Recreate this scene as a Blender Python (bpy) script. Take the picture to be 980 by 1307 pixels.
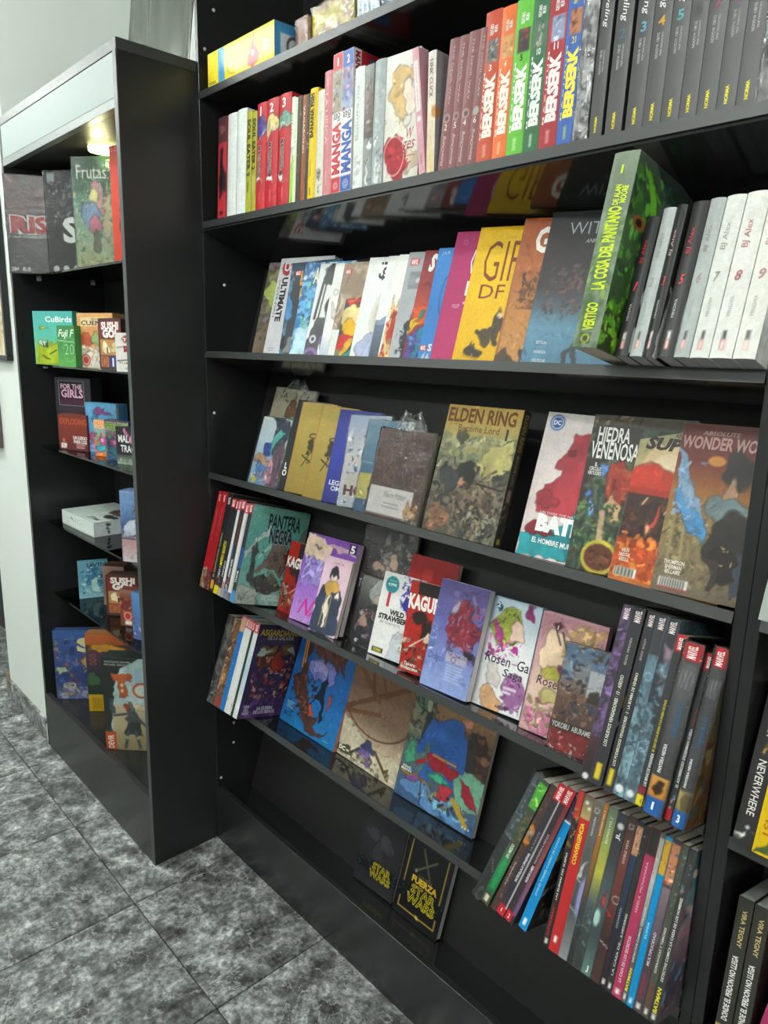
import bpy, bmesh, math, random
import numpy as np
from mathutils import Matrix, Vector

scene = bpy.context.scene
COL = scene.collection
for o in list(bpy.data.objects):
    bpy.data.objects.remove(o, do_unlink=True)

# ------------------------------------------------------------------ camera
YAW, PITCH, ROLL, FPX = 0.818, -0.2177, 0.0256, 929.4
cam_d = bpy.data.cameras.new('camera')
cam = bpy.data.objects.new('camera', cam_d)
COL.objects.link(cam)
_f = Vector((-math.sin(YAW) * math.cos(PITCH), math.cos(YAW) * math.cos(PITCH), math.sin(PITCH)))
_r = Vector((math.cos(YAW), math.sin(YAW), 0))
_u = _r.cross(_f)
_r2 = _r * math.cos(ROLL) + _u * math.sin(ROLL)
_u2 = -_r * math.sin(ROLL) + _u * math.cos(ROLL)
M = Matrix((_r2, _u2, -_f)).transposed().to_4x4()
M.translation = Vector((0.6876, -1.0, 1.4857))
cam.matrix_world = M
cam_d.sensor_fit = 'VERTICAL'
cam_d.sensor_height = 36.0
cam_d.lens = FPX * 36.0 / 1307.0
cam_d.clip_start = 0.02
scene.camera = cam

# ------------------------------------------------------------------ world, exposure
w = bpy.data.worlds.new('shop_ambient')
scene.world = w
w.use_nodes = True
w.node_tree.nodes['Background'].inputs[0].default_value = (0.8, 0.9, 0.88, 1)
w.node_tree.nodes['Background'].inputs[1].default_value = 0.05
scene.view_settings.view_transform = 'Standard'
scene.view_settings.look = 'None'
scene.view_settings.gamma = 1.0
scene.view_settings.use_curve_mapping = False
scene.view_settings.exposure = 0.16

# ------------------------------------------------------------------ ceiling lamps (built with the room)
LAMPS = [(-1.88, -0.93, 0.0), (-0.3, -1.75, 0.0), (1.6, -0.95, 0.0), (-2.65, -3.1, 0.0), (-0.3, -3.1, 0.0), (1.7, -2.9, 0.0), (-3.45, -0.93, 0.0)]  # the last lamp is added, to brighten the wall above the display case
CEIL = 2.8
LAMP_GLOW = 38.0   # radiance of the opal diffusers

# ------------------------------------------------------------------ helpers
def lin(c):
    if isinstance(c, str):
        c = c.lstrip('#')
        c = [int(c[i:i + 2], 16) / 255 for i in (0, 2, 4)]
        return tuple((x / 12.92 if x <= 0.04045 else ((x + 0.055) / 1.055) ** 2.4) for x in c)
    return tuple(c[:3])

_mc = {}
def plain(c, rough=0.38, coat=0.0, bump=0.0, name=None):
    k = ('p', c, rough, coat, bump)
    if k in _mc:
        return _mc[k]
    m = bpy.data.materials.new(name or 'plain_' + str(c))
    m.use_nodes = True
    b = m.node_tree.nodes['Principled BSDF']
    b.inputs['Base Color'].default_value = (*lin(c), 1)
    b.inputs['Roughness'].default_value = rough
    b.inputs['Coat Weight'].default_value = coat
    n = m.node_tree.nodes
    l = m.node_tree.links
    # faint mottling so nothing is perfectly flat
    nz = n.new('ShaderNodeTexNoise')
    nz.inputs['Scale'].default_value = 35
    tc = n.new('ShaderNodeTexCoord')
    l.new(tc.outputs['Object'], nz.inputs['Vector'])
    mr = n.new('ShaderNodeMapRange')
    mr.inputs['To Min'].default_value = max(0.02, rough - 0.06)
    mr.inputs['To Max'].default_value = min(1, rough + 0.06)
    l.new(nz.outputs['Fac'], mr.inputs['Value'])
    l.new(mr.outputs['Result'], b.inputs['Roughness'])
    if bump:
        bp = n.new('ShaderNodeBump')
        bp.inputs['Strength'].default_value = bump
        bp.inputs['Distance'].default_value = 0.002
        l.new(nz.outputs['Fac'], bp.inputs['Height'])
        l.new(bp.outputs['Normal'], b.inputs['Normal'])
    _mc[k] = m
    return m

def paint(cols, scale=14, seed=0, dist=1.5, rough=0.36, detail=5):
    """painterly printed artwork: warped noise through a palette"""
    k = ('a', tuple(cols), scale, seed, dist)
    if k in _mc:
        return _mc[k]
    m = bpy.data.materials.new('printed_art')
    m.use_nodes = True
    n = m.node_tree.nodes
    l = m.node_tree.links
    b = n['Principled BSDF']
    b.inputs['Roughness'].default_value = rough
    tc = n.new('ShaderNodeTexCoord')
    mp = n.new('ShaderNodeMapping')
    mp.inputs['Location'].default_value = (seed * 3.7, seed * 1.3, seed * 2.1)
    l.new(tc.outputs['Object'], mp.inputs['Vector'])
    nz = n.new('ShaderNodeTexNoise')
    nz.inputs['Scale'].default_value = scale
    nz.inputs['Detail'].default_value = detail
    nz.inputs['Distortion'].default_value = dist
    l.new(mp.outputs['Vector'], nz.inputs['Vector'])
    cr = n.new('ShaderNodeValToRGB')
    e = cr.color_ramp.elements
    N = len(cols)
    for i, c in enumerate(cols):
        p = 0.30 + 0.40 * i / max(1, N - 1)
        if i < 2:
            e[i].position = p
            e[i].color = (*lin(c), 1)
        else:
            q = e.new(p)
            q.color = (*lin(c), 1)
    l.new(nz.outputs['Fac'], cr.inputs['Fac'])
    l.new(cr.outputs['Color'], b.inputs['Base Color'])
    _mc[k] = m
    return m

def mat(spec):
    if isinstance(spec, bpy.types.Material):
        return spec
    if isinstance(spec, str):
        return plain(spec)
    return paint(*spec)

# printed ink: colours come from the print itself
def ink_material(rough, coat=0.0):
    m = bpy.data.materials.new('printed_ink')
    m.use_nodes = True
    n = m.node_tree.nodes
    l = m.node_tree.links
    b = n['Principled BSDF']
    b.inputs['Roughness'].default_value = rough
    b.inputs['Specular IOR Level'].default_value = 0.32
    b.inputs['Coat Weight'].default_value = coat
    b.inputs['Coat Roughness'].default_value = 0.06
    a = n.new('ShaderNodeVertexColor')
    a.layer_name = 'Col'
    nz = n.new('ShaderNodeTexNoise')
    nz.inputs['Scale'].default_value = 160
    nz.inputs['Detail'].default_value = 3
    tc = n.new('ShaderNodeTexCoord')
    l.new(tc.outputs['Object'], nz.inputs['Vector'])
    hs = n.new('ShaderNodeHueSaturation')
    mr = n.new('ShaderNodeMapRange')
    mr.inputs['From Min'].default_value = 0.3
    mr.inputs['From Max'].default_value = 0.7
    mr.inputs['To Min'].default_value = 0.92
    mr.inputs['To Max'].default_value = 1.06
    l.new(nz.outputs['Fac'], mr.inputs['Value'])
    l.new(mr.outputs['Result'], hs.inputs['Value'])
    l.new(a.outputs['Color'], hs.inputs['Color'])
    l.new(hs.outputs['Color'], b.inputs['Base Color'])
    return m
INK = ink_material(0.4)
INK_GLOSS = ink_material(0.7, 0.16)

def mix_transparent(name, gloss_rough, tint, opacity, bump_scale, bump_str, ior=1.45):
    m = bpy.data.materials.new(name)
    m.use_nodes = True
    n = m.node_tree.nodes
    l = m.node_tree.links
    n.clear()
    out = n.new('ShaderNodeOutputMaterial')
    tr = n.new('ShaderNodeBsdfTransparent')
    tr.inputs[0].default_value = (*tint, 1)
    gl = n.new('ShaderNodeBsdfGlossy')
    gl.inputs['Roughness'].default_value = gloss_rough
    fr = n.new('ShaderNodeFresnel')
    fr.inputs['IOR'].default_value = ior
    ad = n.new('ShaderNodeMath')
    ad.operation = 'ADD'
    ad.use_clamp = True
    ad.inputs[1].default_value = opacity
    l.new(fr.outputs[0], ad.inputs[0])
    mx = n.new('ShaderNodeMixShader')
    l.new(ad.outputs[0], mx.inputs[0])
    l.new(tr.outputs[0], mx.inputs[1])
    l.new(gl.outputs[0], mx.inputs[2])
    l.new(mx.outputs[0], out.inputs['Surface'])
    if bump_str:
        tc = n.new('ShaderNodeTexCoord')
        nz = n.new('ShaderNodeTexNoise')
        nz.inputs['Scale'].default_value = bump_scale
        nz.inputs['Detail'].default_value = 3
        nz.inputs['Distortion'].default_value = 2.0
        l.new(tc.outputs['Object'], nz.inputs['Vector'])
        bp = n.new('ShaderNodeBump')
        bp.inputs['Strength'].default_value = bump_str
        bp.inputs['Distance'].default_value = 0.004
        l.new(nz.outputs['Fac'], bp.inputs['Height'])
        l.new(bp.outputs['Normal'], gl.inputs['Normal'])
        l.new(bp.outputs['Normal'], fr.inputs['Normal'])
    return m

WRAP = mix_transparent('shrink_wrap', 0.12, (0.97, 0.98, 0.98), 0.03, 40, 0.7)
GLASS = mix_transparent('shelf_glass', 0.02, (0.86, 0.94, 0.91), 0.02, 1, 0)

def black_board(name, base=(0.018, 0.0188, 0.019), rough=0.22, grain=90, bump=0.06):
    m = bpy.data.materials.new(name)
    m.use_nodes = True
    n = m.node_tree.nodes
    l = m.node_tree.links
    b = n['Principled BSDF']
    b.inputs['Base Color'].default_value = (*base, 1)
    b.inputs['Specular IOR Level'].default_value = 0.5
    tc = n.new('ShaderNodeTexCoord')
    nz = n.new('ShaderNodeTexNoise')
    nz.inputs['Scale'].default_value = grain
    nz.inputs['Detail'].default_value = 3
    l.new(tc.outputs['Object'], nz.inputs['Vector'])
    mr = n.new('ShaderNodeMapRange')
    mr.inputs['To Min'].default_value = rough * .8
    mr.inputs['To Max'].default_value = rough * 1.35
    l.new(nz.outputs['Fac'], mr.inputs['Value'])
    l.new(mr.outputs['Result'], b.inputs['Roughness'])
    bp = n.new('ShaderNodeBump')
    bp.inputs['Strength'].default_value = bump
    bp.inputs['Distance'].default_value = 0.001
    l.new(nz.outputs['Fac'], bp.inputs['Height'])
    l.new(bp.outputs['Normal'], b.inputs['Normal'])
    return m

BLACK = black_board('black_laminate')
BLACKB = black_board('black_back_board', (0.011, 0.0108, 0.011), 0.5)
GLOSSB = black_board('glossy_black_shelf', (0.016, 0.0165, 0.017), 0.1, 40, 0.012)
EDGE = black_board('charcoal_edge_sheen', (0.036, 0.038, 0.038), 0.34)  # lighter than the boards: lamp reflection on the shelf fronts put into the colour

def new_obj(name, me, m=None, parent=None):
    o = bpy.data.objects.new(name, me)
    if m is not None and not me.materials:
        me.materials.append(m)
    COL.objects.link(o)
    if parent is not None:
        o.parent = parent
    return o

def mesh(name, verts, faces, smooth=False):
    me = bpy.data.meshes.new(name)
    me.from_pydata([tuple(v) for v in verts], [], faces)
    if smooth:
        for p in me.polygons:
            p.use_smooth = True
    me.update()
    return me

def box_me(name, x0, x1, y0, y1, z0, z1, bev=0.0, seg=1):
    bm = bmesh.new()
    r = bmesh.ops.create_cube(bm, size=1)
    for v in bm.verts:
        v.co = ((x0 + x1) / 2 + v.co.x * (x1 - x0), (y0 + y1) / 2 + v.co.y * (y1 - y0), (z0 + z1) / 2 + v.co.z * (z1 - z0))
    if bev:
        bmesh.ops.bevel(bm, geom=list(bm.edges), offset=bev, segments=seg, affect='EDGES', profile=0.5)
    me = bpy.data.meshes.new(name)
    bm.to_mesh(me)
    bm.free()
    return me

def box(name, x0, x1, y0, y1, z0, z1, m, parent=None, bev=0.0, seg=1):
    return new_obj(name, box_me(name, x0, x1, y0, y1, z0, z1, bev, seg), m, parent)

def tag(o, label, cat, group=None):
    o['label'] = label
    o['category'] = cat
    if group:
        o['group'] = group
    return o

def struct(o):
    o['kind'] = 'structure'
    return o

def empty(name, loc=(0, 0, 0)):
    o = bpy.data.objects.new(name, None)
    o.location = loc
    o.empty_display_size = 0.05
    COL.objects.link(o)
    return o

# ---- lettering
_tc_cache = {}
def text_geo(s, bold=0.0, shear=0.0):
    k = (s, bold, shear)
    if k in _tc_cache:
        return _tc_cache[k]
    cu = bpy.data.curves.new('lettering', 'FONT')
    cu.body = s
    cu.size = 1.0
    cu.offset = bold
    cu.shear = shear
    cu.resolution_u = 2
    cu.space_line = 0.85
    cu.align_x = 'CENTER'
    o = bpy.data.objects.new('lettering', cu)
    me = o.to_mesh()
    v = np.array([x.co[:2] for x in me.vertices], dtype=float).reshape(-1, 2)
    f = [tuple(p.vertices) for p in me.polygons]
    o.to_mesh_clear()
    bpy.data.objects.remove(o)
    bpy.data.curves.remove(cu)
    _tc_cache[k] = (v, f)
    return v, f

class Print:
    """flat printed shapes on a face; place(u, v, layer) maps normalised print coordinates to the thing's local frame"""
    def __init__(s, place, w, h, cols=1):
        s.pl, s.w, s.h, s.cols = place, w, h, cols
        s.V, s.F, s.C, s.n = [], [], [], 1
    def poly(s, pts, col, bump=True):
        i = len(s.V)
        for u, v in pts:
            s.V.append(s.pl(u, v, s.n))
        s.F.append(tuple(range(i, i + len(pts))))
        s.C.append([lin(col)] * len(pts) if isinstance(col, (str, tuple)) else [lin(c) for c in col])
        if bump:
            s.n += 1
    def clip(s, u):
        return min(1, max(0, u))
    def run(s, ops):
        for op in ops:
            getattr(s, 'op_' + op[0])(*op[1:])
    def op_t(s, txt, u0, v0, u1, v1, col, rot=0, bold=0.0, shear=0.0, back=None):
        if back:
            s.op_t(txt, u0, v0, u1, v1, back, rot, bold + 0.05, shear)
        base, _f0 = text_geo(txt, 0.0, shear)
        v, f = text_geo(txt, bold, shear)
        if len(v) == 0:
            return
        def R(a):
            if rot == 90:
                return np.stack([-a[:, 1], a[:, 0]], 1)
            if rot == -90:
                return np.stack([a[:, 1], -a[:, 0]], 1)
            if rot == 180:
                return -a
            return a
        base, v = R(base), R(v)
        lo, hi = base.min(0), base.max(0)
        sp = np.maximum(hi - lo, 1e-6)
        if len(txt) == 1:
            tw, th2 = (u1 - u0) * s.w, (v1 - v0) * s.h
            nat = sp[0] / sp[1] * th2
            if tw > nat * 1.35:
                m_ = (u0 + u1) / 2
                u0, u1 = m_ - nat * .6 / s.w, m_ + nat * .6 / s.w
        q = (v - lo) / sp
        i = len(s.V)
        for a, b in q:
            s.V.append(s.pl(s.clip(u0 + a * (u1 - u0)), s.clip(v0 + b * (v1 - v0)), s.n))
        c = lin(col)
        for t in f:
            s.F.append(tuple(i + k for k in t))
            s.C.append([c] * len(t))
        s.n += 1
    def build(s, name, parent, inkm=None):
        if not s.F:
            return None
        me = mesh(name, s.V, s.F)
        ca = me.color_attributes.new('Col', 'FLOAT_COLOR', 'CORNER')
        flat = []
        for c in s.C:
            for q in c:
                flat += [q[0], q[1], q[2], 1.0]
        ca.data.foreach_set('color', flat)
        return new_obj(name, me, inkm or INK, parent)


def hexs(c):
    c = c.lstrip('#')
    return np.array([int(c[i:i + 2], 16) / 255 for i in (0, 2, 4)])

def vnoise(rng, shape, cells):
    """smooth value noise on a grid"""
    ny, nx = shape
    cy, cx = max(2, int(cells[1]) + 2), max(2, int(cells[0]) + 2)
    g = rng.random((cy, cx))
    y = np.linspace(0, cy - 1.001, ny)
    x = np.linspace(0, cx - 1.001, nx)
    y0, x0 = y.astype(int), x.astype(int)
    fy, fx = (y - y0), (x - x0)
    fy, fx = fy * fy * (3 - 2 * fy), fx * fx * (3 - 2 * fx)
    y1, x1 = np.minimum(y0 + 1, cy - 1), np.minimum(x0 + 1, cx - 1)
    a = g[np.ix_(y0, x0)] * (1 - fx) + g[np.ix_(y0, x1)] * fx
    b = g[np.ix_(y1, x0)] * (1 - fx) + g[np.ix_(y1, x1)] * fx
    return a * (1 - fy)[:, None] + b * fy[:, None]

class Art:
    """printed picture on one face: painted as one finely divided coloured sheet"""
    def __init__(s, w, h, base, res, seed):
        s.w, s.h = w, h
        s.nx, s.ny = max(6, int(round(w / res))), max(6, int(round(h / res)))
        s.rng = np.random.default_rng(seed)
        u = np.linspace(0, 1, s.nx + 1)
        v = np.linspace(0, 1, s.ny + 1)
        s.U, s.V = np.meshgrid(u, v)
        sh = s.U.shape
        k = 26
        def f(c, o=0):
            return vnoise(s.rng, sh, (w * c, h * c)) - .5
        # brush wobble for the painted shapes
        s.dx = (f(30) + .6 * f(80)) * .015
        s.dy = (f(30) + .6 * f(80)) * .015
        s.X, s.Y = s.U * w, s.V * h
        s.XW, s.YW = s.X + s.dx, s.Y + s.dy
        s.cell = max(w / s.nx, h / s.ny)
        s.C = np.zeros(sh + (3,))
        if isinstance(base, str):
            s.C[:] = hexs(base)
        else:
            cols, scale = base[0], base[1] if len(base) > 1 else 14
            t = .5 + .55 * (f(scale * 1.2) + .6 * f(scale * 2.6) + .35 * f(scale * 6) + .2 * f(scale * 12)) / .75
            t = np.clip((t - .2) / .6, 0, .999) * (len(cols) - 1)
            ci = np.array([hexs(c) for c in cols])
            a = t.astype(int)
            fr = (t - a)[..., None]
            s.C[:] = ci[a] * (1 - fr) + ci[np.minimum(a + 1, len(cols) - 1)] * fr
    def lay(s, a, col, sl=None):
        c = hexs(col) if isinstance(col, str) else col
        if sl is None:
            s.C = s.C * (1 - a[..., None]) + c * a[..., None]
        else:
            s.C[sl] = s.C[sl] * (1 - a[..., None]) + c * a[..., None]
    def edge(s, sd, soft=1.0):
        return np.clip(.5 - sd / (s.cell * soft), 0, 1)
    def op_r(s, u0, v0, u1, v1, col):
        sd = np.maximum(np.maximum(u0 * s.w - s.X, s.X - u1 * s.w), np.maximum(v0 * s.h - s.Y, s.Y - v1 * s.h))
        s.lay(s.edge(sd), col)
    def op_g(s, u0, v0, u1, v1, *cols):
        sd = np.maximum(np.maximum(u0 * s.w - s.X, s.X - u1 * s.w), np.maximum(v0 * s.h - s.Y, s.Y - v1 * s.h))
        t = np.clip((s.V - v0) / max(1e-6, v1 - v0), 0, .9999) * (len(cols) - 1)
        ci = np.array([hexs(c) for c in cols])
        a = t.astype(int)
        fr = (t - a)[..., None]
        s.lay(s.edge(sd), ci[a] * (1 - fr) + ci[np.minimum(a + 1, len(cols) - 1)] * fr)
    def op_p(s, pts, col):
        P = np.array([(u * s.w, v * s.h) for u, v in pts])
        x, y = s.XW, s.YW
        d = np.full(x.shape, 1e9)
        inside = np.zeros(x.shape, bool)
        n = len(P)
        for i in range(n):
            a, b = P[i], P[(i + 1) % n]
            ex, ey = b - a
            wx, wy = x - a[0], y - a[1]
            t = np.clip((wx * ex + wy * ey) / max(1e-12, ex * ex + ey * ey), 0, 1)
            d = np.minimum(d, np.hypot(wx - ex * t, wy - ey * t))
            c = (a[1] > y) != (b[1] > y)
            xi = a[0] + (y - a[1]) * ex / (ey if abs(ey) > 1e-12 else 1e-12)
            inside ^= c & (x < xi)
        s.shade(s.edge(np.where(inside, -d, d), 1.3), col)
    def shade(s, a, col):
        """painted area with a little tonal drift"""
        c = hexs(col)
        if not hasattr(s, 'ton'):
            sh = s.U.shape
            s.ton = 1 + .2 * (vnoise(s.rng, sh, (s.w * 28, s.h * 28)) - .5) + .12 * (vnoise(s.rng, sh, (s.w * 90, s.h * 90)) - .5)
        s.lay(a, np.clip(c * s.ton[..., None], 0, 1))
        s.C *= (1 - .24 * np.clip(4 * a * (1 - a), 0, 1))[..., None]   # inked outline
    def op_e(s, cu, cv, ru, rv=None, col='000000', rot=0, seg=0):
        a = ru * s.w
        b = a if rv is None else rv * s.h
        x, y = s.X - cu * s.w, s.Y - cv * s.h
        c, d = math.cos(rot), math.sin(rot)
        x, y = x * c + y * d, -x * d + y * c
        s.lay(s.edge((np.hypot(x / a, y / b) - 1) * min(a, b), 1.2), col)
    def op_b(s, cu, cv, ru, rv, col, seed=0, j=0.3, seg=14):
        rnd = random.Random(seed * 77 + 5)
        a, b = ru * s.w, rv * s.h
        x, y = (s.XW - cu * s.w) / a, (s.YW - cv * s.h) / b
        th = np.arctan2(y, x)
        r = 1 + j * .55 * (np.sin(2 * th + rnd.uniform(0, 6)) * rnd.uniform(.3, 1) + np.sin(3 * th + rnd.uniform(0, 6)) * rnd.uniform(.3, 1) + .6 * np.sin(5 * th + rnd.uniform(0, 6)) * rnd.uniform(.3, 1))
        s.shade(s.edge((np.hypot(x, y) / r - 1) * min(a, b), 2.2), col)
    def op_n(s, u0, v0, u1, v1, cols, n=12, size=0.12, seed=1):
        rnd = random.Random(seed)
        for i in range(int(n * 2.6)):
            cu, cv = rnd.uniform(u0, u1), rnd.uniform(v0, v1)
            r = max(s.cell * 1.1, size * s.w * rnd.uniform(.25, .8))
            el = rnd.uniform(.25, .8)
            rot = rnd.uniform(0, 3.14)
            x0, x1 = max(0, int(((cu * s.w - r) / s.w) * s.nx)), min(s.nx, int(((cu * s.w + r) / s.w) * s.nx) + 1)
            y0, y1 = max(0, int(((cv * s.h - r) / s.h) * s.ny)), min(s.ny, int(((cv * s.h + r) / s.h) * s.ny) + 1)
            sl = (slice(y0, y1 + 1), slice(x0, x1 + 1))
            x, y = s.XW[sl] - cu * s.w, s.YW[sl] - cv * s.h
            c, d = math.cos(rot), math.sin(rot)
            q = ((x * c + y * d) / r) ** 2 + ((-x * d + y * c) / (r * el)) ** 2
            a = np.clip(1.7 * (1 - q), 0, .88)
            a = np.where((s.U[sl] < u0) | (s.U[sl] > u1) | (s.V[sl] < v0) | (s.V[sl] > v1), 0, a)
            s.lay(a, np.clip(hexs(cols[rnd.randrange(len(cols))]) * rnd.uniform(.8, 1.18), 0, 1), sl)
    def op_l(s, u0, v0, u1, v1, th, col):
        ax, ay, bx, by = u0 * s.w, v0 * s.h, u1 * s.w, v1 * s.h
        ex, ey = bx - ax, by - ay
        t = np.clip(((s.X - ax) * ex + (s.Y - ay) * ey) / max(1e-12, ex * ex + ey * ey), 0, 1)
        d = np.hypot(s.X - ax - ex * t, s.Y - ay - ey * t)
        s.lay(s.edge(d - th * s.w / 2, 1.2), col)
    def op_o(s, cu, cv, ru, th, col, rv=None, seg=0):
        a = ru * s.w
        b = a if rv is None else rv * s.h
        q = np.hypot((s.X - cu * s.w) / a, (s.Y - cv * s.h) / b)
        s.lay(s.edge((np.abs(q - (1 - th / 2)) - th / 2) * min(a, b), 1.2), col)
    def strokes(s):
        """fine brushwork over the whole picture"""
        rnd = random.Random(s.nx * 131 + s.ny)
        N = int(s.w * s.h / .0442 * 300)
        ang = 6.3 * vnoise(s.rng, s.U.shape, (s.w * 14, s.h * 14))
        for _ in range(N):
            iy, ix = rnd.randrange(s.ny + 1), rnd.randrange(s.nx + 1)
            if s.C[iy, ix].max() > .82:
                continue
            r = max(2.0 * s.cell, rnd.uniform(.003, .009))
            el = rnd.uniform(.18, .4)
            k = int(r / s.cell) + 1
            y0, y1, x0, x1 = max(0, iy - k), min(s.ny, iy + k), max(0, ix - k), min(s.nx, ix + k)
            sl = (slice(y0, y1 + 1), slice(x0, x1 + 1))
            x, y = s.X[sl] - s.X[iy, ix], s.Y[sl] - s.Y[iy, ix]
            a = ang[iy, ix]
            c, d = math.cos(a), math.sin(a)
            q = ((x * c + y * d) / r) ** 2 + ((-x * d + y * c) / (r * el)) ** 2
            f = rnd.choice((rnd.uniform(.68, .9), rnd.uniform(1.06, 1.26)))
            col = np.clip(s.C[iy, ix] * f + (rnd.uniform(-.03, .03), rnd.uniform(-.03, .03), rnd.uniform(-.03, .03)), 0, 1)
            s.lay(np.clip(1.2 * (1 - q), 0, .5), col, sl)
    def build(s, name, place, parent, inkm=None):
        sh = s.U.shape
        s.C *= (1 + .05 * (vnoise(s.rng, sh, (s.w * 60, s.h * 60)) - .5) + .04 * (s.rng.random(sh) - .5))[..., None]
        c = np.clip(s.C, 0, 1)
        c = np.where(c <= .04045, c / 12.92, ((c + .055) / 1.055) ** 2.4)
        p = place(s.U.ravel(), s.V.ravel(), 1)
        co = np.stack([np.broadcast_to(np.asarray(q, float), s.U.size) for q in p], 1)
        nv, nx, ny = s.U.size, s.nx, s.ny
        me = bpy.data.meshes.new(name)
        me.vertices.add(nv)
        me.vertices.foreach_set('co', co.ravel())
        k = (np.arange(ny)[:, None] * (nx + 1) + np.arange(nx)[None, :]).ravel()
        q = np.stack([k, k + 1, k + nx + 2, k + nx + 1], 1).astype(np.int32)
        me.loops.add(q.size)
        me.loops.foreach_set('vertex_index', q.ravel())
        me.polygons.add(len(q))
        me.polygons.foreach_set('loop_start', np.arange(len(q), dtype=np.int32) * 4)
        ca = me.color_attributes.new('Col', 'FLOAT_COLOR', 'POINT')
        ca.data.foreach_set('color', np.concatenate([c.reshape(-1, 3), np.ones((nv, 1))], 1).ravel())
        me.update()
        me.validate()
        return new_obj(name, me, inkm or INK, parent)

def split_ops(ops):
    return [o for o in ops if o[0] != 't'], [o for o in ops if o[0] == 't']

PAGES = plain('cfc8b8', 0.8, name='page_edges')
PAGESW = plain('dcdad2', 0.8, name='white_page_edges')

def pose_matrix(p):
    x, y, z, yaw, lean, roll = p[:6]
    m = Matrix.Rotation(yaw, 4, 'Z') @ Matrix.Rotation(-lean, 4, 'X') @ Matrix.Rotation(roll, 4, 'Y')
    m.translation = Vector((x, y, z))
    return m

def u_cover(name, prof, h, th):
    """open U of card: prof = outer polyline in xy, inward offset by th, extruded to h"""
    n = len(prof)
    inner = []
    for i in range(n):
        a = Vector(prof[max(0, i - 1)]); b = Vector(prof[min(n - 1, i + 1)])
        d = (b - a).normalized()
        inner.append((prof[i][0] + d.y * th, prof[i][1] - d.x * th))
    V, F = [], []
    for z in (0, h):
        for p in prof:
            V.append((p[0], p[1], z))
        for p in inner:
            V.append((p[0], p[1], z))
    o0, i0, o1, i1 = 0, n, 2 * n, 3 * n
    for k in range(n - 1):
        F.append((o0 + k + 1, o0 + k, o1 + k, o1 + k + 1))
        F.append((i0 + k, i0 + k + 1, i1 + k + 1, i1 + k))
        F.append((o0 + k, o0 + k + 1, i0 + k + 1, i0 + k))
        F.append((o1 + k + 1, o1 + k, i1 + k, i1 + k + 1))
    F.append((o0, i0, i1, o1))
    F.append((o0 + n - 1, o1 + n - 1, i1 + n - 1, i0 + n - 1))
    return mesh(name, V, F)

def wrap_mesh(w, h, d, seed, pad=0.0012, tail=0.0):
    rnd = random.Random(seed)
    bm = bmesh.new()
    bmesh.ops.create_cube(bm, size=1)
    for v in bm.verts:
        v.co = (w / 2 + v.co.x * (w + 2 * pad), d / 2 + v.co.y * (d + 2 * pad), h / 2 + v.co.z * (h + 2 * pad))
    bmesh.ops.subdivide_edges(bm, edges=list(bm.edges), cuts=7, use_grid_fill=True)
    for v in bm.verts:
        e = sum((v.co.x < 0.01, v.co.x > w - 0.01, v.co.z < 0.01, v.co.z > h - 0.01))
        k = 0.0004 + 0.0011 * e
        v.co += Vector((rnd.uniform(-.3, 1) * (1 if v.co.x > w / 2 else -1), rnd.uniform(-.1, 1) * (1 if v.co.y > d / 2 else -1), rnd.uniform(-.3, 1) * (1 if v.co.z > h / 2 else -1))) * k
    if tail:
        for v in bm.verts:
            if v.co.z > h and v.co.x > w * .35 and v.co.x < w * .75:
                v.co.z += tail * rnd.uniform(.4, 1)
    me = bpy.data.meshes.new('plastic_wrap')
    bm.to_mesh(me)
    bm.free()
    return me

_seed = [0]
def finish(root, place, w, h, ops, base, let_name='lettering', art_name='cover_art', res=.0019, ink=None, lift=0.0):
    a, t = split_ops(ops)
    _seed[0] += 1
    if a or not isinstance(base, str):
        A = Art(w, h, base, res, _seed[0])
        last = max([i for i, o in enumerate(a) if o[0] == 'n'], default=-1) if sum(o[0] in 'bnp' for o in a) >= 3 and w * h > .004 else -1
        for i, op in enumerate(a):
            getattr(A, 'op_' + op[0])(*op[1:])
            if i == last:
                A.strokes()
        A.build(art_name, place, root, ink)
    # lettering: lines that stand close together are one part
    groups = []
    for op in t:
        r = (op[2] * w, op[3] * h, op[4] * w, op[5] * h)
        for g in groups:
            if any(max(r[0] - q[2], q[0] - r[2], 0) + max(r[1] - q[3], q[1] - r[3], 0) < .012 for q in g[1]):
                g[0].append(op)
                g[1].append(r)
                break
        else:
            groups.append(([op], [r]))
    for ops_, _r in groups:
        q = Print(place, w, h)
        q.n = 3 + lift / 6e-5
        q.run(ops_)
        q.build(let_name, root, ink)

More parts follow.
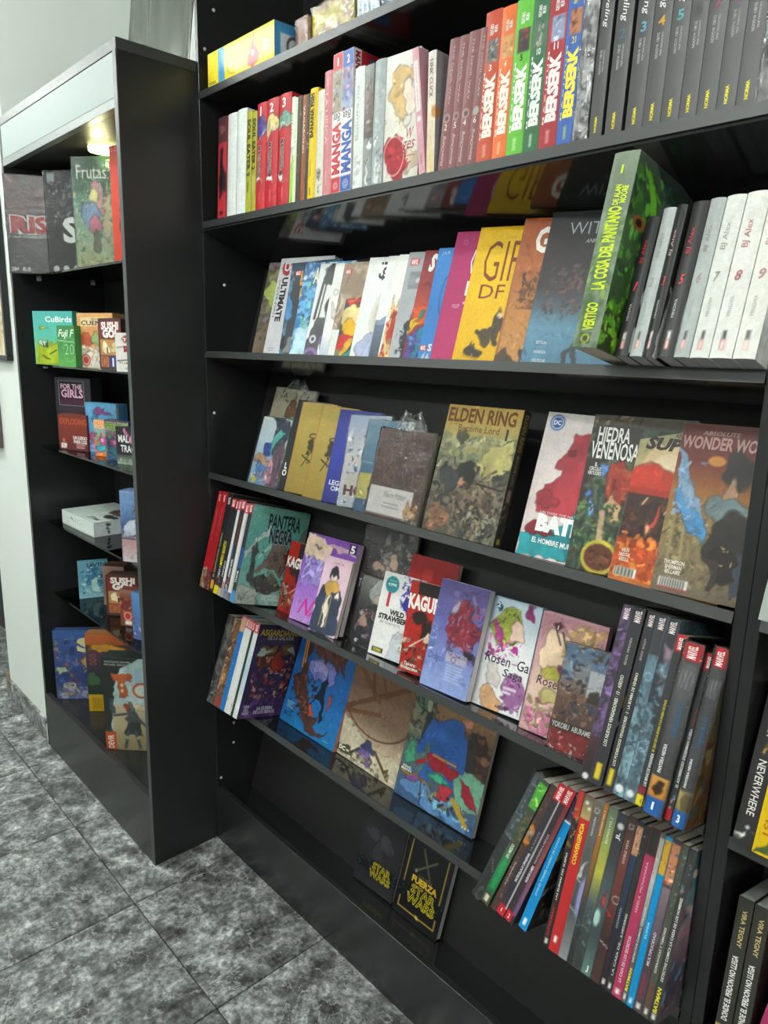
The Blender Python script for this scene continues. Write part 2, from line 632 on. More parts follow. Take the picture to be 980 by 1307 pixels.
EPS = 6e-5
def face_book(name, label, cat, group, p, base, art=(), spine='L', pages=None, wrap=0, side=None, hard=False, tail=0.0):
    """book, comic or volume lying with its front cover to the room"""
    w, h, t = p[6:9]
    r = empty(name)
    r.matrix_world = pose_matrix(p)
    tag(r, label, cat, group)
    th = min(0.0018 if hard else 0.0006, t * .2)
    if spine == 'L':
        prof = [(w, 0), (0.0008, 0), (0, 0.0008), (0, t - .0008), (0.0008, t), (w, t)]
        me = u_cover('cover', prof, h, th)
    else:
        prof = [(0, t), (w - .0008, t), (w, t - .0008), (w, .0008), (w - .0008, 0), (0, 0)]
        me = u_cover('cover', prof, h, th)
    cv = new_obj('cover', me, mat(base), r)
    ins = 0.003 if hard else 0.0006
    if spine == 'L':
        box('page_block', th, w - ins, th, t - th, ins, h - ins, pages or PAGES, r)
    else:
        box('page_block', ins, w - th, th, t - th, ins, h - ins, pages or PAGES, r)
    finish(cv, lambda u, v, n: (u * w, -EPS * n, v * h), w, h, art, base)
    if side and spine == 'R':
        finish(cv, lambda u, v, n: (w + EPS * n, u * t, v * h), t, h, side, side[0][5] if side[0][0] == 'r' else '808080', 'spine_lettering', 'spine_art')
    if wrap:
        new_obj('plastic_wrap', wrap_mesh(w, h, t, wrap, tail=tail), WRAP, r)
    return r

def spine_book(name, label, cat, group, p, base, art=(), side=None, sidebase=None, pages=None, wrap=0, bulge=0.0008, square=False):
    """book standing with its spine to the room; p[6] is the spine width, p[8] the depth"""
    w, h, d = p[6:9]
    r = empty(name)
    r.matrix_world = pose_matrix(p)
    tag(r, label, cat, group)
    th = 0.0007
    prof = [(w, d)]
    prof += [(w, 0.0)]
    K = 6
    for i in range(1, K):
        u = 1 - i / K
        prof.append((w * u, -bulge * (1 - (2 * u - 1) ** 2)))
    prof += [(0, 0.0), (0, d)]
    me = u_cover('cover', prof, h, th)
    cv = new_obj('cover', me, mat(base), r)
    box('page_block', th, w - th, th, d - .0006, .0006, h - .0006, pages or PAGES, r)
    finish(cv, lambda u, v, n: (u * w, -bulge * (1 - (2 * u - 1) ** 2) - 6e-5 * n, v * h), w, h, art, base, 'spine_lettering', 'spine_art', .0022, lift=.36 * bulge)
    if side:
        finish(cv, lambda u, v, n: (w + EPS * n, u * d, v * h), d, h, side, '808080', 'lettering', 'cover_art')
    if wrap:
        new_obj('plastic_wrap', wrap_mesh(w, h, d, wrap), WRAP, r)
    return r

def game_box(name, label, cat, group, p, base, art=(), side=None, left=None, wrap=0, top=None, inner='c9c4b8', lidf=0.62, rounded=0.0, ink=None):
    """two-piece card box, lid towards the room"""
    w, h, t = p[6:9]
    r = empty(name)
    r.matrix_world = pose_matrix(p)
    tag(r, label, cat, group)
    k = 0.0012
    if rounded:
        bm = bmesh.new()
        bmesh.ops.create_cube(bm, size=1)
        for v in bm.verts:
            v.co = (w / 2 + v.co.x * w, t / 2 + v.co.y * t, h / 2 + v.co.z * h)
        ed = [e for e in bm.edges if abs(e.verts[0].co.y - e.verts[1].co.y) > t * .5]
        bmesh.ops.bevel(bm, geom=ed, offset=rounded, segments=5, affect='EDGES', profile=0.5)
        me = bpy.data.meshes.new('lid')
        bm.to_mesh(me); bm.free()
        cv = new_obj('lid', me, mat(base), r)
    else:
        cv = box('lid', 0, w, 0, t * lidf, 0, h, mat(base), r, bev=0.0008)
        box('base', k, w - k, t * lidf, t, k, h - k, mat(left or base) if isinstance(left, (str, tuple)) else mat(base), r)
    if rounded:
        def place(u, v, n):
            # keep the print inside the rounded corners
            return (rounded * .35 + u * (w - rounded * .7), -EPS * n, rounded * .35 + v * (h - rounded * .7))
    else:
        def place(u, v, n):
            return (u * w, -EPS * n, v * h)
    finish(cv, place, w, h, art, base, res=.0023, ink=ink)
    if side:
        finish(cv, lambda u, v, n: (w + EPS * n, u * t * lidf, v * h), t * lidf, h, side, '808080', 'side_lettering', 'side_art', .0025)
    if isinstance(left, list):
        finish(cv, lambda u, v, n: (-EPS * n, (1 - u) * t * lidf, v * h), t * lidf, h, left, '808080', 'side_lettering', 'side_art', .0025)
    if top:
        finish(cv, lambda u, v, n: (u * w, v * t * lidf, h + EPS * n), w, t * lidf, top, '808080', 'top_lettering', 'top_art', .0025)
    if wrap:
        new_obj('plastic_wrap', wrap_mesh(w, h, t, wrap), WRAP, r)
    return r

# ================================================================== the room
def tile_material():
    m = bpy.data.materials.new('grey_marbled_tile')
    m.use_nodes = True
    n = m.node_tree.nodes
    l = m.node_tree.links
    b = n['Principled BSDF']
    tc = n.new('ShaderNodeTexCoord')
    oi = n.new('ShaderNodeObjectInfo')
    sc = n.new('ShaderNodeVectorMath')
    sc.operation = 'SCALE'
    sc.inputs['Scale'].default_value = 37.0
    cb = n.new('ShaderNodeCombineXYZ')
    l.new(oi.outputs['Random'], cb.inputs[0])
    l.new(oi.outputs['Random'], cb.inputs[1])
    l.new(cb.outputs[0], sc.inputs[0])
    ad = n.new('ShaderNodeVectorMath')
    l.new(tc.outputs['Object'], ad.inputs[0])
    l.new(sc.outputs[0], ad.inputs[1])
    def noise(scale, detail, dist, rough=.6):
        q = n.new('ShaderNodeTexNoise')
        q.inputs['Scale'].default_value = scale
        q.inputs['Detail'].default_value = detail
        q.inputs['Distortion'].default_value = dist
        q.inputs['Roughness'].default_value = rough
        l.new(ad.outputs[0], q.inputs['Vector'])
        return q
    def ramp(src, stops):
        q = n.new('ShaderNodeValToRGB')
        e = q.color_ramp.elements
        for i, (p, c) in enumerate(stops):
            if i > 1:
                e.new(p)
            e[i].position = p
            e[i].color = (c[0], c[1], c[2], 1) if not isinstance(c, (int, float)) else (c, c, c, 1)
        l.new(src, q.inputs['Fac'])
        return q
    def g(v):
        return (v * .97, v * 1.0, v * .98)
    n1 = noise(17, 9, .05, .7)
    r1 = ramp(n1.outputs['Fac'], [(.35, g(.04)), (.455, g(.14)), (.54, g(.28)), (.66, g(.6))])
    n2 = noise(5, 5, .6)
    r2 = ramp(n2.outputs['Fac'], [(.36, .5), (.64, 1.22)])
    mx = n.new('ShaderNodeMix')
    mx.data_type = 'RGBA'
    mx.blend_type = 'MULTIPLY'
    mx.inputs[0].default_value = 1
    l.new(r1.outputs[0], mx.inputs[6])
    l.new(r2.outputs[0], mx.inputs[7])
    # pale veins
    n3 = noise(3.2, 6, .3, .7)
    r3 = ramp(n3.outputs['Fac'], [(.487, 0.0), (.5, .4), (.513, 0.0)])
    mx2 = n.new('ShaderNodeMix')
    mx2.data_type = 'RGBA'
    l.new(r3.outputs[0], mx2.inputs[0])
    l.new(mx.outputs[2], mx2.inputs[6])
    mx2.inputs[7].default_value = (.62, .64, .63, 1)
    # fine pepper
    n4 = noise(75, 4, .0)
    r4 = ramp(n4.outputs['Fac'], [(.36, .5), (.62, 1.35)])
    mx3 = n.new('ShaderNodeMix')
    mx3.data_type = 'RGBA'
    mx3.blend_type = 'MULTIPLY'
    mx3.inputs[0].default_value = 1
    l.new(mx2.outputs[2], mx3.inputs[6])
    l.new(r4.outputs[0], mx3.inputs[7])
    l.new(mx3.outputs[2], b.inputs['Base Color'])
    b.inputs['Roughness'].default_value = .42
    bp = n.new('ShaderNodeBump')
    bp.inputs['Strength'].default_value = .08
    bp.inputs['Distance'].default_value = .002
    l.new(n1.outputs['Fac'], bp.inputs['Height'])
    l.new(bp.outputs['Normal'], b.inputs['Normal'])
    return m

TILE = tile_material()
X0, X1, Y0, Y1 = -4.2, 2.8, -3.9, 0.36
GROUT = plain('2b2c2b', 0.9, name='dark_grout')
floor = struct(box('floor', X0, X1, Y0, Y1, -.06, -.004, GROUT))
TS = 0.4335
tme = box_me('tile', -TS / 2 + .0016, TS / 2 - .0016, -TS / 2 + .0016, TS / 2 - .0016, -.006, 0, bev=.0012)
tme.materials.append(TILE)
gx0, gy0 = -1.0005, -0.3105
for i in range(-8, 9):
    for j in range(-9, 2):
        cx, cy = gx0 + (i + .5) * TS, gy0 + (j - .5) * TS
        if cx - TS / 2 < X0 or cx + TS / 2 > X1 or cy - TS / 2 < Y0 or cy + TS / 2 > Y1 + .2:
            continue
        o = bpy.data.objects.new('tile', tme)
        o.location = (cx, cy, 0)
        o.rotation_euler = (0, 0, random.Random(i * 31 + j).choice((0, math.pi / 2, math.pi, -math.pi / 2)))
        COL.objects.link(o)
        o.parent = floor

WALL = plain('dfe5df', 0.7, bump=0.05, name='white_wall_paint')
struct(box('ceiling', X0, X1, Y0, Y1 + .1, CEIL, CEIL + .06, plain('e6e8e4', .8, name='white_ceiling_paint')))
struct(box('wall_back', X0, X1, Y1, Y1 + .1, -.02, CEIL, WALL))
struct(box('wall_far', X0, X1, Y0 - .1, Y0, 0, CEIL, plain('b9bcb6', .75, name='pale_far_wall')))
struct(box('wall_right', X1, X1 + .1, Y0, Y1, 0, CEIL, plain('b9bcb6', .75)))
struct(box('wall_left', X0 - .1, X0, Y0, Y1, 0, CEIL, WALL))
# wall block beside the glass-shelved case, with its tile skirting and a worn corner
pil = struct(box('wall_side', -2.475, -1.998, -0.19, Y1, 0.0, CEIL, WALL, bev=.003))
bb = struct(box('baseboard_side', -2.473, -2.01, -.2, -.1905, 0.0, .088, TILE, bev=.001))
struct(box('trim_1', -2.495, -2.4755, -.2, -.16, 0.0, .11, plain('8f7a63', .7, name='bare_wood')))
struct(box('trim_2', -2.009, -1.999, -.2, -.191, 0.0, .075, plain('cfcabf', .8, name='chipped_plaster'), bev=.002))
# dark door in the opening beyond
door = struct(box('door_1', -3.6, -2.5, .02, .06, 0, 2.1, plain('23282a', .5, name='dark_door_paint'), bev=.003))
box('door_panel', -3.45, -2.65, .012, .0205, .2, .95, plain('1c2022', .5), door, bev=.004)
box('door_panel', -3.45, -2.65, .012, .0205, 1.1, 1.95, plain('1c2022', .5), door, bev=.004)
kn = box('door_handle', -2.62, -2.58, -.04, .02, 1.0, 1.03, plain('9a9a96', .3), door, bev=.004)

# framed pictures on the side wall
def picture(label, x0, x1, z0, z1, fcol, cols, seed):
    r = empty('framed_picture', ((x0 + x1) / 2, -.19, z0))
    tag(r, label, 'picture', 'pictures on the side wall')
    W, H, f = x1 - x0, z1 - z0, .018
    fm = plain(fcol, .4)
    for nm, a in (('frame_rail', (-W / 2, W / 2, -.022, -.001, 0, f)), ('frame_rail', (-W / 2, W / 2, -.022, -.001, H - f, H)), ('frame_stile', (-W / 2, -W / 2 + f, -.022, -.001, f, H - f)), ('frame_stile', (W / 2 - f, W / 2, -.022, -.001, f, H - f))):
        box(nm, *a, fm, r, bev=.0015)
    box('print', -W / 2 + f, W / 2 - f, -.009, -.001, f, H - f, paint(cols, 9, seed), r)
picture('black framed print of brown botanical shapes beside the glass-shelved case', -2.44, -2.065, 1.42, 1.99, '161a1b', ('e6d9bd', 'dcc9a3', 'a98a5c', 'e9dfc8'), 3)
picture('thin brown framed picture hanging lowest on the white side wall', -2.47, -2.268, 1.095, 1.36, '5b5147', ('cfc7b4', 'bdb39c', '8f8672'), 7)

# ceiling lamps: white battens with opal diffusers
glow = bpy.data.materials.new('opal_diffuser')
glow.use_nodes = True
gb_ = glow.node_tree.nodes['Principled BSDF']
gb_.inputs['Base Color'].default_value = (.9, .9, .9, 1)
gb_.inputs['Emission Color'].default_value = (.95, 1.0, .965, 1)
gb_.inputs['Emission Strength'].default_value = LAMP_GLOW
WHERE = ['over the display case', 'over the middle of the shop floor', 'over the right-hand bookcase', 'in the far left corner of the shop', 'in the middle by the far wall', 'in the far right corner of the shop', 'added over the dark door to brighten the wall']
for i, (lx, ly, rz) in enumerate(LAMPS):
    r = empty('ceiling_lamp', (lx, ly, CEIL))
    tag(r, 'long white batten lamp with opal diffuser ' + WHERE[i], 'lamp', 'ceiling lamps')
    box('lamp_housing', -.6, .6, -.06, .06, -.03, -.001, plain('e9ebe8', .5), r, bev=.004)
    box('lamp_end_cap', -.6, -.586, -.053, .053, -.098, -.031, plain('d8dad6', .5), r, bev=.002)
    box('lamp_end_cap', .586, .6, -.053, .053, -.098, -.031, plain('d8dad6', .5), r, bev=.002)
    box('lamp_diffuser', -.585, .585, -.048, .048, -.095, -.0315, glow, r, bev=.02, seg=3)

# ================================================================== main bookcase
TILT = 0.285
SH = dict(S0=2.099, S1=1.797, S2=1.474, S3=1.149, S4=.82, S5=.493, S6=.166)
TOP = 2.62
def screw_caps(parent, pts, x):
    for (y, z, c) in pts:
        bm = bmesh.new()
        bmesh.ops.create_uvsphere(bm, u_segments=10, v_segments=6, radius=.0042)
        for v in bm.verts:
            v.co.x = max(0, v.co.x) * .9
        me = bpy.data.meshes.new('shelf_pin')
        bm.to_mesh(me); bm.free()
        o = new_obj('shelf_pin', me, plain(c, .35), parent)
        o.location = (x, y, z)

def bookcase(label, xl, xr, tl, tr, depth=.33, flat=('S0', 'S1'), tilted=('S2', 'S3', 'S4', 'S5', 'S6'), pins=()):
    r = empty('bookcase', ((xl + xr) / 2, 0, 0))
    tag(r, label, 'bookcase', 'black bookcases')
    cx = (xl + xr) / 2
    a, b = xl - cx, xr - cx
    sp = box('side_panel', a, a + tl, 0, depth, 0, TOP, BLACK, r, bev=.0006)
    box('side_panel', b - tr, b, 0, depth, 0, TOP, BLACK, r, bev=.0006)
    ia, ib = a + tl + .0003, b - tr - .0003
    box('back_panel', ia, ib, depth - .012, depth - .001, SH['S2'] - .05, TOP, BLACKB, r)
    box('top_board', ia, ib, 0, depth - .013, TOP - .02, TOP - .001, BLACK, r)
    for k in flat:
        o = box('shelf', ia, ib, 0, depth - .0145, -.0175, 0, GLOSSB, r, bev=.0008)
        o.location = (0, 0, SH[k])
        if k == 'S1':
            o.rotation_euler = (-.045, 0, 0)
        box('edge_band', ia, ib, -.0007, -.00005, -.0171, -.0004, EDGE, o)  # pale strip carries the painted lamp sheen of the shelf front
    # sloping glossy board that closes the underside of the upper shelf
    o = box('sloping_soffit', ia, ib, 0, .212, -.006, 0, GLOSSB, r)
    o.location = (0, .0012, SH['S1'] - .0178)
    o.rotation_euler = (-.37, 0, 0)
    ks = list(tilted)
    for i, k in enumerate(ks):
        zz = SH[k]
        dd = .132
        f0 = .0176 if k == 'S6' else 0
        o = box('shelf', ia, ib, f0, dd, -.0175, 0, GLOSSB, r, bev=.0008)
        o.location = (0, 0, zz)
        o.rotation_euler = (-TILT, 0, 0)
        if k != 'S6':
            box('edge_band', ia, ib, -.0007, -.00005, -.0171, -.0004, EDGE, o)
        up = (SH['S1'] if i == 0 else SH[ks[i - 1]]) - zz
        # slanted back board of this bay, standing square on the tilted shelf
        L = .268
        o = box('slanted_back', ia, ib, dd - .0095, dd - .0005, .0004, L if i == 0 else up / math.cos(TILT) + .03, BLACKB, r)
        o.location = (0, 0, zz)
        o.rotation_euler = (-TILT, 0, 0)
    box('kick_plate', ia, ib, .0, .016, 0, .178, BLACK, r, bev=.0008)
    screw_caps(sp, pins, a + tl)
    return r

bookcase('tall black bookcase filling the middle, packed with comics and manga', -1.0995, .3444, .0125, .0175,
         pins=[(.046, 2.292, 'c9c9c4'), (.019, 2.199, 'c8b9a8'), (.06, 1.646, 'e3e3de'), (.02, 1.309, 'd8d2c8'), (.06, .372, '9a9a96'), (.058, .307, 'c9c9c4'), (.012, .206, 'b9b9b4')])
bookcase('black bookcase at the right edge, only its left stile and first books showing', .3450, 1.45, .0172, .0172)

# ================================================================== glass-shelved display case on the left
r = empty('display_case', (-1.545, 0, 0))
tag(r, 'black display case on the left with glass shelves and pale light box on top', 'display case')
cx = -1.545
CXL, CXR, CF, CB = -1.992 - cx, -1.1003 - cx, -.2021, .33
SIDE = black_board('black_case_side', (0.0215, 0.0225, 0.0225), .33)
box('side_panel', CXL, CXL + .019, CF, CB, 0, 2.145, BLACK, r, bev=.0008)
box('side_panel', CXR - .0185, CXR, CF, CB, 0, 2.145, SIDE, r, bev=.0008)
box('top_board', CXL, CXR, CF, CB, 2.1455, 2.171, black_board('grey_top_board', (.05, .053, .053), .35), r, bev=.0008)
ia, ib = CXL + .0195, CXR - .019
box('back_panel', ia, ib, .1, .11, 0, 2.144, BLACKB, r)
LBOX = plain('8b9693', .5, name='pale_light_box')
fas = box('light_box_fascia', ia, ib, CF + .001, CF + .012, 2.048, 2.1445, LBOX, r, bev=.0008)
box('fascia_rail', ia, ib, CF, CF + .02, 2.026, 2.0475, plain('6f7674', .35), r, bev=.0008)
box('light_box_floor', ia, ib, CF + .0205, .099, 2.028, 2.036, black_board('dark_soffit', (.03, .03, .028), .4), r)
box('bottom_board', ia, ib, CF + .017, .099, .178, .196, BLACK, r, bev=.0008)
box('kick_plate', ia, ib, CF, CF + .0165, 0, .2135, SIDE, r, bev=.0008)
# edge band on the front of the near side panel
box('edge_band', CXR - .0185, CXR, CF - .0012, CF - .0001, 0, 2.145, plain('3a3d3d', .35), r)
# recessed down-light
dl = new_obj('down_light', mesh('down_light', [(.04 * math.cos(a * math.pi / 8), .04 * math.sin(a * math.pi / 8), z) for z in (0, -.012) for a in range(16)], [tuple(range(15, -1, -1))] + [(a, (a + 1) % 16, 16 + (a + 1) % 16, 16 + a) for a in range(16)] + [tuple(range(16, 32))]), None, r)
em = bpy.data.materials.new('warm_lamp_glow')
em.use_nodes = True
eb = em.node_tree.nodes['Principled BSDF']
eb.inputs['Emission Color'].default_value = (.97, .9, .36, 1)
eb.inputs['Emission Strength'].default_value = 7
dl.data.materials.append(em)
dl.location = (-1.5 - cx, -.075, 2.0275)
LC = dict(l1=1.70, l2=1.413, l3=1.136, l4=.868, l5=.599)
for z in LC.values():
    o = box('glass_shelf', ia + .001, ib - .001, -.148, .095, z - .0065, z - .0002, GLASS, r, bev=.0006)
    for xx in (ia, ib):
        s = 1 if xx == ia else -1
        for yy in (-.12, .06):
            q = box('shelf_support', min(xx, xx + s * .012), max(xx, xx + s * .012), yy - .006, yy + .006, z - .0145, z - .0068, plain('b9bcb8', .3), r, bev=.001)
# pale light spills from the light box through the soffit lamp
ld = bpy.data.lights.new('case_down_light', 'POINT')
ld.energy = 1.2
ld.color = (1, .94, .5)
ld.shadow_soft_size = .03
lo = bpy.data.objects.new('case_down_light', ld)
lo.location = (-1.5, -.075, 1.985)
COL.objects.link(lo)

# glossy grey sheet leaning on top of the case
sh = empty('plastic_sheet', (-1.435, .05, 2.1712))
tag(sh, 'glossy grey plastic sheet leaning on top of the display case', 'plastic sheet')
nx, nz = 24, 10
V = []
for j in range(nz + 1):
    for i in range(nx + 1):
        u, v = i / nx, j / nz
        V.append(((u - .5) * .405, .006 * math.sin(u * 9) + .004 * math.sin(u * 23 + v * 3), v * .5))
Fq = [(j * (nx + 1) + i, j * (nx + 1) + i + 1, (j + 1) * (nx + 1) + i + 1, (j + 1) * (nx + 1) + i) for j in range(nz) for i in range(nx)]
me = mesh('sheet', V, Fq, True)
so = new_obj('sheet', me, plain('53574f', .2, name='grey_plastic'), sh)
so.modifiers.new('thick', 'SOLIDIFY').thickness = .002
sh.rotation_euler = (-.12, 0, 0)

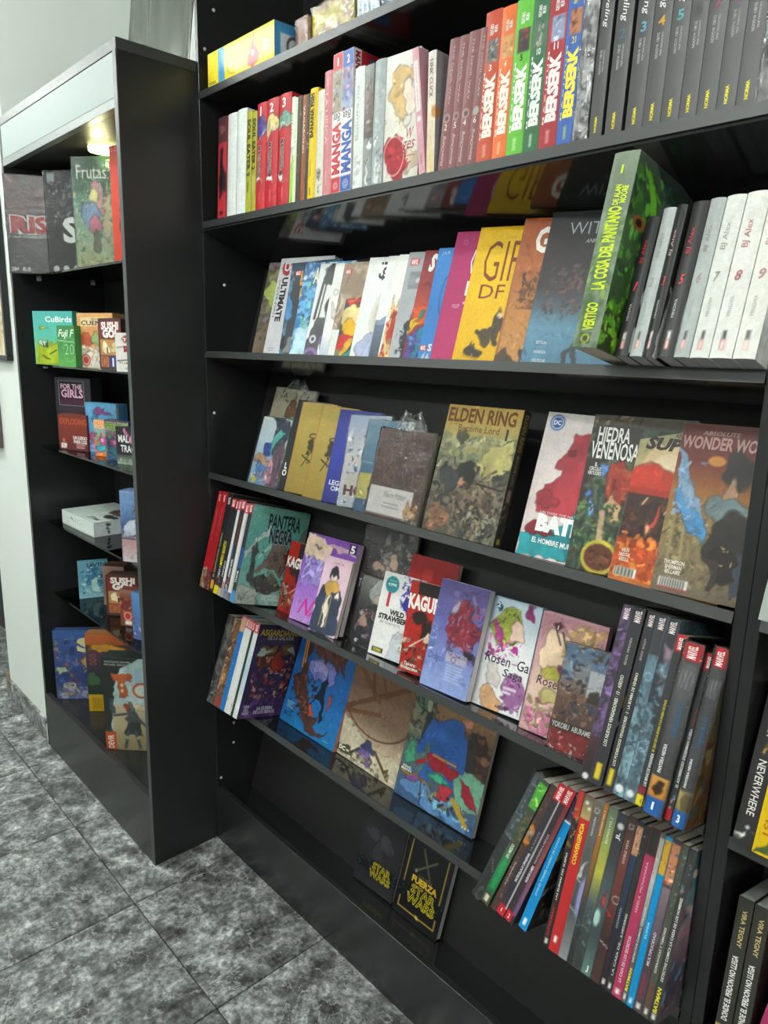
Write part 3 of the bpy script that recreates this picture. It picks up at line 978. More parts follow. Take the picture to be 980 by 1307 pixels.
# ================================================================== things on the shelves
# pose: x, y, z, yaw, lean back, roll, width, height, thickness (metres, radians)
PZ = {
    's2a': (-0.9215, 0.034, 1.4661, 0.1996, 0.2881, 0.0059, 0.158, 0.2398, 0.006),
    's2b': (-0.8732, 0.0355, 1.4655, 0.1997, 0.2866, 0.0037, 0.163, 0.2476, 0.006),
    's2c': (-0.8022, 0.0333, 1.4664, 0.2024, 0.2666, -0.0331, 0.151, 0.2286, 0.006),
    's2d': (-0.762, 0.0336, 1.4663, 0.1997, 0.2871, 0.0044, 0.15, 0.2274, 0.006),
    's2e': (-0.7069, 0.0349, 1.4657, 0.1996, 0.2878, 0.0057, 0.147, 0.2225, 0.006),
    's2f': (-0.647, 0.034, 1.4661, 0.2001, 0.2839, -0.0018, 0.143, 0.2167, 0.006),
    's2g': (-0.6157, 0.0334, 1.4663, 0.1998, 0.2863, 0.0029, 0.144, 0.2178, 0.006),
    's2h': (-0.5954, 0.0357, 1.4654, 0.1983, 0.297, 0.0249, 0.144, 0.2185, 0.006),
    's2i': (-0.5411, 0.0348, 1.4658, 0.1986, 0.2941, 0.02, 0.149, 0.2254, 0.006),
    's2j': (-0.4797, 0.0342, 1.466, 0.1988, 0.2924, 0.0172, 0.148, 0.2236, 0.006),
    's2k': (-0.4506, 0.0344, 1.4659, 0.1982, 0.2964, 0.0268, 0.149, 0.2252, 0.006),
    's2l': (-0.4174, 0.0333, 1.4664, 0.1988, 0.2919, 0.0169, 0.149, 0.226, 0.006),
    's2m': (-0.38, 0.0361, 1.4652, 0.1978, 0.2978, 0.0321, 0.151, 0.2288, 0.006),
    's2n': (-0.3345, 0.0341, 1.466, 0.1993, 0.2887, 0.0102, 0.15, 0.2278, 0.006),
    's2o': (-0.3018, 0.0349, 1.4657, 0.1979, 0.296, 0.031, 0.17, 0.2581, 0.006),
    's2p': (-0.2446, 0.0342, 1.466, 0.1977, 0.2963, 0.0342, 0.172, 0.2605, 0.006),
    's2q': (-0.1419, 0.0303, 1.4676, 0.1976, 0.2953, 0.0356, 0.174, 0.2631, 0.006),
    's2r': (-0.0852, 0.0305, 1.4675, 0.1975, 0.2946, 0.0365, 0.177, 0.2676, 0.006),
    's3a': (-0.974, 0.0557, 1.1334, 0.1182, 0.3035, 0.0446, 0.187, 0.2839, 0.01),
    's3b': (-0.9598, 0.0458, 1.1362, 0.1168, 0.3252, 0.02, 0.119, 0.1802, 0.01),
    's3c': (-0.8327, 0.05, 1.1344, 0.1189, 0.295, 0.0261, 0.169, 0.2553, 0.01),
    's3d': (-0.7841, 0.0354, 1.139, 0.1198, 0.2869, 0.0053, 0.15, 0.2273, 0.01),
    's3e': (-0.7092, 0.0348, 1.1387, 0.1189, 0.2943, 0.0256, 0.149, 0.2258, 0.01),
    's3f': (-0.6338, 0.0351, 1.1388, 0.1198, 0.2864, 0.0041, 0.145, 0.2203, 0.01),
    's3g': (-0.5725, 0.0358, 1.1392, 0.1222, 0.2703, -0.0447, 0.138, 0.2093, 0.01),
    's3h': (-0.5113, 0.0358, 1.1392, 0.121, 0.2783, -0.0212, 0.135, 0.2043, 0.01),
    's3i': (-0.4618, 0.0345, 1.1385, 0.0468, 0.2616, 0.0077, 0.1514, 0.1931, 0.02),
    's3j': (-0.276, 0.0042, 1.1481, -0.0181, 0.2811, -0.0073, 0.1808, 0.2495, 0.022),
    's3k': (-0.0679, 0.0306, 1.1405, 0.0664, 0.3021, 0.0126, 0.17, 0.2585, 0.006),
    's3l': (0.0369, 0.029, 1.1397, 0.0733, 0.2713, -0.0119, 0.17, 0.2609, 0.006),
    's3m': (0.1169, 0.0293, 1.1399, 0.0671, 0.2951, 0.0101, 0.17, 0.2621, 0.006),
    's3n': (0.1883, 0.0302, 1.1403, 0.0718, 0.2795, -0.0065, 0.165, 0.2601, 0.006),
    's4a': (-0.854, 0.0696, 0.8021, 0.0507, 0.2787, -0.0025, 0.115, 0.1889, 0.012),
    's4b': (-0.7655, 0.0354, 0.8107, 0.0859, 0.3159, -0.0002, 0.1834, 0.2263, 0.015),
    's4c': (-0.6676, 0.0374, 0.8122, 0.1061, 0.3408, 0.0018, 0.0885, 0.188, 0.012),
    's4d': (-0.5877, 0.0422, 0.8089, 0.0505, 0.2815, -0.0017, 0.125, 0.2207, 0.012),
    's4e': (-0.5676, 0.0644, 0.8026, 0.1363, 0.2648, -0.0122, 0.1565, 0.2812, 0.012),
    's4f': (-0.5447, 0.0475, 0.808, 0.047, 0.3067, 0.0102, 0.12, 0.1648, 0.012),
    's4g': (-0.4271, 0.0602, 0.8024, 0.0701, 0.2857, -0.0046, 0.188, 0.2849, 0.012),
    's4h': (-0.4662, 0.0408, 0.8099, 0.1002, 0.3096, -0.0084, 0.115, 0.1919, 0.012),
    's4i': (-0.3777, 0.0529, 0.8068, 0.1114, 0.239, -0.0324, 0.115, 0.1962, 0.02),
    's4j': (-0.2954, 0.0352, 0.8107, 0.0722, 0.2967, -0.0014, 0.1298, 0.223, 0.02),
    's4k': (-0.1646, 0.0449, 0.8085, 0.1156, 0.2988, 0.002, 0.1123, 0.2172, 0.02),
    's4l': (-0.0369, 0.0344, 0.8109, 0.0671, 0.2902, -0.0027, 0.1207, 0.2224, 0.02),
    's4m': (0.0418, 0.0255, 0.815, 0.1597, 0.3038, 0.0022, 0.0692, 0.1863, 0.01),
    's5a': (-0.8664, 0.0698, 0.4736, 0.0097, 0.3504, 0.0064, 0.2337, 0.2436, 0.015),
    's5b': (-0.6319, 0.0886, 0.4689, -0.0034, 0.2705, 0.004, 0.219, 0.2439, 0.01),
    's5c': (-0.4054, 0.0753, 0.4721, 0.0381, 0.2928, 0.0028, 0.2344, 0.2409, 0.012),
    's6a': (-0.5588, 0.0839, 0.1423, 0.0264, 0.3186, -0.0201, 0.1427, 0.1827, 0.012),
    's6b': (-0.4121, 0.089, 0.141, 0.0086, 0.3128, 0.0013, 0.1458, 0.1913, 0.014),
    'S4L': (-1.0685, -0.0509, 0.8351, -0.0617, 0.2658, -0.0277, 0.1956, 0.2777, 0.1818),
    'S5L': (-1.0185, -0.0666, 0.5123, 0.0861, 0.3027, 0.0281, 0.136, 0.26, 0.1655),
    'S4R': (0.1512, -0.0606, 0.8377, 0.0092, 0.2841, 0.0264, 0.111, 0.2823, 0.17),
    'S5R1': (-0.0353, -0.0719, 0.5136, 0.003, 0.2882, 0.2469, 0.015, 0.2676, 0.17),
    'S5R2': (-0.0144, -0.0764, 0.5148, 0.0004, 0.2865, 0.2345, 0.015, 0.2642, 0.17),
    'S5R3': (0.0084, -0.0766, 0.5148, 0.0014, 0.2873, 0.2262, 0.015, 0.2659, 0.17),
    'S5R4': (0.0215, -0.0771, 0.515, 0.0044, 0.2895, 0.2243, 0.015, 0.2706, 0.17),
    'S5R5': (0.0411, -0.0795, 0.5157, 0.0058, 0.2908, 0.214, 0.015, 0.2735, 0.17),
    'S5R6': (0.0683, -0.0741, 0.5142, 0.0006, 0.2869, 0.1607, 0.015, 0.2656, 0.17),
    'S5R8': (0.1237, -0.0823, 0.5164, -0.0, 0.2874, -0.0024, 0.015, 0.2684, 0.17),
    'S5R9': (0.1357, -0.0805, 0.5159, -0.0, 0.2876, -0.0055, 0.015, 0.2692, 0.17),
    'S5R10': (0.1569, -0.0812, 0.5161, 0.0, 0.2887, 0.0013, 0.015, 0.2719, 0.17),
    'S5R16': (0.2609, -0.0783, 0.5154, -0.0001, 0.2895, -0.0062, 0.015, 0.2743, 0.17),
    'S5R20': (0.3095, -0.0676, 0.5125, -0.0004, 0.2886, -0.0268, 0.015, 0.2722, 0.17),
    'BJ': (0.1355, -0.0459, 1.4877, 0.0338, 0.2854, -0.0251, 0.1983, 0.2155, 0.148),
    'cosa': (0.0889, -0.08, 1.498, -0.004, 0.213, 0.029, 0.0391, 0.27, 0.1739),
    'l1a': (-1.906, -0.2256, 1.7027, 0.9816, 0.011, -0.011, 0.1222, 0.2902, 0.05),
    'l1b': (-1.8097, -0.136, 1.7057, 0.5887, 0.0089, -0.0015, 0.1024, 0.299, 0.05),
    'l1c': (-1.5732, -0.1388, 1.7059, 0.7026, 0.0378, -0.0284, 0.1117, 0.3018, 0.05),
    'l1d': (-1.3487, -0.1236, 1.7049, 0.3391, 0.0054, -0.0204, 0.2, 0.2956, 0.05),
    'l2a': (-1.9334, -0.1604, 1.4137, 0.4338, 0.041, 0.0105, 0.185, 0.1719, 0.05),
    'l2b': (-1.6814, -0.1745, 1.4186, 0.188, 0.0313, -0.0601, 0.1184, 0.1232, 0.03),
    'l2c': (-1.6054, -0.1399, 1.4152, 0.4068, 0.0131, 0.0099, 0.1535, 0.1605, 0.05),
    'l2d': (-1.4018, -0.159, 1.4215, 0.1415, 0.022, 0.0138, 0.1347, 0.1414, 0.03),
    'l2e': (-1.2655, -0.1694, 1.4187, 0.3341, 0.0105, -0.0178, 0.09, 0.1017, 0.02),
    'l3a': (-1.9398, -0.1033, 1.1346, 0.3565, 0.0726, -0.0325, 0.1661, 0.2333, 0.05),
    'l3b': (-1.8427, -0.1334, 1.1351, 0.3733, 0.0481, -0.0485, 0.1301, 0.1186, 0.05),
    'l3c': (-1.7355, -0.0821, 1.1379, 0.3753, 0.0298, -0.0249, 0.1446, 0.1615, 0.04),
    'l3d': (-1.6297, -0.0987, 1.1392, 0.3094, 0.0237, -0.0049, 0.1, 0.1144, 0.04),
    'l3e': (-1.5348, -0.0996, 1.1407, 0.3194, 0.0179, -0.0101, 0.1, 0.1208, 0.03),
    'l3f': (-1.4323, -0.1117, 1.1413, 0.3337, 0.0101, -0.0176, 0.1, 0.1116, 0.03),
    'l4a': (-1.8945, -0.1269, 0.8675, 0.0116, -0.0014, 0.0074, 0.2693, 0.0489, 0.1012),
    'l4b': (-1.3157, -0.1599, 0.8692, 0.5862, 0.0253, -0.0364, 0.0551, 0.2105, 0.05),
    'l5a': (-1.8331, -0.1067, 0.5988, 1.248, 0.0249, -0.026, 0.0856, 0.1334, 0.03),
    'l5b': (-1.7229, -0.0636, 0.5997, 0.7282, 0.0318, -0.0276, 0.0774, 0.1409, 0.06),
    'l5c': (-1.6181, -0.0962, 0.5997, 0.7609, 0.0294, -0.0296, 0.1114, 0.1439, 0.04),
    'l5d': (-1.5021, -0.0992, 0.6002, 0.539, 0.0412, -0.0031, 0.0384, 0.1217, 0.04),
    'l5e': (-1.3734, -0.1155, 0.6005, 0.3304, 0.0117, -0.0158, 0.1, 0.1513, 0.04),
    'l6a': (-1.9571, -0.1761, 0.1982, 0.9236, 0.0369, -0.0145, 0.1191, 0.269, 0.06),
    'l6b': (-1.7687, -0.1219, 0.1993, 0.8577, 0.0411, -0.0127, 0.2028, 0.295, 0.07),
    'l6c': (-1.535, -0.1416, 0.1995, 0.7684, 0.0149, -0.0157, 0.22, 0.2892, 0.05),
    'l6d': (-1.483, -0.178, 0.1996, 0.7684, 0.0373, -0.0066, 0.1352, 0.3208, 0.06),
}
def PP(k, t=None, w=None, h=None, dy=0.0, dx=0.0, dz=0.0, toy=None):
    p = list(PZ[k])
    if toy is not None:   # push forward or back on its sloping shelf
        q = toy - p[1]
        f = (0.6876 - p[0]) / (-1.0 - p[1])
        p[0] += q * f; p[1] = toy; p[2] -= q * math.tan(TILT)
    if w: p[6] = w
    if h: p[7] = h
    if t: p[8] = t
    p[0] += dx; p[1] += dy; p[2] += dz
    return p

WH, BK, RED = 'f2f1ec', '1b1a1c', 'c9242c'
def marvel(u0, v0, u1, v1, rot=0):
    return [('r', u0, v0, u1, v1, 'c4202a'), ('t', 'MARVEL', u0 + (u1 - u0) * .12, v0 + (v1 - v0) * .12, u1 - (u1 - u0) * .12, v1 - (v1 - v0) * .12, 'f3efec', rot, .03)]
def dots(u0, v0, u1, v1, col, n=3, rows=3):
    """lines of print too small to read, drawn as short bars"""
    out = []
    rnd = random.Random(int(u0 * 1000 + v0 * 77))
    for i in range(rows):
        v = v1 - (v1 - v0) * (i + .3) / rows
        e = u1 - (u1 - u0) * rnd.uniform(0, .4)
        out.append(('r', u0, v - (v1 - v0) / rows * .25, e, v + (v1 - v0) / rows * .25, col))
    return out

# ------------------------------------------------------------------ top shelf (S0)
g0 = 'boxes on the topmost shelf'
p = (-1.045, .002, 2.0992, 0, 0, 0, .281, .0722, .13)
game_box('game_box', 'yellow card game box with a red drop and blue side on the topmost shelf', 'game box', g0, p, 'e8cf1d',
         [('r', .17, .02, .27, .98, '3f93c9'), ('p', [(.62, .3), (.66, .62), (.69, .93), (.72, .62), (.79, .35), (.78, .1), (.70, .02), (.64, .08)], 'c8443a'),
          ('e', .70, .4, .02, None, 'f2e9e0'), ('o', .45, .6, .1, .18, '9a9a3c', .28), ('o', .4, .3, .09, .2, 'a8a23c', .22), ('n', .34, .1, .6, .9, ('b8ac2c', 'd8cc5c', '8f8c3c'), 14, .05, 4),
          ('n', .84, .3, .93, .65, ('f2f2e6', 'e6e6c0'), 8, .03, 5), ('n', .86, .75, .95, .9, ('b8a820',), 5, .02, 6), ('t', 'mamut', .02, .05, .12, .13, '3a3a20', 0, .02)],
         side=[('r', 0, 0, 1, 1, '3f8fc4'), ('r', .12, .1, .75, .72, 'd9dfe6'), ('o', .4, .42, .16, .3, '54504e'), ('e', .4, .35, .06, None, '54504e')], lidf=1.0, ink=INK_GLOSS)
row = [(-.744, .044, .075, .045, ('b88a7c', 'd8c8c0', '8f5a50'), 'small brick-red box behind the blue end of the yellow game box'),
       (-.70, .14, .088, .055, ('d8c93c', 'c8b83a', '8a5a3c'), 'low mustard yellow box lying second along the topmost shelf'),
       (-.56, .07, .085, .06, ('dfe4e4', '7aa0b8', 'f0f0ee', '5a8098'), 'stack of white and blue striped packs on the topmost shelf'),
       (-.486, .08, .09, .06, ('4f6c86', '7a93a8', '31485c'), 'slate blue box between striped packs and brown box on the topmost shelf'),
       (-.402, .1, .088, .06, ('7a5240', 'b08a74', '5c3a30'), 'brown wrapped box toward the middle of the topmost shelf'),
       (-.298, .12, .09, .07, ('d8b8b4', 'efe6e2', 'b88a90'), 'pale pink wrapped box touching the top edge of the picture')]
for i, (x, wd, hh, y, cols, lab) in enumerate(row):
    ops = []
    if i == 2:
        for q in range(5):
            ops += [('r', .02 + q * .2, 0, .12 + q * .2, 1, 'eef0ee'), ('r', .12 + q * .2, 0, .16 + q * .2, 1, '6c94b0')]
    else:
        ops = [('n', 0, .2, 1, 1, cols, 22, .07, i + 3)]
    game_box('game_box', lab, 'game box', g0, (x, y, 2.0992, 0, 0, 0, wd - .003, hh, .12), (cols, 30, i), ops, wrap=i + 40)

# ------------------------------------------------------------------ upper shelf (S1): spines
g1 = 'manga volumes on the upper shelf'
S1 = [(-1.0199, .0392, .231), (-.9752, .0414, .23), (-.932, .0395, .231), (-.892, .0218, .22), (-.8698, .0205, .215), (-.8484, .0382, .227), (-.8094, .0465, .227), (-.761, .0445, .227),
      (-.7151, .0121, .214), (-.7028, .0098, .21), (-.6927, .0163, .211), (-.6761, .0177, .209), (-.6581, .0082, .209), (-.6497, .0265, .215), (-.6229, .0256, .206), (-.597, .0272, .236),
      (-.5694, .0292, .263), (-.5397, .0332, .262), (-.5005, .0294, .22), (-.4708, .0251, .218), (-.4455, .0312, .219), (-.4141, .0325, .218),
      (-.2684, .0226, .208), (-.2456, .0198, .207), (-.2256, .0236, .208), (-.2018, .0205, .207), (-.1811, .0333, .226), (-.1476, .0286, .224), (-.1188, .0328, .226),
      (-.0858, .0297, .227), (-.0559, .0329, .227), (-.0228, .0288, .227), (.0062, .0245, .235), (.0334, .0216, .24), (.0599, .0268, .24), (.092, .0259, .24), (.1181, .0261, .24), (.1444, .0257, .24), (.1703, .0237, .24), (.1942, .0254, .24), (.2198, .0244, .24), (.2444, .0254, .24), (.27, .0237, .24)]
Z1 = SH['S1'] + .0004
def s1(i, label, base, art, d=.125, roll=0.0, bulge=.0016, **kw):
    x, wd, h = S1[i]
    return spine_book('manga_volume', label, 'book', g1, (x, .004, Z1, 0, .045, roll, wd - .0004, h, d), base, art, bulge=bulge, **kw)
s1(0, 'red spine with a black standing figure, first on the upper shelf', 'b8323c', [('r', 0, .75, 1, 1, '4c2a2e'), ('b', .5, .88, .3, .06, '7a4a4c', 2), ('b', .5, .42, .34, .2, '2a1a1e', 3), ('e', .5, .66, .16, .04, '2a1a1e'), ('r', 0, 0, 1, .16, 'c2343e'), ('r', .3, .03, .7, .07, '5a1a20')])
s1(1, 'plain white volume right of the red spine with the black figure', 'dfe3e0', [('r', .2, .2, .26, .6, 'cdd2d0'), ('r', .7, .15, .74, .4, 'd2d6d4')], bulge=.003)
s1(2, 'plain white volume left of the olive spines', 'e2e6e2', [('r', .2, .25, .26, .62, 'cfd4d2'), ('l', 0, .44, 1, .42, .02, 'c2c8c6')], bulge=.003)
s1(3, 'first olive yellow spine with black lettering beside plain white volume', 'a9a52c', [('t', 'SOUL EATER 2', .2, .36, .8, .92, '26260e', -90, .03), ('r', .4, .2, .6, .3, '5a5a18')])
s1(4, 'second olive yellow spine with black lettering beside the red trio', 'a3a030', [('t', 'SOUL EATER 2', .2, .42, .8, .93, '26260e', -90, .03), ('r', .35, .2, .65, .36, 'bdb964')])
for i, num, cols, lab in ((5, '1', ('4a3a8a', '6a62b0', '2a2660'), 'red spine with purple roundel, left of three matching red volumes'), (6, '2', ('d8c88a', 'c0a868', 'e8dcb0'), 'red spine with cream roundel, middle of three matching red volumes'), (7, '3', ('6a9a8a', 'a8c0a8', '3c6a62'), 'red spine with green roundel, right of three matching red volumes')):
    s1(i, lab, 'b9262f', [('b', .5, .76, .5, .09, cols[0], i, .08), ('n', .08, .7, .92, .83, cols, 10, .25, i), ('p', [(.05, .66), (.5, .70), (.95, .73), (.95, .715), (.5, .685), (.05, .645)], 'ece4e0'),
                          ('p', [(.2, .42), (.6, .3), (.72, .21), (.62, .25), (.3, .25), (.14, .3), (.42, .31)], 'd9dcdc'), ('p', [(.32, .29), (.56, .3), (.48, .33), (.34, .34)], '2c2c30'),
                          ('t', 'MAZINGER', .28, .32, .56, .6, '3a1216', -90, .03, 0, 'd8d0cc'), ('t', num, .3, .88, .68, .96, 'f4e9e6', 0, .03), ('r', .46, .06, .52, .16, 'd8888c')], bulge=.003)
s1(8, 'slim pale spine with a lime green lower half next to the red trio', 'e9ede0', [('g', .2, 0, 1, .45, '86c828', 'a8d848'), ('b', .45, .4, .4, .08, 'f4f6ee', 4), ('t', 'PINK', .3, .6, .7, .85, '7ab838', -90)])
s1(9, 'slim white spine with tiny green print', 'dce6c8', [('n', .1, .1, .9, .95, ('7ab04a', 'eef2e0', '5a7a3c'), 10, .4, 9)])
s1(10, 'dark umber spine between the white-green and rust spines', '4a3a2c', [('n', .1, .1, .9, .95, ('6a5440', '32281e', '8a7458'), 9, .4, 10)])
s1(11, 'rust orange spine with white streaked lettering', '8f5430', [('t', 'VAGABOND', .35, .45, .7, .9, 'e0cdb8', -90, .02), ('n', .1, .05, .9, .4, ('a86a40', '6a3a22'), 8, .4, 11)])
s1(12, 'thin navy spine left of the yellow spine', '2f3a4c', [('n', .1, .1, .9, .9, ('56657c', '1e2634', 'b8bcc4'), 8, .4, 12)])
s1(13, 'bright yellow spine with black capitals', 'e2bf14', [('t', 'BANANA FISH', .2, .56, .68, .95, '2a2408', 90, .03), ('r', .42, .2, .5, .36, '8a7410'), ('r', .4, .03, .52, .1, '6a5a10')], bulge=.003)
s1(14, 'cream spine with grey flowers at its foot', 'd5d2c2', [('e', .45, .22, .3, .05, '6a6a66'), ('n', .1, .02, .9, .3, ('b8b4a0', '8f8c80', 'c8bca8', '5a5a56'), 14, .3, 14), ('r', .45, .5, .52, .8, 'b8b8ac')])
s1(15, 'tall rose pink spine with pale red lettering', 'c98086', [('t', 'LA LIRICA', .3, .42, .62, .82, 'e6c0be', -90, .02), ('r', .42, .88, .5, .94, 'e0b8b8'), ('r', .46, .08, .52, .2, 'e0b0b0')], roll=-.026, bulge=.003)
for i, bc, nm, lab in ((16, 'c23038', '1', 'tall white and red spine with comic panels and red capitals'), (17, '3a5aa8', '2', 'tall white and blue spine with comic panels and blue capitals')):
    s1(i, lab, 'e9e9e6', [('r', 0, 0, 1, .115, bc), ('o', .5, .055, .25, .16, 'e4e4e2'), ('o', .5, .055, .13, .3, 'e4e4e2'), ('r', 0, .88, 1, 1, bc), ('t', nm, .4, .91, .62, .965, 'f2efec', 0, .03),
                          ('g', 0, .58, 1, .88, 'a8b4c8', '6a7aa0', 'c0a8b8') if i == 17 else ('r', 0, .58, 1, .88, '9a8f7c'), ('n', 0, .58, 1, .88, ('3a3a44', 'c8ccd4', '7a8aa8', 'd8b8a8', '54483c') if i == 16 else ('8a6a9a', 'b8a0c0', '4a5a8a', 'a04a6a'), 16, .3, i),
                          ('t', 'ISS', .15, .535, .5, .575, '1c1c20', 90, .03), ('t', 'HO', .55, .52, .88, .575, '1c1c20', 90, .03), ('t', 'MANGA', .1, .14, .92, .5, bc, 90, .05)], roll=-.03, bulge=0.0,
       side=[('r', 0, 0, 1, 1, 'a92630'), ('r', .0, 0, .13, 1, 'e9e9e6'), ('t', 'MANGA', .03, .78, .11, .98, 'a92630', -90, .04), ('r', .28, .86, .62, .96, '3a7ab8')] if i == 17 else None, d=.15)
s1(18, 'white spine with fine grey script right of the blue and white spine', 'dfe2df', [('t', 'Bokura no', .25, .4, .6, .85, 'b0b4b4', 90), ('n', .1, .02, .9, .35, ('b8bcbc', 'd8dada'), 10, .3, 18)], roll=-.03, bulge=.003)
s1(19, 'grey spine with dim figures and a white diamond', '8f9492', [('g', 0, .4, 1, 1, '5a504e', '7a6a66', '8a9290'), ('n', 0, .42, 1, .95, ('54484a', 'b8bab8', '7a6460', 'a08a84'), 18, .3, 19), ('p', [(.5, .41), (.7, .36), (.5, .31), (.3, .36)], 'f2f2f0'), ('t', '3', .42, .34, .58, .38, '3a3a3c'), ('p', [(.2, 0), (.45, .3), (.6, 0)], 'dcdede')], roll=-.026)
s1(20, 'smooth grey-blue spine with a small white diamond', 'a3abac', [('p', [(.5, .42), (.7, .37), (.5, .32), (.3, .37)], 'f2f2f0'), ('t', '4', .42, .35, .58, .39, '4a4a4c'), ('p', [(.1, 0), (.4, .32), (.75, 0)], 'ccd0d0'), ('n', .5, .02, 1, .3, ('6a6a68', 'c8caca'), 8, .25, 20)], roll=-.015, bulge=.004)
# front cover turned out among the spines
face_book('manga_volume', 'white manga with blond hair and scarlet cloth, turned face out among the spines', 'book', g1, (-.4132, .006, Z1, .12, .044, -.034, .083, .2195, .02), 'e3e2dc',
          [('g', 0, 0, 1, 1, 'd8d2c8', 'e0dccf', 'e6e8e2'), ('b', .52, .68, .34, .2, 'd2b27c', 3, .15), ('n', .2, .38, .85, .88, ('dcc79c', 'c9a568', 'e6d8b8', 'b8945c'), 26, .1, 23), ('b', .72, .62, .17, .13, 'e8d9c8', 5, .1),
           ('p', [(.05, .30), (.3, .4), (.62, .3), (.6, .02), (.3, 0), (.12, .1)], 'a81f2a'), ('n', .1, .05, .6, .35, ('c22c36', '8a1620', 'b02430'), 10, .12, 24), ('o', .3, .2, .3, .05, 'e6d8d4', .16), ('b', .78, .16, .2, .1, 'c8b49c', 7),
           ('b', .62, .46, .12, .05, 'e6e0d4', 9), ('t', 'W', .66, .32, .86, .4, 'a02a34', 0, 0, .3), ('t', 'ages', .44, .2, .9, .3, 'a02a34', 0, 0, .4), ('l', .55, .18, .92, .18, .015, 'a02a34'), ('t', 'fr', .62, .08, .8, .16, 'a02a34', 0, 0, .3), ('t', '5', .01, .47, .07, .51, '8a8a88')], spine='L')
spine_book('manga_volume', 'slim pink volume leaning left with a white label panel on its spine', 'book', g1, (-.3145, .004, Z1, .05, .042, -.16, .0155, .217, .12), 'cf9aa6', [('r', .2, .5, .8, .9, 'e9e0dd'), ('t', 'I cannot reach you', .35, .53, .65, .87, 'a88a90', -90), ('e', .5, .44, .28, None, 'efe4e4'), ('r', .4, .08, .6, .16, 'a86a78')])
spine_book('manga_volume', 'cream volume with grey cover leaning right behind the slim pink one', 'book', g1, (-.2965, .004, Z1, 0, .042, -.06, .019, .2, .12), 'd8cfc0', [('g', 0, 0, 1, 1, 'd8bf90', 'ddd0bc', 'd9d3cc'), ('t', 'LINK CLICK', .3, .62, .72, .93, '7a5a54', -90, .01), ('e', .9, .5, .3, .05, 'c8813a')],
           side=[('r', 0, 0, 1, 1, '9f9aa0'), ('r', .3, .2, 1, .62, '343446'), ('e', .06, .5, .06, None, 'c8813a'), ('l', .15, .2, .35, .12, .02, '2a2a3a')], bulge=.002)
for i, nm in ((22, '2'), (23, '5'), (24, '4'), (25, '6')):
    s1(i, 'mauve brown spine with white script, ' + {22: 'first', 23: 'second', 24: 'third', 25: 'last'}[i] + ' of four left of the orange-red spine', '7d4b4c', [('e', .45, .4, .3, None, 'c8b4a8'), ('e', .45, .4, .22, None, '5a3434' if i != 25 else '8a9a9a'), ('t', nm, .3, .31, .6, .355, 'e8dcd8'), ('t', 'ShinaChang', .25, .03, .6, .27, 'ddc8c2', 90, 0, .3), ('t', 'THE DEVIL WAY', .45, .5, .62, .95, 'cdb2ae', -90)], roll=.05, bulge=.001)
BZ = [(26, '3', 'b84426', 'f0e6dc', ('6a6664', 'a8a09a', '3a3836'), 'orange-red'), (27, '4', 'd8692a', 'f3e6da', ('c89058', 'e0b070', 'a86a38'), 'orange'), (28, '5', '5cb030', 'f0f2e6', ('3a2a2c', '8a3a38', '5a5450'), 'lime green'), (29, '10', '28623a', 'e6ece4', ('4a6452', 'a8a894', '2a3e30'), 'bottle green'), (30, '11', '9c2028', 'f0e2e0', ('8a94b0', 'c8ccd8', '6a6e8a'), 'crimson'), (31, '21', '2e5aa8', 'e8d84a', ('a86a48', '5a3228', 'd09070'), 'cobalt blue')]
for i, nm, bc, tcx, cols, cn in BZ:
    s1(i, cn + ' thick spine with huge upright capitals reading upward', bc, [('r', .22, .66, .92, .81, cols[0]), ('n', .22, .66, .92, .81, cols, 12, .22, i), ('t', 'BERSERK', .31, .165, .84, .565, tcx, 90, .06), ('t', 'M A X I M U M', .15, .15, .23, .6, tcx, 90, .01),
       ('t', nm, .45, .605, .68 if len(nm) > 1 else .6, .645, '1c1c1c' if i == 28 else tcx, 0, .02), ('t', 'KENTARO\nMIURA', .36, .84, .8, .91, tcx, 90, .03), ('r', .42, .035, .46, .1, tcx), ('r', .54, .035, .58, .1, tcx), ('r', .42, .1, .58, .105, tcx), ('r', .42, .03, .58, .035, tcx)], d=.148, bulge=.0012)
s1(32, 'black and white art spine in crumpled plastic after the cobalt spine', ('3a3a3c', '8a8a8a', 'c9c9c6', '545456') and (('38383a', '77777a', 'b9b9b6', '4c4c50'), 30, 5), [('n', 0, 0, 1, 1, ('2c2c2e', 'a8a8a6', 'd8d8d6', '6a6a6c'), 40, .3, 32)], wrap=61)
NUMC = {34: ('2', '3f6a78'), 35: ('3', '5f9fb8'), 36: ('4', 'c9922e'), 37: ('5', '5aa0a8'), 38: ('6', '3a3a3c'), 39: ('7', 'a83a5c'), 40: ('8', '8a3a7a'), 41: ('9', '6a6a9a')}
for i in range(33, 42):
    ops = [('t', 'Leveling', .25, .6, .7, .84, 'e9e9e6', -90, .0, .3), ('t', 'SOLO', .35, .86, .7, .97, 'e9e9e6', -90, .0, .3), ('t', 'DUBU  H-GOON', .3, .35, .45, .48, 'c9c9c4', -90), ('t', 'CHUGONG (PIA)', .52, .36, .66, .48, 'c9c9c4', -90), ('t', 'NORMA', .4, .025, .58, .115, 'e6d81e', 90, .03)]
    if i in NUMC:
        ops.append(('t', NUMC[i][0], .3, .515, .66, .565, NUMC[i][1], 0, .02))
    lab = {33: 'dark grey spine without number, first of the matching grey set', 34: 'dark grey spine numbered with a dim teal figure', 35: 'dark grey spine numbered with a sky blue figure', 36: 'dark grey spine numbered with an ochre figure', 37: 'dark grey spine numbered with a turquoise figure', 38: 'dark grey spine with a blackish number between turquoise and pink numbers', 39: 'dark grey spine numbered with a pink figure', 40: 'dark grey spine numbered with a purple figure', 41: 'dark grey spine numbered in lilac, ninth of the matching set'}[i]
    s1(i, lab, '333333', ops, d=.15, bulge=.0006)
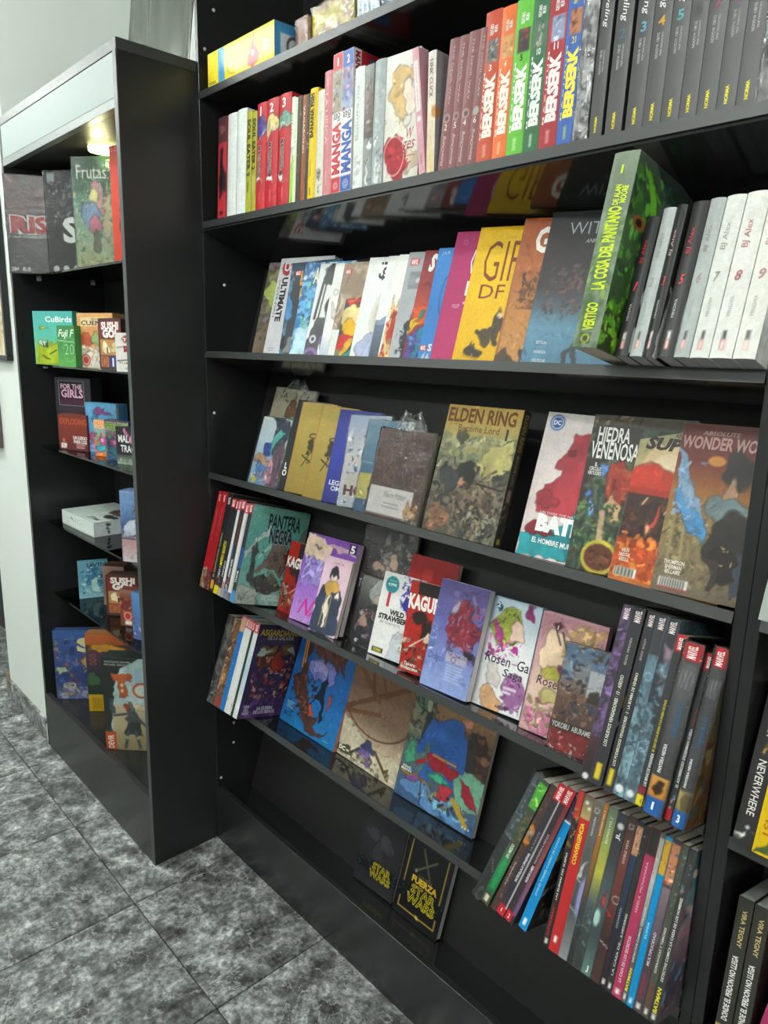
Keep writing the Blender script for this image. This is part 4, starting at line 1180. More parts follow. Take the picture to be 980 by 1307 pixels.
s1(42, 'plastic-wrapped grey spine with a yellow mark at the far right of the upper shelf', (('5a5a58', '8f8f8c', '3c3c3c'), 25, 9), [('t', 'Y', .55, .03, .9, .14, 'd8c83a', 0, .04)], wrap=62)
# pale page edges showing between two grey volumes

# ------------------------------------------------------------------ second shelf (S2): comics overlapping like shingles
g2 = 'comics overlapping on the shelf below the manga spines'
def squeeze(art, us):
    """narrow a layout towards the left edge of the cover"""
    if us == 1:
        return art
    out = []
    for o in art:
        o = list(o)
        k = o[0]
        if k in 'rgl':
            o[1] *= us; o[3] *= us
            if k == 'r' or k == 'g':
                if o[3] >= us * .999:
                    o[3] = 1
        elif k == 't':
            o[2] *= us; o[4] *= us
        elif k == 'p':
            o[1] = [(u * us, v) for u, v in o[1]]
        elif k in 'eob':
            o[1] *= us
            o[3] *= us if k != 'o' else us
        elif k == 'n':
            o[1] *= us; o[3] *= us; o[7] = o[7] * (.5 + .5 * us)
        if k == 'o':
            o[3] = art[out.__len__()][3] * us
        out.append(tuple(o))
    return out
US = dict(s2c=.5, s2d=.62, s2e=.66, s2f=.5, s2g=.4, s2h=.66, s2i=.66, s2j=.5, s2k=.45, s2l=.45, s2m=.55, s2n=.45, s2o=.45, s2p=.64, s2q=.52, s2r=.72)
def f2(k, label, base, art, t=.0055, **kw):
    return face_book('comic_book', label, 'comic', g2, PP(k, t=t, **kw), base, squeeze(art, US.get(k, 1)))
f2('s2a', 'dusky brown and green comic at the far left of the overlapping row', (('6d5b66', '8a7f55', '56633a', '4a4038', '7a6a74'), 16, 2), [('b', .25, .66, .2, .14, '8f9a4c', 3), ('p', [(.0, .0), (.9, .0), (.9, .3), (.3, .42), (0, .3)], '6a5644'), ('n', 0, .02, 1, .3, ('4a4640', '7a6a54', '3c4436'), 16, .12, 5), ('t', 'A', .3, .84, .42, .92, 'c8c0c4')])
f2('s2b', 'tall pale grey comic with a red shield and black capitals running down', 'c9c8cc', [('p', [(.08, .97), (.22, .97), (.22, .86), (.15, .82), (.08, .86)], 'a8323c'), ('t', 'U', .1, .87, .2, .95, 'e8dcdc', 0, .03), ('t', 'ULTIMATE', .1, .36, .2, .8, '1c1c20', -90, .05), ('t', 'SPIDER-MAN', .03, .4, .075, .78, '4a4a50', -90), ('p', [(.3, 0), (.55, 0), (.55, .3), (.36, .3)], 'b8d4de'), ('r', .06, .08, .2, .085, '77777a'), ('r', .08, .06, .18, .065, '77777a')], t=.012, w=.172)
f2('s2c', 'dark navy comic with a small red logo and an amber stroke', (('25303f', '31526e', '3a3a3e', '5f8fb4', '202428'), 15, 4), [('r', .15, .1, .6, .8, '3a3c40'), ('b', .1, .5, .16, .14, '4a86bc', 2), ('b', .4, .1, .25, .1, '7a7a78', 8)] + marvel(.2, .86, .44, .91) + [('t', 'L', .46, .76, .6, .9, 'd8962a', 0, .04), ('r', .5, .6, .6, .72, 'd8962a')])
f2('s2d', 'ice blue comic with cream letters and swirling water', (('3f7ab4', '8fc4e0', '2c5a94', 'd4e8f0', '4a90c4'), 13, 6), [('p', [(0, 0), (.5, 0), (.62, .34), (.05, .36)], 'bcdcea'), ('n', 0, .3, .7, .8, ('2e6aa8', '5aa0cc', '7cc4c0', '3a6a64'), 22, .14, 7), ('t', 'AN', .36, .78, .66, .94, 'e6e6c0', 0, .03, 0, '3a4a3c')])
f2('s2e', 'white comic with charcoal silhouettes and violet rings', 'e3e3e0', [('b', .5, .88, .34, .12, '454648', 4, .12), ('l', .2, .8, .12, .42, .05, '4a4b4e'), ('l', .3, .8, .24, .42, .03, '4a4b4e'), ('b', .52, .52, .1, .1, '3c3d40', 5), ('l', .42, .6, .68, .58, .015, '3c3d40'), ('l', .5, .8, .6, .6, .01, '3c3d40'), ('l', .64, .8, .5, .65, .01, '3c3d40'), ('p', [(.16, .43), (.66, .43), (.64, .06), (.02, .06)], '55565a'), ('e', .2, .2, .1, None, 'd8d0dc'), ('e', .2, .2, .05, None, '4a4a50'),
    ('e', .56, .18, .17, None, '7a6494'), ('e', .56, .18, .1, None, '5a4878'), ('e', .56, .18, .05, None, '94809e'), ('e', .2, .0, .26, None, '86709e'), ('e', .2, .0, .17, None, '5a4878'), ('e', .2, 0, .08, None, 'd0c4d8'), ('p', [(.36, .0), (.46, .0), (.5, .16), (.42, .1)], 'e9e9e6')])
f2('s2f', 'white comic with a faint oval drawing and grey foot', 'e6e6e4', [('o', .22, .7, .1, .15, '6a6a6a'), ('b', .2, .5, .12, .08, 'cfc8be', 4), ('l', .05, .02, .2, .06, .02, '303030'), ('g', 0, 0, 1, .25, 'b8c4d4', 'e6e6e4')])
f2('s2g', 'taupe comic with a small red logo and fanned brown strokes', (('8f7a66', 'b8a48c', '6a5648', 'a08a74'), 14, 3), [('p', [(0, .4), (.5, 1), (0, 1)], '9a8470'), ('p', [(0, .2), (.35, .62), (.1, .7)], 'bcae9c'), ('r', 0, 0, 1, .3, 'e3e2de')] + marvel(.12, .88, .4, .93))
f2('s2h', 'comic with scarlet shape over dark green and a yellow flare', '3a4238', [('p', [(.0, .98), (.3, .98), (.45, .8), (.32, .72), (.42, .6), (.16, .5), (.0, .62)], 'b8262c'), ('n', .1, .55, .6, .8, ('d8743c', '8a3a26', 'c8a070'), 12, .12, 4), ('b', .3, .42, .3, .16, 'e0c88a', 6), ('b', .26, .3, .26, .1, 'd8a41e', 7), ('p', [(0, .26), (.42, .24), (.36, .1), (0, .1)], 'b82e2a'), ('p', [(.3, 0), (.6, .2), (.7, 0)], '3c8a7c'), ('p', [(.05, 0), (.3, .0), (.5, .22), (.3, .2)], 'c89a2c'), ('r', 0, .0, .14, .1, '7a7a5a')] + marvel(.3, .88, .6, .93))
f2('s2i', 'white comic with grey oval curve and outlined letters reading upward', 'e9ebe8', [('e', .66, .5, .3, .26, 'd6d4ca', -.3), ('e', .72, .5, .26, .22, 'c6c3b4', -.3), ('b', .55, .12, .36, .16, 'b2b8d4', 8, .12), ('l', .3, .02, .45, .2, .01, '8a92b0'), ('l', .45, .02, .55, .22, .01, '8a92b0'), ('t', 'fai', .34, .78, .62, .95, '3a3c40', 90, .02)])
f2('s2j', 'white comic with a slate lower corner beside the grey oval one', 'e8eae8', [('g', 0, 0, 1, .38, '4a525c', '6a7890'), ('p', [(0, .38), (.5, .44), (.5, .36), (0, .32)], '8a94b0'), ('l', .2, .6, .3, .95, .006, 'd8dad8')])
f2('s2k', 'white comic with rising orange and red flame', 'eceae4', [('p', [(.0, .0), (.6, 0), (.62, .3), (.45, .48), (.48, .58), (.3, .48), (.22, .62), (.12, .4), (0, .3)], 'd8b070'), ('n', 0, .02, .6, .5, ('d8c08a', 'b83a28', 'c8602c', 'e6d8b0', 'a82a22'), 26, .1, 8), ('b', .3, .28, .16, .12, 'b8352a', 5)])
f2('s2l', 'silver grey comic with red logo and a black inky edge', 'a9acb0', [('g', 0, 0, 1, 1, 'b4b6ba', 'a6a9ad', 'a2a4a8'), ('r', .18, .66, .62, .82, '7e8286'), ('e', .28, .74, .14, None, '8f9296'), ('e', .5, .74, .08, None, 'b8babd'), ('p', [(.25, 0), (.6, 0), (.6, .48), (.5, .4), (.42, .28), (.3, .18), (.38, .1)], '3a3c40'), ('n', .1, 0, .6, .4, ('2c2e32', 'a9acb0', '4a4c50'), 14, .07, 9), ('t', 'I', .62, .83, .7, .94, 'e6e6e6', 0, .03)] + marvel(.12, .88, .42, .94))
f2('s2m', 'brick red and orange comic with a yellow bolt and purple crates', '8f3030', [('g', 0, .35, 1, 1, 'c8502e', '8f3434', '84303a'), ('p', [(.0, .46), (.5, .52), (.5, .3), (.1, .34)], 'cf5230'), ('p', [(.0, .36), (.3, .38), (.16, .34), (.42, .36), (.06, .28), (.12, .33)], 'e0b41e'), ('p', [(0, 0), (.28, 0), (.3, .28), (.02, .26)], '5a4a94'), ('p', [(.28, 0), (.6, 0), (.6, .3), (.3, .28)], '2f7a9a'), ('n', .02, .02, .6, .28, ('6a5aa8', '3a90a8', '4a3a7a', '2a5a7a'), 14, .1, 3), ('p', [(.3, .44), (.42, .44), (.42, .38), (.3, .38)], '2f7a68'), ('t', 'S', .2, .82, .36, .96, 'ece6e0', 0, .06, .3)])
f2('s2n', 'bright blue comic with a dark curling line', '2f76bc', [('g', 0, 0, 1, 1, '3a80c4', '2f74ba', '3a82c8'), ('o', .62, .58, .28, .05, '16305a', .2), ('p', [(.1, 0), (.2, .14), (.3, 0)], '9ac4e6'), ('p', [(.22, .0), (.3, .12), (.42, 0)], 'c0dcf0'), ('t', 'J A M', .14, .93, .4, .97, 'c0d4ea'), ('t', 'S', .3, .1, .4, .16, 'e6ecf2', 0, .04)] + marvel(.02, .1, .24, .15))
f2('s2o', 'magenta comic with a white curved initial', 'a92860', [('g', 0, 0, 1, 1, 'b03064', 'a82860', 'a42a62'), ('t', 'G', .55, .64, .95, .9, 'ece4e8', 0, -.02), ('t', 'D', .6, .52, .85, .62, 'f0e8ec', 0, .03), ('t', 'VOLUM', .3, .42, .5, .45, 'd8b0c0'), ('o', .3, .92, .06, .1, 'c87a9a'), ('l', .2, .05, .4, .02, .008, '6a1a3c'), ('e', .62, .46, .03, None, 'e6d8dc')])
f2('s2p', 'golden yellow comic with tall brown hand-drawn capitals', 'e2b40f', [('g', 0, 0, 1, 1, 'dba90c', 'e6b810', 'e0b416'), ('t', 'GIF', .2, .6, .86, .9, '7a3a14', 0, -.008), ('t', 'DF', .24, .48, .7, .58, '7a3a14', 0, .0), ('t', 'Laura', .52, .91, .7, .94, 'b88a2a', 0, 0, .3), ('b', .34, .1, .14, .045, '3c3220', 2, .2), ('b', .52, .22, .13, .06, '463a26', 3, .25), ('b', .74, .3, .12, .1, '4a3c2a', 4, .2), ('l', .36, .24, .52, .2, .05, '463a26'), ('l', .6, .26, .74, .16, .06, '4a3c2a'), ('e', .72, .36, .05, None, 'd8c4a4'), ('n', .24, .06, .46, .16, ('c8b890', '3c3220', 'e0d4b0'), 8, .035, 5), ('l', .2, .06, .46, .05, .02, 'b88c14')])
f2('s2q', 'orange-brown hardback comic with a dark leafy tree', 'a86030', [('g', 0, 0, 1, 1, 'b88448', 'b4783c', 'a05c30', '9a4c26'), ('n', .2, .38, .75, .64, ('5a3a22', '6a4426', '4a3020', '7a4c2a'), 70, .06, 6), ('r', .0, 0, .045, 1, '9c5a2e'), ('t', 'G', .34, .77, .62, .93, 'efe6dc', 0, .04), ('b', .15, .03, .16, .06, '4a3a2a', 7), ('b', .6, .05, .14, .06, '3c2e24', 8)], t=.008)
f2('s2r', 'dark charcoal comic with metallic letters over steel blue ground', '3c3d3e', [('g', 0, 0, 1, 1, '4a7894', '5a8aa4', '3c3436', '2c2829', '242626'), ('n', .15, .34, .95, .66, ('4c4242', '5e4644', '3a3434', '6a4a48', '504a48'), 60, .07, 8), ('t', 'WIT', .3, .85, .78, .93, '9aa4a8', 0, -.01), ('t', 'ANIMAL', .58, .795, .84, .82, 'b4b8b8', 0, 0, .3), ('p', [(.6, .0), (.72, .18), (.76, .3), (.8, .16), (.9, 0), (.84, 0), (.76, .12), (.68, 0)], '2c3438'), ('p', [(.72, .38), (.9, .46), (.92, .42), (.78, .33)], '9ac0d4'),
    ('t', 'SETTSUN', .18, .145, .34, .165, 'd4dce0'), ('t', 'KERKISA', .18, .085, .36, .105, 'd4dce0'), ('t', 'DELPECHE', .18, .03, .38, .05, 'd4dce0')], t=.008, w=.165)
# thick spine book and the black and white set beside it
p = PZ['cosa']
spine_book('comic_album', 'thick green album with lime lettering standing tall beside the white and black set', 'book', 'spines leaning back beside the overlapping comics', p, (('5b6b58', '6f806a', '3f5a34', '77866f'), 12, 3),
           [('g', 0, .7, 1, 1, '5f6e5c', '66735f', '7a8672'), ('n', 0, .25, 1, .7, ('5a7a3a', '46663a', '6f8a5c', '7fa040'), 24, .3, 5), ('t', 'LA COSA DEL PANTANO', .3, .3, .78, .72, 'c4d820', 90, .04), ('t', 'VERTIGO', .3, .09, .72, .23, 'c4d820', 90, .04), ('r', .28, .02, .68, .075, '20281c'), ('o', .48, .047, .17, .3, 'c4d820'), ('t', 'DE ALAN\nMOORE', .38, .73, .86, .83, 'c4d820', 90, .04), ('t', '1', .38, .89, .56, .93, 'c4d820', 0, .04)],
           side=[('g', 0, 0, 1, 1, '2c3c1c', '35502a', '3c5a34', '4a544c'), ('n', 0, 0, .6, .3, ('7ac02a', '4a8a24', '9ad83c', '2a3c18'), 40, .1, 3), ('n', 0, .3, .9, .95, ('3f7a2c', '5aa03a', '2a4a2a', '28402c', '6ab84a'), 70, .1, 4), ('p', [(.1, .98), (.45, .66), (.62, .66), (.3, .9)], '6ab032'), ('n', .45, .6, 1, .95, ('4a5a5c', '3a4a44', '6a7a70', '4a6a6c'), 30, .1, 6), ('e', .2, .68, .1, .035, '8a4a20'), ('e', .2, .68, .05, .02, '1c140c')], bulge=.002)
bj = PZ['BJ']
BJ = [(225, 305, '1', '2e2e2e', 'd83444', .2, 'charcoal volume with red lettering, first of the black and white set'), (315, 388, '2', 'b4bab8', 'a8989a', .21, 'silver grey volume second in the black and white set'), (392, 447, '3', '2c2c2c', 'd8b0b0', .212, 'charcoal volume with a white flash on its cover, third in the set'), (475, 562, '5', '313131', 'd03a48', .2135, 'charcoal volume just left of the pale grey one'), (566, 647, '6', 'a9afad', '9a8a8a', .215, 'pale grey volume between charcoal and white ones'), (650, 747, '7', 'd9dad4', '9a9290', .216, 'white volume with grey lettering, seventh in the set'), (750, 862, '8', 'dcdcd6', 'b0686c', .217, 'white volume with faded red number near the right stile'), (865, 972, '9', 'dddcd5', 'b8888a', .218, 'white volume last against the right stile')]
x0, x1 = .1345, .3262
for a, b, nm, bc, tcol, h, lab in BJ:
    xa = x0 + (a - 225) / (972 - 225) * (x1 - x0)
    xb = x0 + (b - 225) / (972 - 225) * (x1 - x0)
    dark = bc in ('2e2e2e', '2c2c2c', '313131')
    spine_book('manga_volume', lab, 'book', 'spines leaning back beside the overlapping comics', (xa, -.042, SH['S2'] + .042 * math.tan(TILT) + .0004, .0, .285, -.004, xb - xa - .0004, h, .147), bc,
               [('t', 'BJ Alex', .3, .66, .66, .83, tcol, 90, 0, .1), ('t', nm, .34, .465, .62, .525, tcol if not dark else 'd83a48', 0, .02, .2), ('t', 'MINGWA', .36, .25, .54, .37, 'd8d8d6' if dark else 'a9a7a4', 90), ('r', .36, .05, .6, .11, 'c86a64' if nm != '9' else 'd8a8a0'), ('r', .42, .055, .54, .105, 'eadcd8'), ('r', .4, .112, .58, .165, '4a4a4a' if not dark else 'e6e4e0')],
               bulge=.003, pages=plain('a8a6a8', .8),
               side=[('r', 0, 0, 1, 1, bc), ('p', [(0, 0), (.2, .0), (.14, .48), (.04, .5)], 'e9e8e6'), ('n', 0, .35, .3, .6, ('b83a3c', 'c86a60', bc), 8, .06, ord(nm))])

# ------------------------------------------------------------------ third shelf (S3)
g3 = 'books on the middle shelf with the wrapped volumes'
face_book('art_book', 'tall art book with a bare hilly landscape in loose clear plastic', 'book', g3, PP('s3a', t=.008, w=.155, dy=.012, h=.262), (('8f8c78', 'a8a48c', '6a6856', 'b4ae94'), 10, 2),
          [('g', 0, .42, 1, 1, '8a9a74', 'a09a82', 'a8a290'), ('n', 0, .8, 1, 1, ('6a7458', '7a7060', '5a5a48'), 14, .07, 3), ('b', .5, .8, .12, .1, '6e4a30', 4), ('p', [(.34, .42), (.5, .72), (.62, .7), (.52, .42)], '5a7a68'), ('l', .62, .4, .85, .85, .02, '6a6454')], wrap=11, tail=.03)
face_book('manga_volume', 'pale blue manga with a couple at its foot, front of the leftmost wrapped pair', 'book', g3, PP('s3b', t=.01, w=.112, dy=-.004), 'a9c0d0',
          [('g', 0, 0, 1, 1, '7aa0c4', '9fb8d0', 'c4d4dc', 'd4dcdc'), ('p', [(.42, 1), (1, 1), (1, .55), (.55, .45)], '3c4656'), ('p', [(.42, .62), (.7, .86), (.85, .82), (.52, .5)], '5ab4ac'), ('p', [(.5, .3), (.95, .72), (1, .6), (1, 0), (.6, 0)], '6a5260'), ('b', .36, .52, .14, .09, '34509a', 3), ('b', .28, .36, .22, .08, 'c09674', 4), ('b', .62, .3, .16, .1, 'd8a0b0', 5), ('b', .4, .2, .16, .12, '5a86b8', 6), ('b', .6, .14, .18, .12, 'b8808c', 7), ('n', .05, .02, .7, .3, ('7aa4d0', 'e0c4bc', '4a6aa0', 'b07a80'), 20, .09, 8), ('e', .16, .06, .08, None, 'c8c03a'), ('n', .5, .32, .9, .45, ('e6dcdc', 'c86a84'), 8, .05, 9)], wrap=12)
face_book('book', 'black book with white letters squeezed between wrapped manga and gold volume', 'book', g3, PP('s3c', t=.01, w=.12, h=.235), '24262b', [('t', 'L\nO', .02, .16, .14, .3, 'e9e9e9', 0, .04), ('g', .3, .75, 1, 1, '24262b', '6a6a64')])
for k, lab in (('s3d', 'gold volume with orange spine edge and black emblem'), ('s3e', 'second gold volume with black emblem beside the blue one')):
    face_book('gold_volume', lab, 'book', g3, PP(k, t=.013, w=.12), '9c8136',
              [('g', 0, 0, 1, 1, '8f7834', 'a08a42', 'b29a50'), ('r', 0, 0, .02, 1, 'a8622c'), ('e', .52, .64, .13, .03, '33301c'), ('e', .52, .64, .1, .018, 'a08a42'), ('b', .46, .52, .12, .05, '3a3420', 4, .4), ('l', .3, .42, .62, .34, .03, '2c2818'), ('l', .34, .3, .52, .46, .02, '2c2818'), ('n', .36, .34, .62, .52, ('4a4428', '2c2818'), 9, .05, 6)], hard=True)
face_book('book', 'deep blue book with white initials at its foot', 'book', g3, PP('s3f', t=.012, w=.13), '28307c', [('g', 0, 0, 1, 1, '2a2f74', '303a94', '343a86'), ('t', 'LEGO\nOM', .1, .13, .46, .24, 'dcdce6', 0, .02)])
face_book('manga_volume', 'white manga with blue crackle drawing in creased plastic', 'book', g3, PP('s3g', t=.012, w=.12, dy=-.004), 'c9ced6', [('g', 0, 0, 1, 1, 'b8bcc8', 'cfc8c4', '9aa8c4'), ('n', 0, .3, .8, .85, ('3a4a80', '8a98c0', 'e6e8ee', '2c3860', 'dcdce4'), 50, .08, 12), ('r', .12, .12, .6, .36, 'c4bcb4'), ('t', 'HO', .12, .13, .62, .23, '6a3a3c', 0, .05), ('n', 0, 0, .8, .1, ('2c2c30', 'e6e6e6', '8a8a90'), 18, .06, 13)], wrap=13)
face_book('book', 'steel blue book with a yellow block, half behind the brown notebook', 'book', g3, PP('s3h', t=.012, w=.12, dy=-.008), '33617f', [('g', 0, 0, 1, 1, '2f5a7a', '356886', '4a7a94'), ('r', 0, .14, .5, .42, 'b8ac4c'), ('b', .28, .24, .05, .03, '3a3a20', 3), ('b', .14, .2, .04, .03, 'd8cc7c', 4), ('l', 0, .54, .6, .53, .012, '9ab8c8')], wrap=14)
face_book('notebook', 'brown leather notebook in shiny plastic with a white paper band', 'notebook', g3, PP('s3i', t=.018, dy=-.018), (('4d302c', '5c3a34', '44292a'), 12, 4),
          [('r', .02, .06, .84, .36, 'd2ccca'), ('t', 'Harry Potter', .3, .23, .72, .32, '4a4244', 0, 0, .2), ('r', .32, .18, .6, .195, 'a09694'), ('r', .3, .14, .62, .155, 'a09694'), ('b', .84, .16, .09, .08, 'b08a5c', 5), ('n', .76, .04, .96, .26, ('c8b090', 'a8743c', '8a6a4c'), 10, .06, 6), ('l', .02, .055, .78, .055, .012, 'b8b0ae')], wrap=15, tail=.045)
face_book('manga_volume', 'dark fantasy manga in ochre and olive with a hunched swordsman, standing alone', 'book', g3, PP('s3j'), (('4c4a3e', '6f6c58', '2f302c', '8a7f5c', '3c3a34'), 14, 9),
          [('g', 0, .6, 1, 1, '7f7c54', '96854a', 'a3843a'), ('n', 0, .5, 1, .78, ('6c7058', '8a8a68', '55604c', 'a8a078'), 60, .1, 21), ('p', [(.55, .55), (.7, .72), (.95, .76), (.95, .5), (.8, .45)], 'a49a60'), ('n', 0, .0, 1, .55, ('3a3c36', '524a42', '2a2c2a', '66594e', '5a4a40'), 110, .08, 22), ('b', .6, .32, .26, .1, '54463c', 5), ('n', .3, .18, .95, .44, ('6a5a4c', '3c342e', '7a6a58', '2c2824', '8a7a64'), 60, .06, 25), ('b', .44, .5, .16, .07, '24261f', 3, .35), ('b', .38, .43, .1, .03, 'a8785c', 4), ('l', .28, .38, .62, .3, .04, '6e5c4e'), ('b', .22, .42, .12, .12, '36383a', 6), ('b', .18, .1, .15, .1, '7a5a46', 7), ('n', .08, .03, .36, .2, ('9a6c50', '6a4a3a', '5a3c30'), 14, .06, 23), ('n', .5, .02, .95, .24, ('4a443e', '2c2a28', '6e665a', '8a8274'), 40, .05, 26), ('l', .6, .42, .95, .4, .02, '1f201c'), ('b', .26, .78, .08, .05, '4a4a38', 9),
           ('t', 'ELDEN RING', .03, .87, .93, .975, '5c3a12', 0, .03, 0, 'a88438'), ('t', 'Become Lord', .2, .80, .75, .85, '6a4418', 0, .01), ('t', 'I', .83, .765, .88, .845, '2c2210', 0, .02), ('t', 'Original Game', .6, .745, .82, .76, '6a6038'), ('t', 'Nikiichi Tobita', .62, .715, .82, .73, '6a6038')],
          spine='R', side=[('r', 0, 0, 1, 1, '2b2722'), ('t', 'ELDEN RING', .3, .7, .8, .97, '8f7a3c', -90, .02), ('t', 'BECOME LORD', .38, .45, .7, .67, '8a8270', -90), ('r', .3, .33, .75, .42, '7a7266'), ('n', 0, .1, 1, .3, ('5a4a3c', '3c342c', '77664e'), 12, .4, 4), ('r', .3, .02, .7, .06, 'a08a3c')])
gb = 'bagged-size comics at the right of the middle shelf'
face_book('comic_book', 'comic with a crimson profile on blush white and a teal jagged shape', 'comic', gb, PP('s3k', t=.005), 'd9ccca',
          [('g', 0, .25, 1, 1, 'd8c8c6', 'dcd2d0'), ('p', [(.12, .3), (.1, .5), (.3, .55), (.32, .6), (.22, .62), (.24, .68), (.3, .74), (.4, .84), (.6, .88), (.85, .82), (.9, .5), (.6, .3)], 'a83640'), ('p', [(.3, .74), (.46, .76), (.44, .72), (.32, .71)], '7a2028'), ('b', .2, .4, .14, .06, '9c2f3a', 4), ('p', [(.62, .95), (.75, .9), (.9, .92), (1, .9), (1, .3), (.75, .35), (.7, .5), (.6, .62), (.66, .8)], '2c2a2c'), ('b', .78, .62, .17, .22, '6a6250', 5, .1), ('b', .78, .82, .07, .05, '8a7a60', 6), ('p', [(.48, .3), (.65, .42), (.8, .4), (.85, .0), (.3, 0), (.1, .12), (.05, .18), (.3, .17)], '1f8790'), ('p', [(0, 0), (0, .12), (.1, .16), (.2, .1), (.3, .14), (.38, .08), (.48, .12), (.6, .05), (.62, 0)], '2a98a0'), ('p', [(.05, .22), (.25, .26), (.4, .16), (.2, .14), (.05, .16)], '7a1e2a'),
           ('e', .13, .93, .085, None, '2a5a9c'), ('o', .13, .93, .07, .16, 'e6e6ea'), ('t', 'DC', .09, .915, .17, .945, 'e6e6ea', 0, .04), ('t', 'BATM', .18, .19, .72, .29, 'f0eeee', 0, .07), ('t', 'UN DARK THE NATURAL UN', .18, .305, .78, .32, 'e9e0e0'), ('t', 'EL HOMBRE MURCIEL', .16, .1, .72, .135, 'ecebeb', 0, .02)])
face_book('comic_book', 'dark green comic with gothic white title and yellow bowl at the foot', 'comic', gb, PP('s3l', t=.006), (('2f3a34', '4a5a4a', '23302e', '5a6a4c', '3a3030'), 13, 3),
          squeeze([('r', 0, .93, 1, 1, '4a4236'), ('n', 0, .94, 1, 1, ('8a7a5c', '2c241c', '6a5a44'), 30, .04, 31), ('r', .06, .72, .95, .93, '3a3634'), ('b', .72, .58, .22, .14, '96362c', 4, .2), ('n', .5, .48, .9, .7, ('a8442c', '7a241e', 'b85c3a'), 20, .08, 32), ('b', .7, .42, .16, .1, 'b8906c', 5), ('b', .4, .64, .08, .05, '5a82c4', 6), ('b', .3, .4, .08, .05, '6a92d0', 7), ('b', .22, .5, .06, .04, '4a72b4', 8), ('n', 0, .05, .9, .45, ('3a5a3a', '5a7a44', '28402e', '6a8a54', '4a3a2c'), 50, .08, 33), ('l', .5, .38, .56, .16, .06, 'b89878'), ('e', .6, .1, .34, .11, 'b8a83c'), ('e', .6, .1, .28, .085, '5a3424'), ('n', .4, .05, .8, .14, ('6a3c28', '452818', '7c4a34'), 12, .08, 34),
           ('t', 'HIEDRA', .14, .83, .74, .92, 'ecebe6', 0, .02), ('t', 'VENENOSA', .06, .72, .95, .825, 'ecebe6', 0, .02), ('t', 'EL\nCIRCULO\nVIRTUOSO', .08, .61, .34, .69, 'dcdcd8', 0, .02)], .54))
face_book('comic_book', 'comic with a pale sun over red ground and flames at the foot', 'comic', gb, PP('s3m', t=.006), '9a9468',
          squeeze([('g', 0, .5, 1, 1, 'c89a6a', 'b8a87c', '8f9070'), ('e', .55, .72, .4, .14, 'd8bc92'), ('e', .58, .7, .28, .1, 'e2cca8'), ('b', .42, .62, .52, .1, 'b03320', 4, .1), ('r', 0, .5, 1, .58, '9c2e1e'), ('r', 0, .26, 1, .54, '3a2622'), ('n', 0, .26, 1, .52, ('4a2c26', '2a1c1a', '5a3028'), 24, .12, 41), ('g', 0, 0, 1, .27, 'b8642a', 'b84a1e', '7a2e18'), ('n', 0, .02, 1, .3, ('d0742a', 'b8481e', 'e08a38', '8a3418'), 40, .1, 42), ('p', [(.44, .32), (.56, .42), (.6, .46), (.64, .4), (.52, .33)], 'b84430'), ('b', .48, .33, .05, .03, 'd88a6a', 6), ('l', .3, .48, .36, .52, .012, 'e6c8a0'), ('l', .7, .44, .74, .47, .012, 'e6c8a0'),
           ('t', 'SUP', .14, .82, .72, .89, '2c2420', 0, .05, .25), ('t', 'ABSOLUTE', .58, .9, .96, .925, '3a2e28', 0, .02, .2), ('r', .08, .03, .46, .085, 'e0ddd6')] + [('r', .1 + q * .03, .035, .115 + q * .03, .08, '2c2824') for q in range(11)] + [('t', 'AARON\nSANDOVAL\nARREOLA', .1, .12, .3, .2, 'e6d8c8', 0, .02)], .55))
face_book('comic_book', 'comic with a red sunset band, blue wing and dark mass over a tan city', 'comic', gb, PP('s3n', t=.006, w=.128), '77684e',
          [('g', 0, .0, 1, 1, '6a5f50', '7a6c50', '857448', '96602c', '6a2822', '5c2420'), ('n', 0, .05, .7, .5, ('8a7a58', '6a5c44', '9c8c66', '5a4e3c', '7a5a44'), 70, .07, 51), ('l', .1, .4, .14, .12, .03, '8f7f58'), ('l', .24, .42, .27, .2, .03, '9a8a60'), ('l', .32, .4, .35, .22, .03, '8a7a54'), ('p', [(.02, .84), (.1, .82), (.26, .66), (.42, .46), (.5, .32), (.3, .38), (.04, .52), (.02, .6)], '7d93ac'), ('p', [(.04, .52), (.3, .38), (.5, .32), (.42, .46), (.2, .54), (.06, .62)], '4a84b4'), ('n', .04, .42, .36, .78, ('8a9cb4', '6a8aa8', '9aa8bc', '5a86b0'), 26, .06, 52), ('b', .72, .74, .2, .1, '25201e', 4, .25), ('b', .7, .62, .1, .06, 'a07a60', 5), ('b', .62, .54, .2, .08, '6a7a7c', 6), ('b', .76, .34, .24, .18, '2a2522', 7, .12), ('b', .74, .2, .1, .1, '241d1b', 8), ('p', [(.55, .3), (.62, .14), (.6, .05), (.66, .05), (.72, .2)], '332c28'), ('p', [(.86, .3), (.84, .12), (.9, .04), (.98, .06), (.98, .3)], '36404a'), ('n', .62, .12, .96, .34, ('b8a06a', '3c3430', '1c1816'), 10, .04, 53),
           ('e', .46, .79, .1, .03, 'c8863c'), ('t', 'WONDER WOM', .03, .855, .96, .925, 'b88a84', 0, .03, .1), ('t', 'ABSOLUTE', .24, .935, .66, .96, 'a87a74', 0, .02, .2), ('r', .08, .03, .42, .085, 'e0ddd6')] + [('r', .1 + q * .03, .035, .115 + q * .03, .08, '2c2824') for q in range(10)] + [('r', .08, .022, .42, .03, 'a82c2c'), ('t', 'THOMPSON\nSHERMAN\nBELLAIRE', .1, .11, .34, .19, 'e6ded2', 0, .02)])

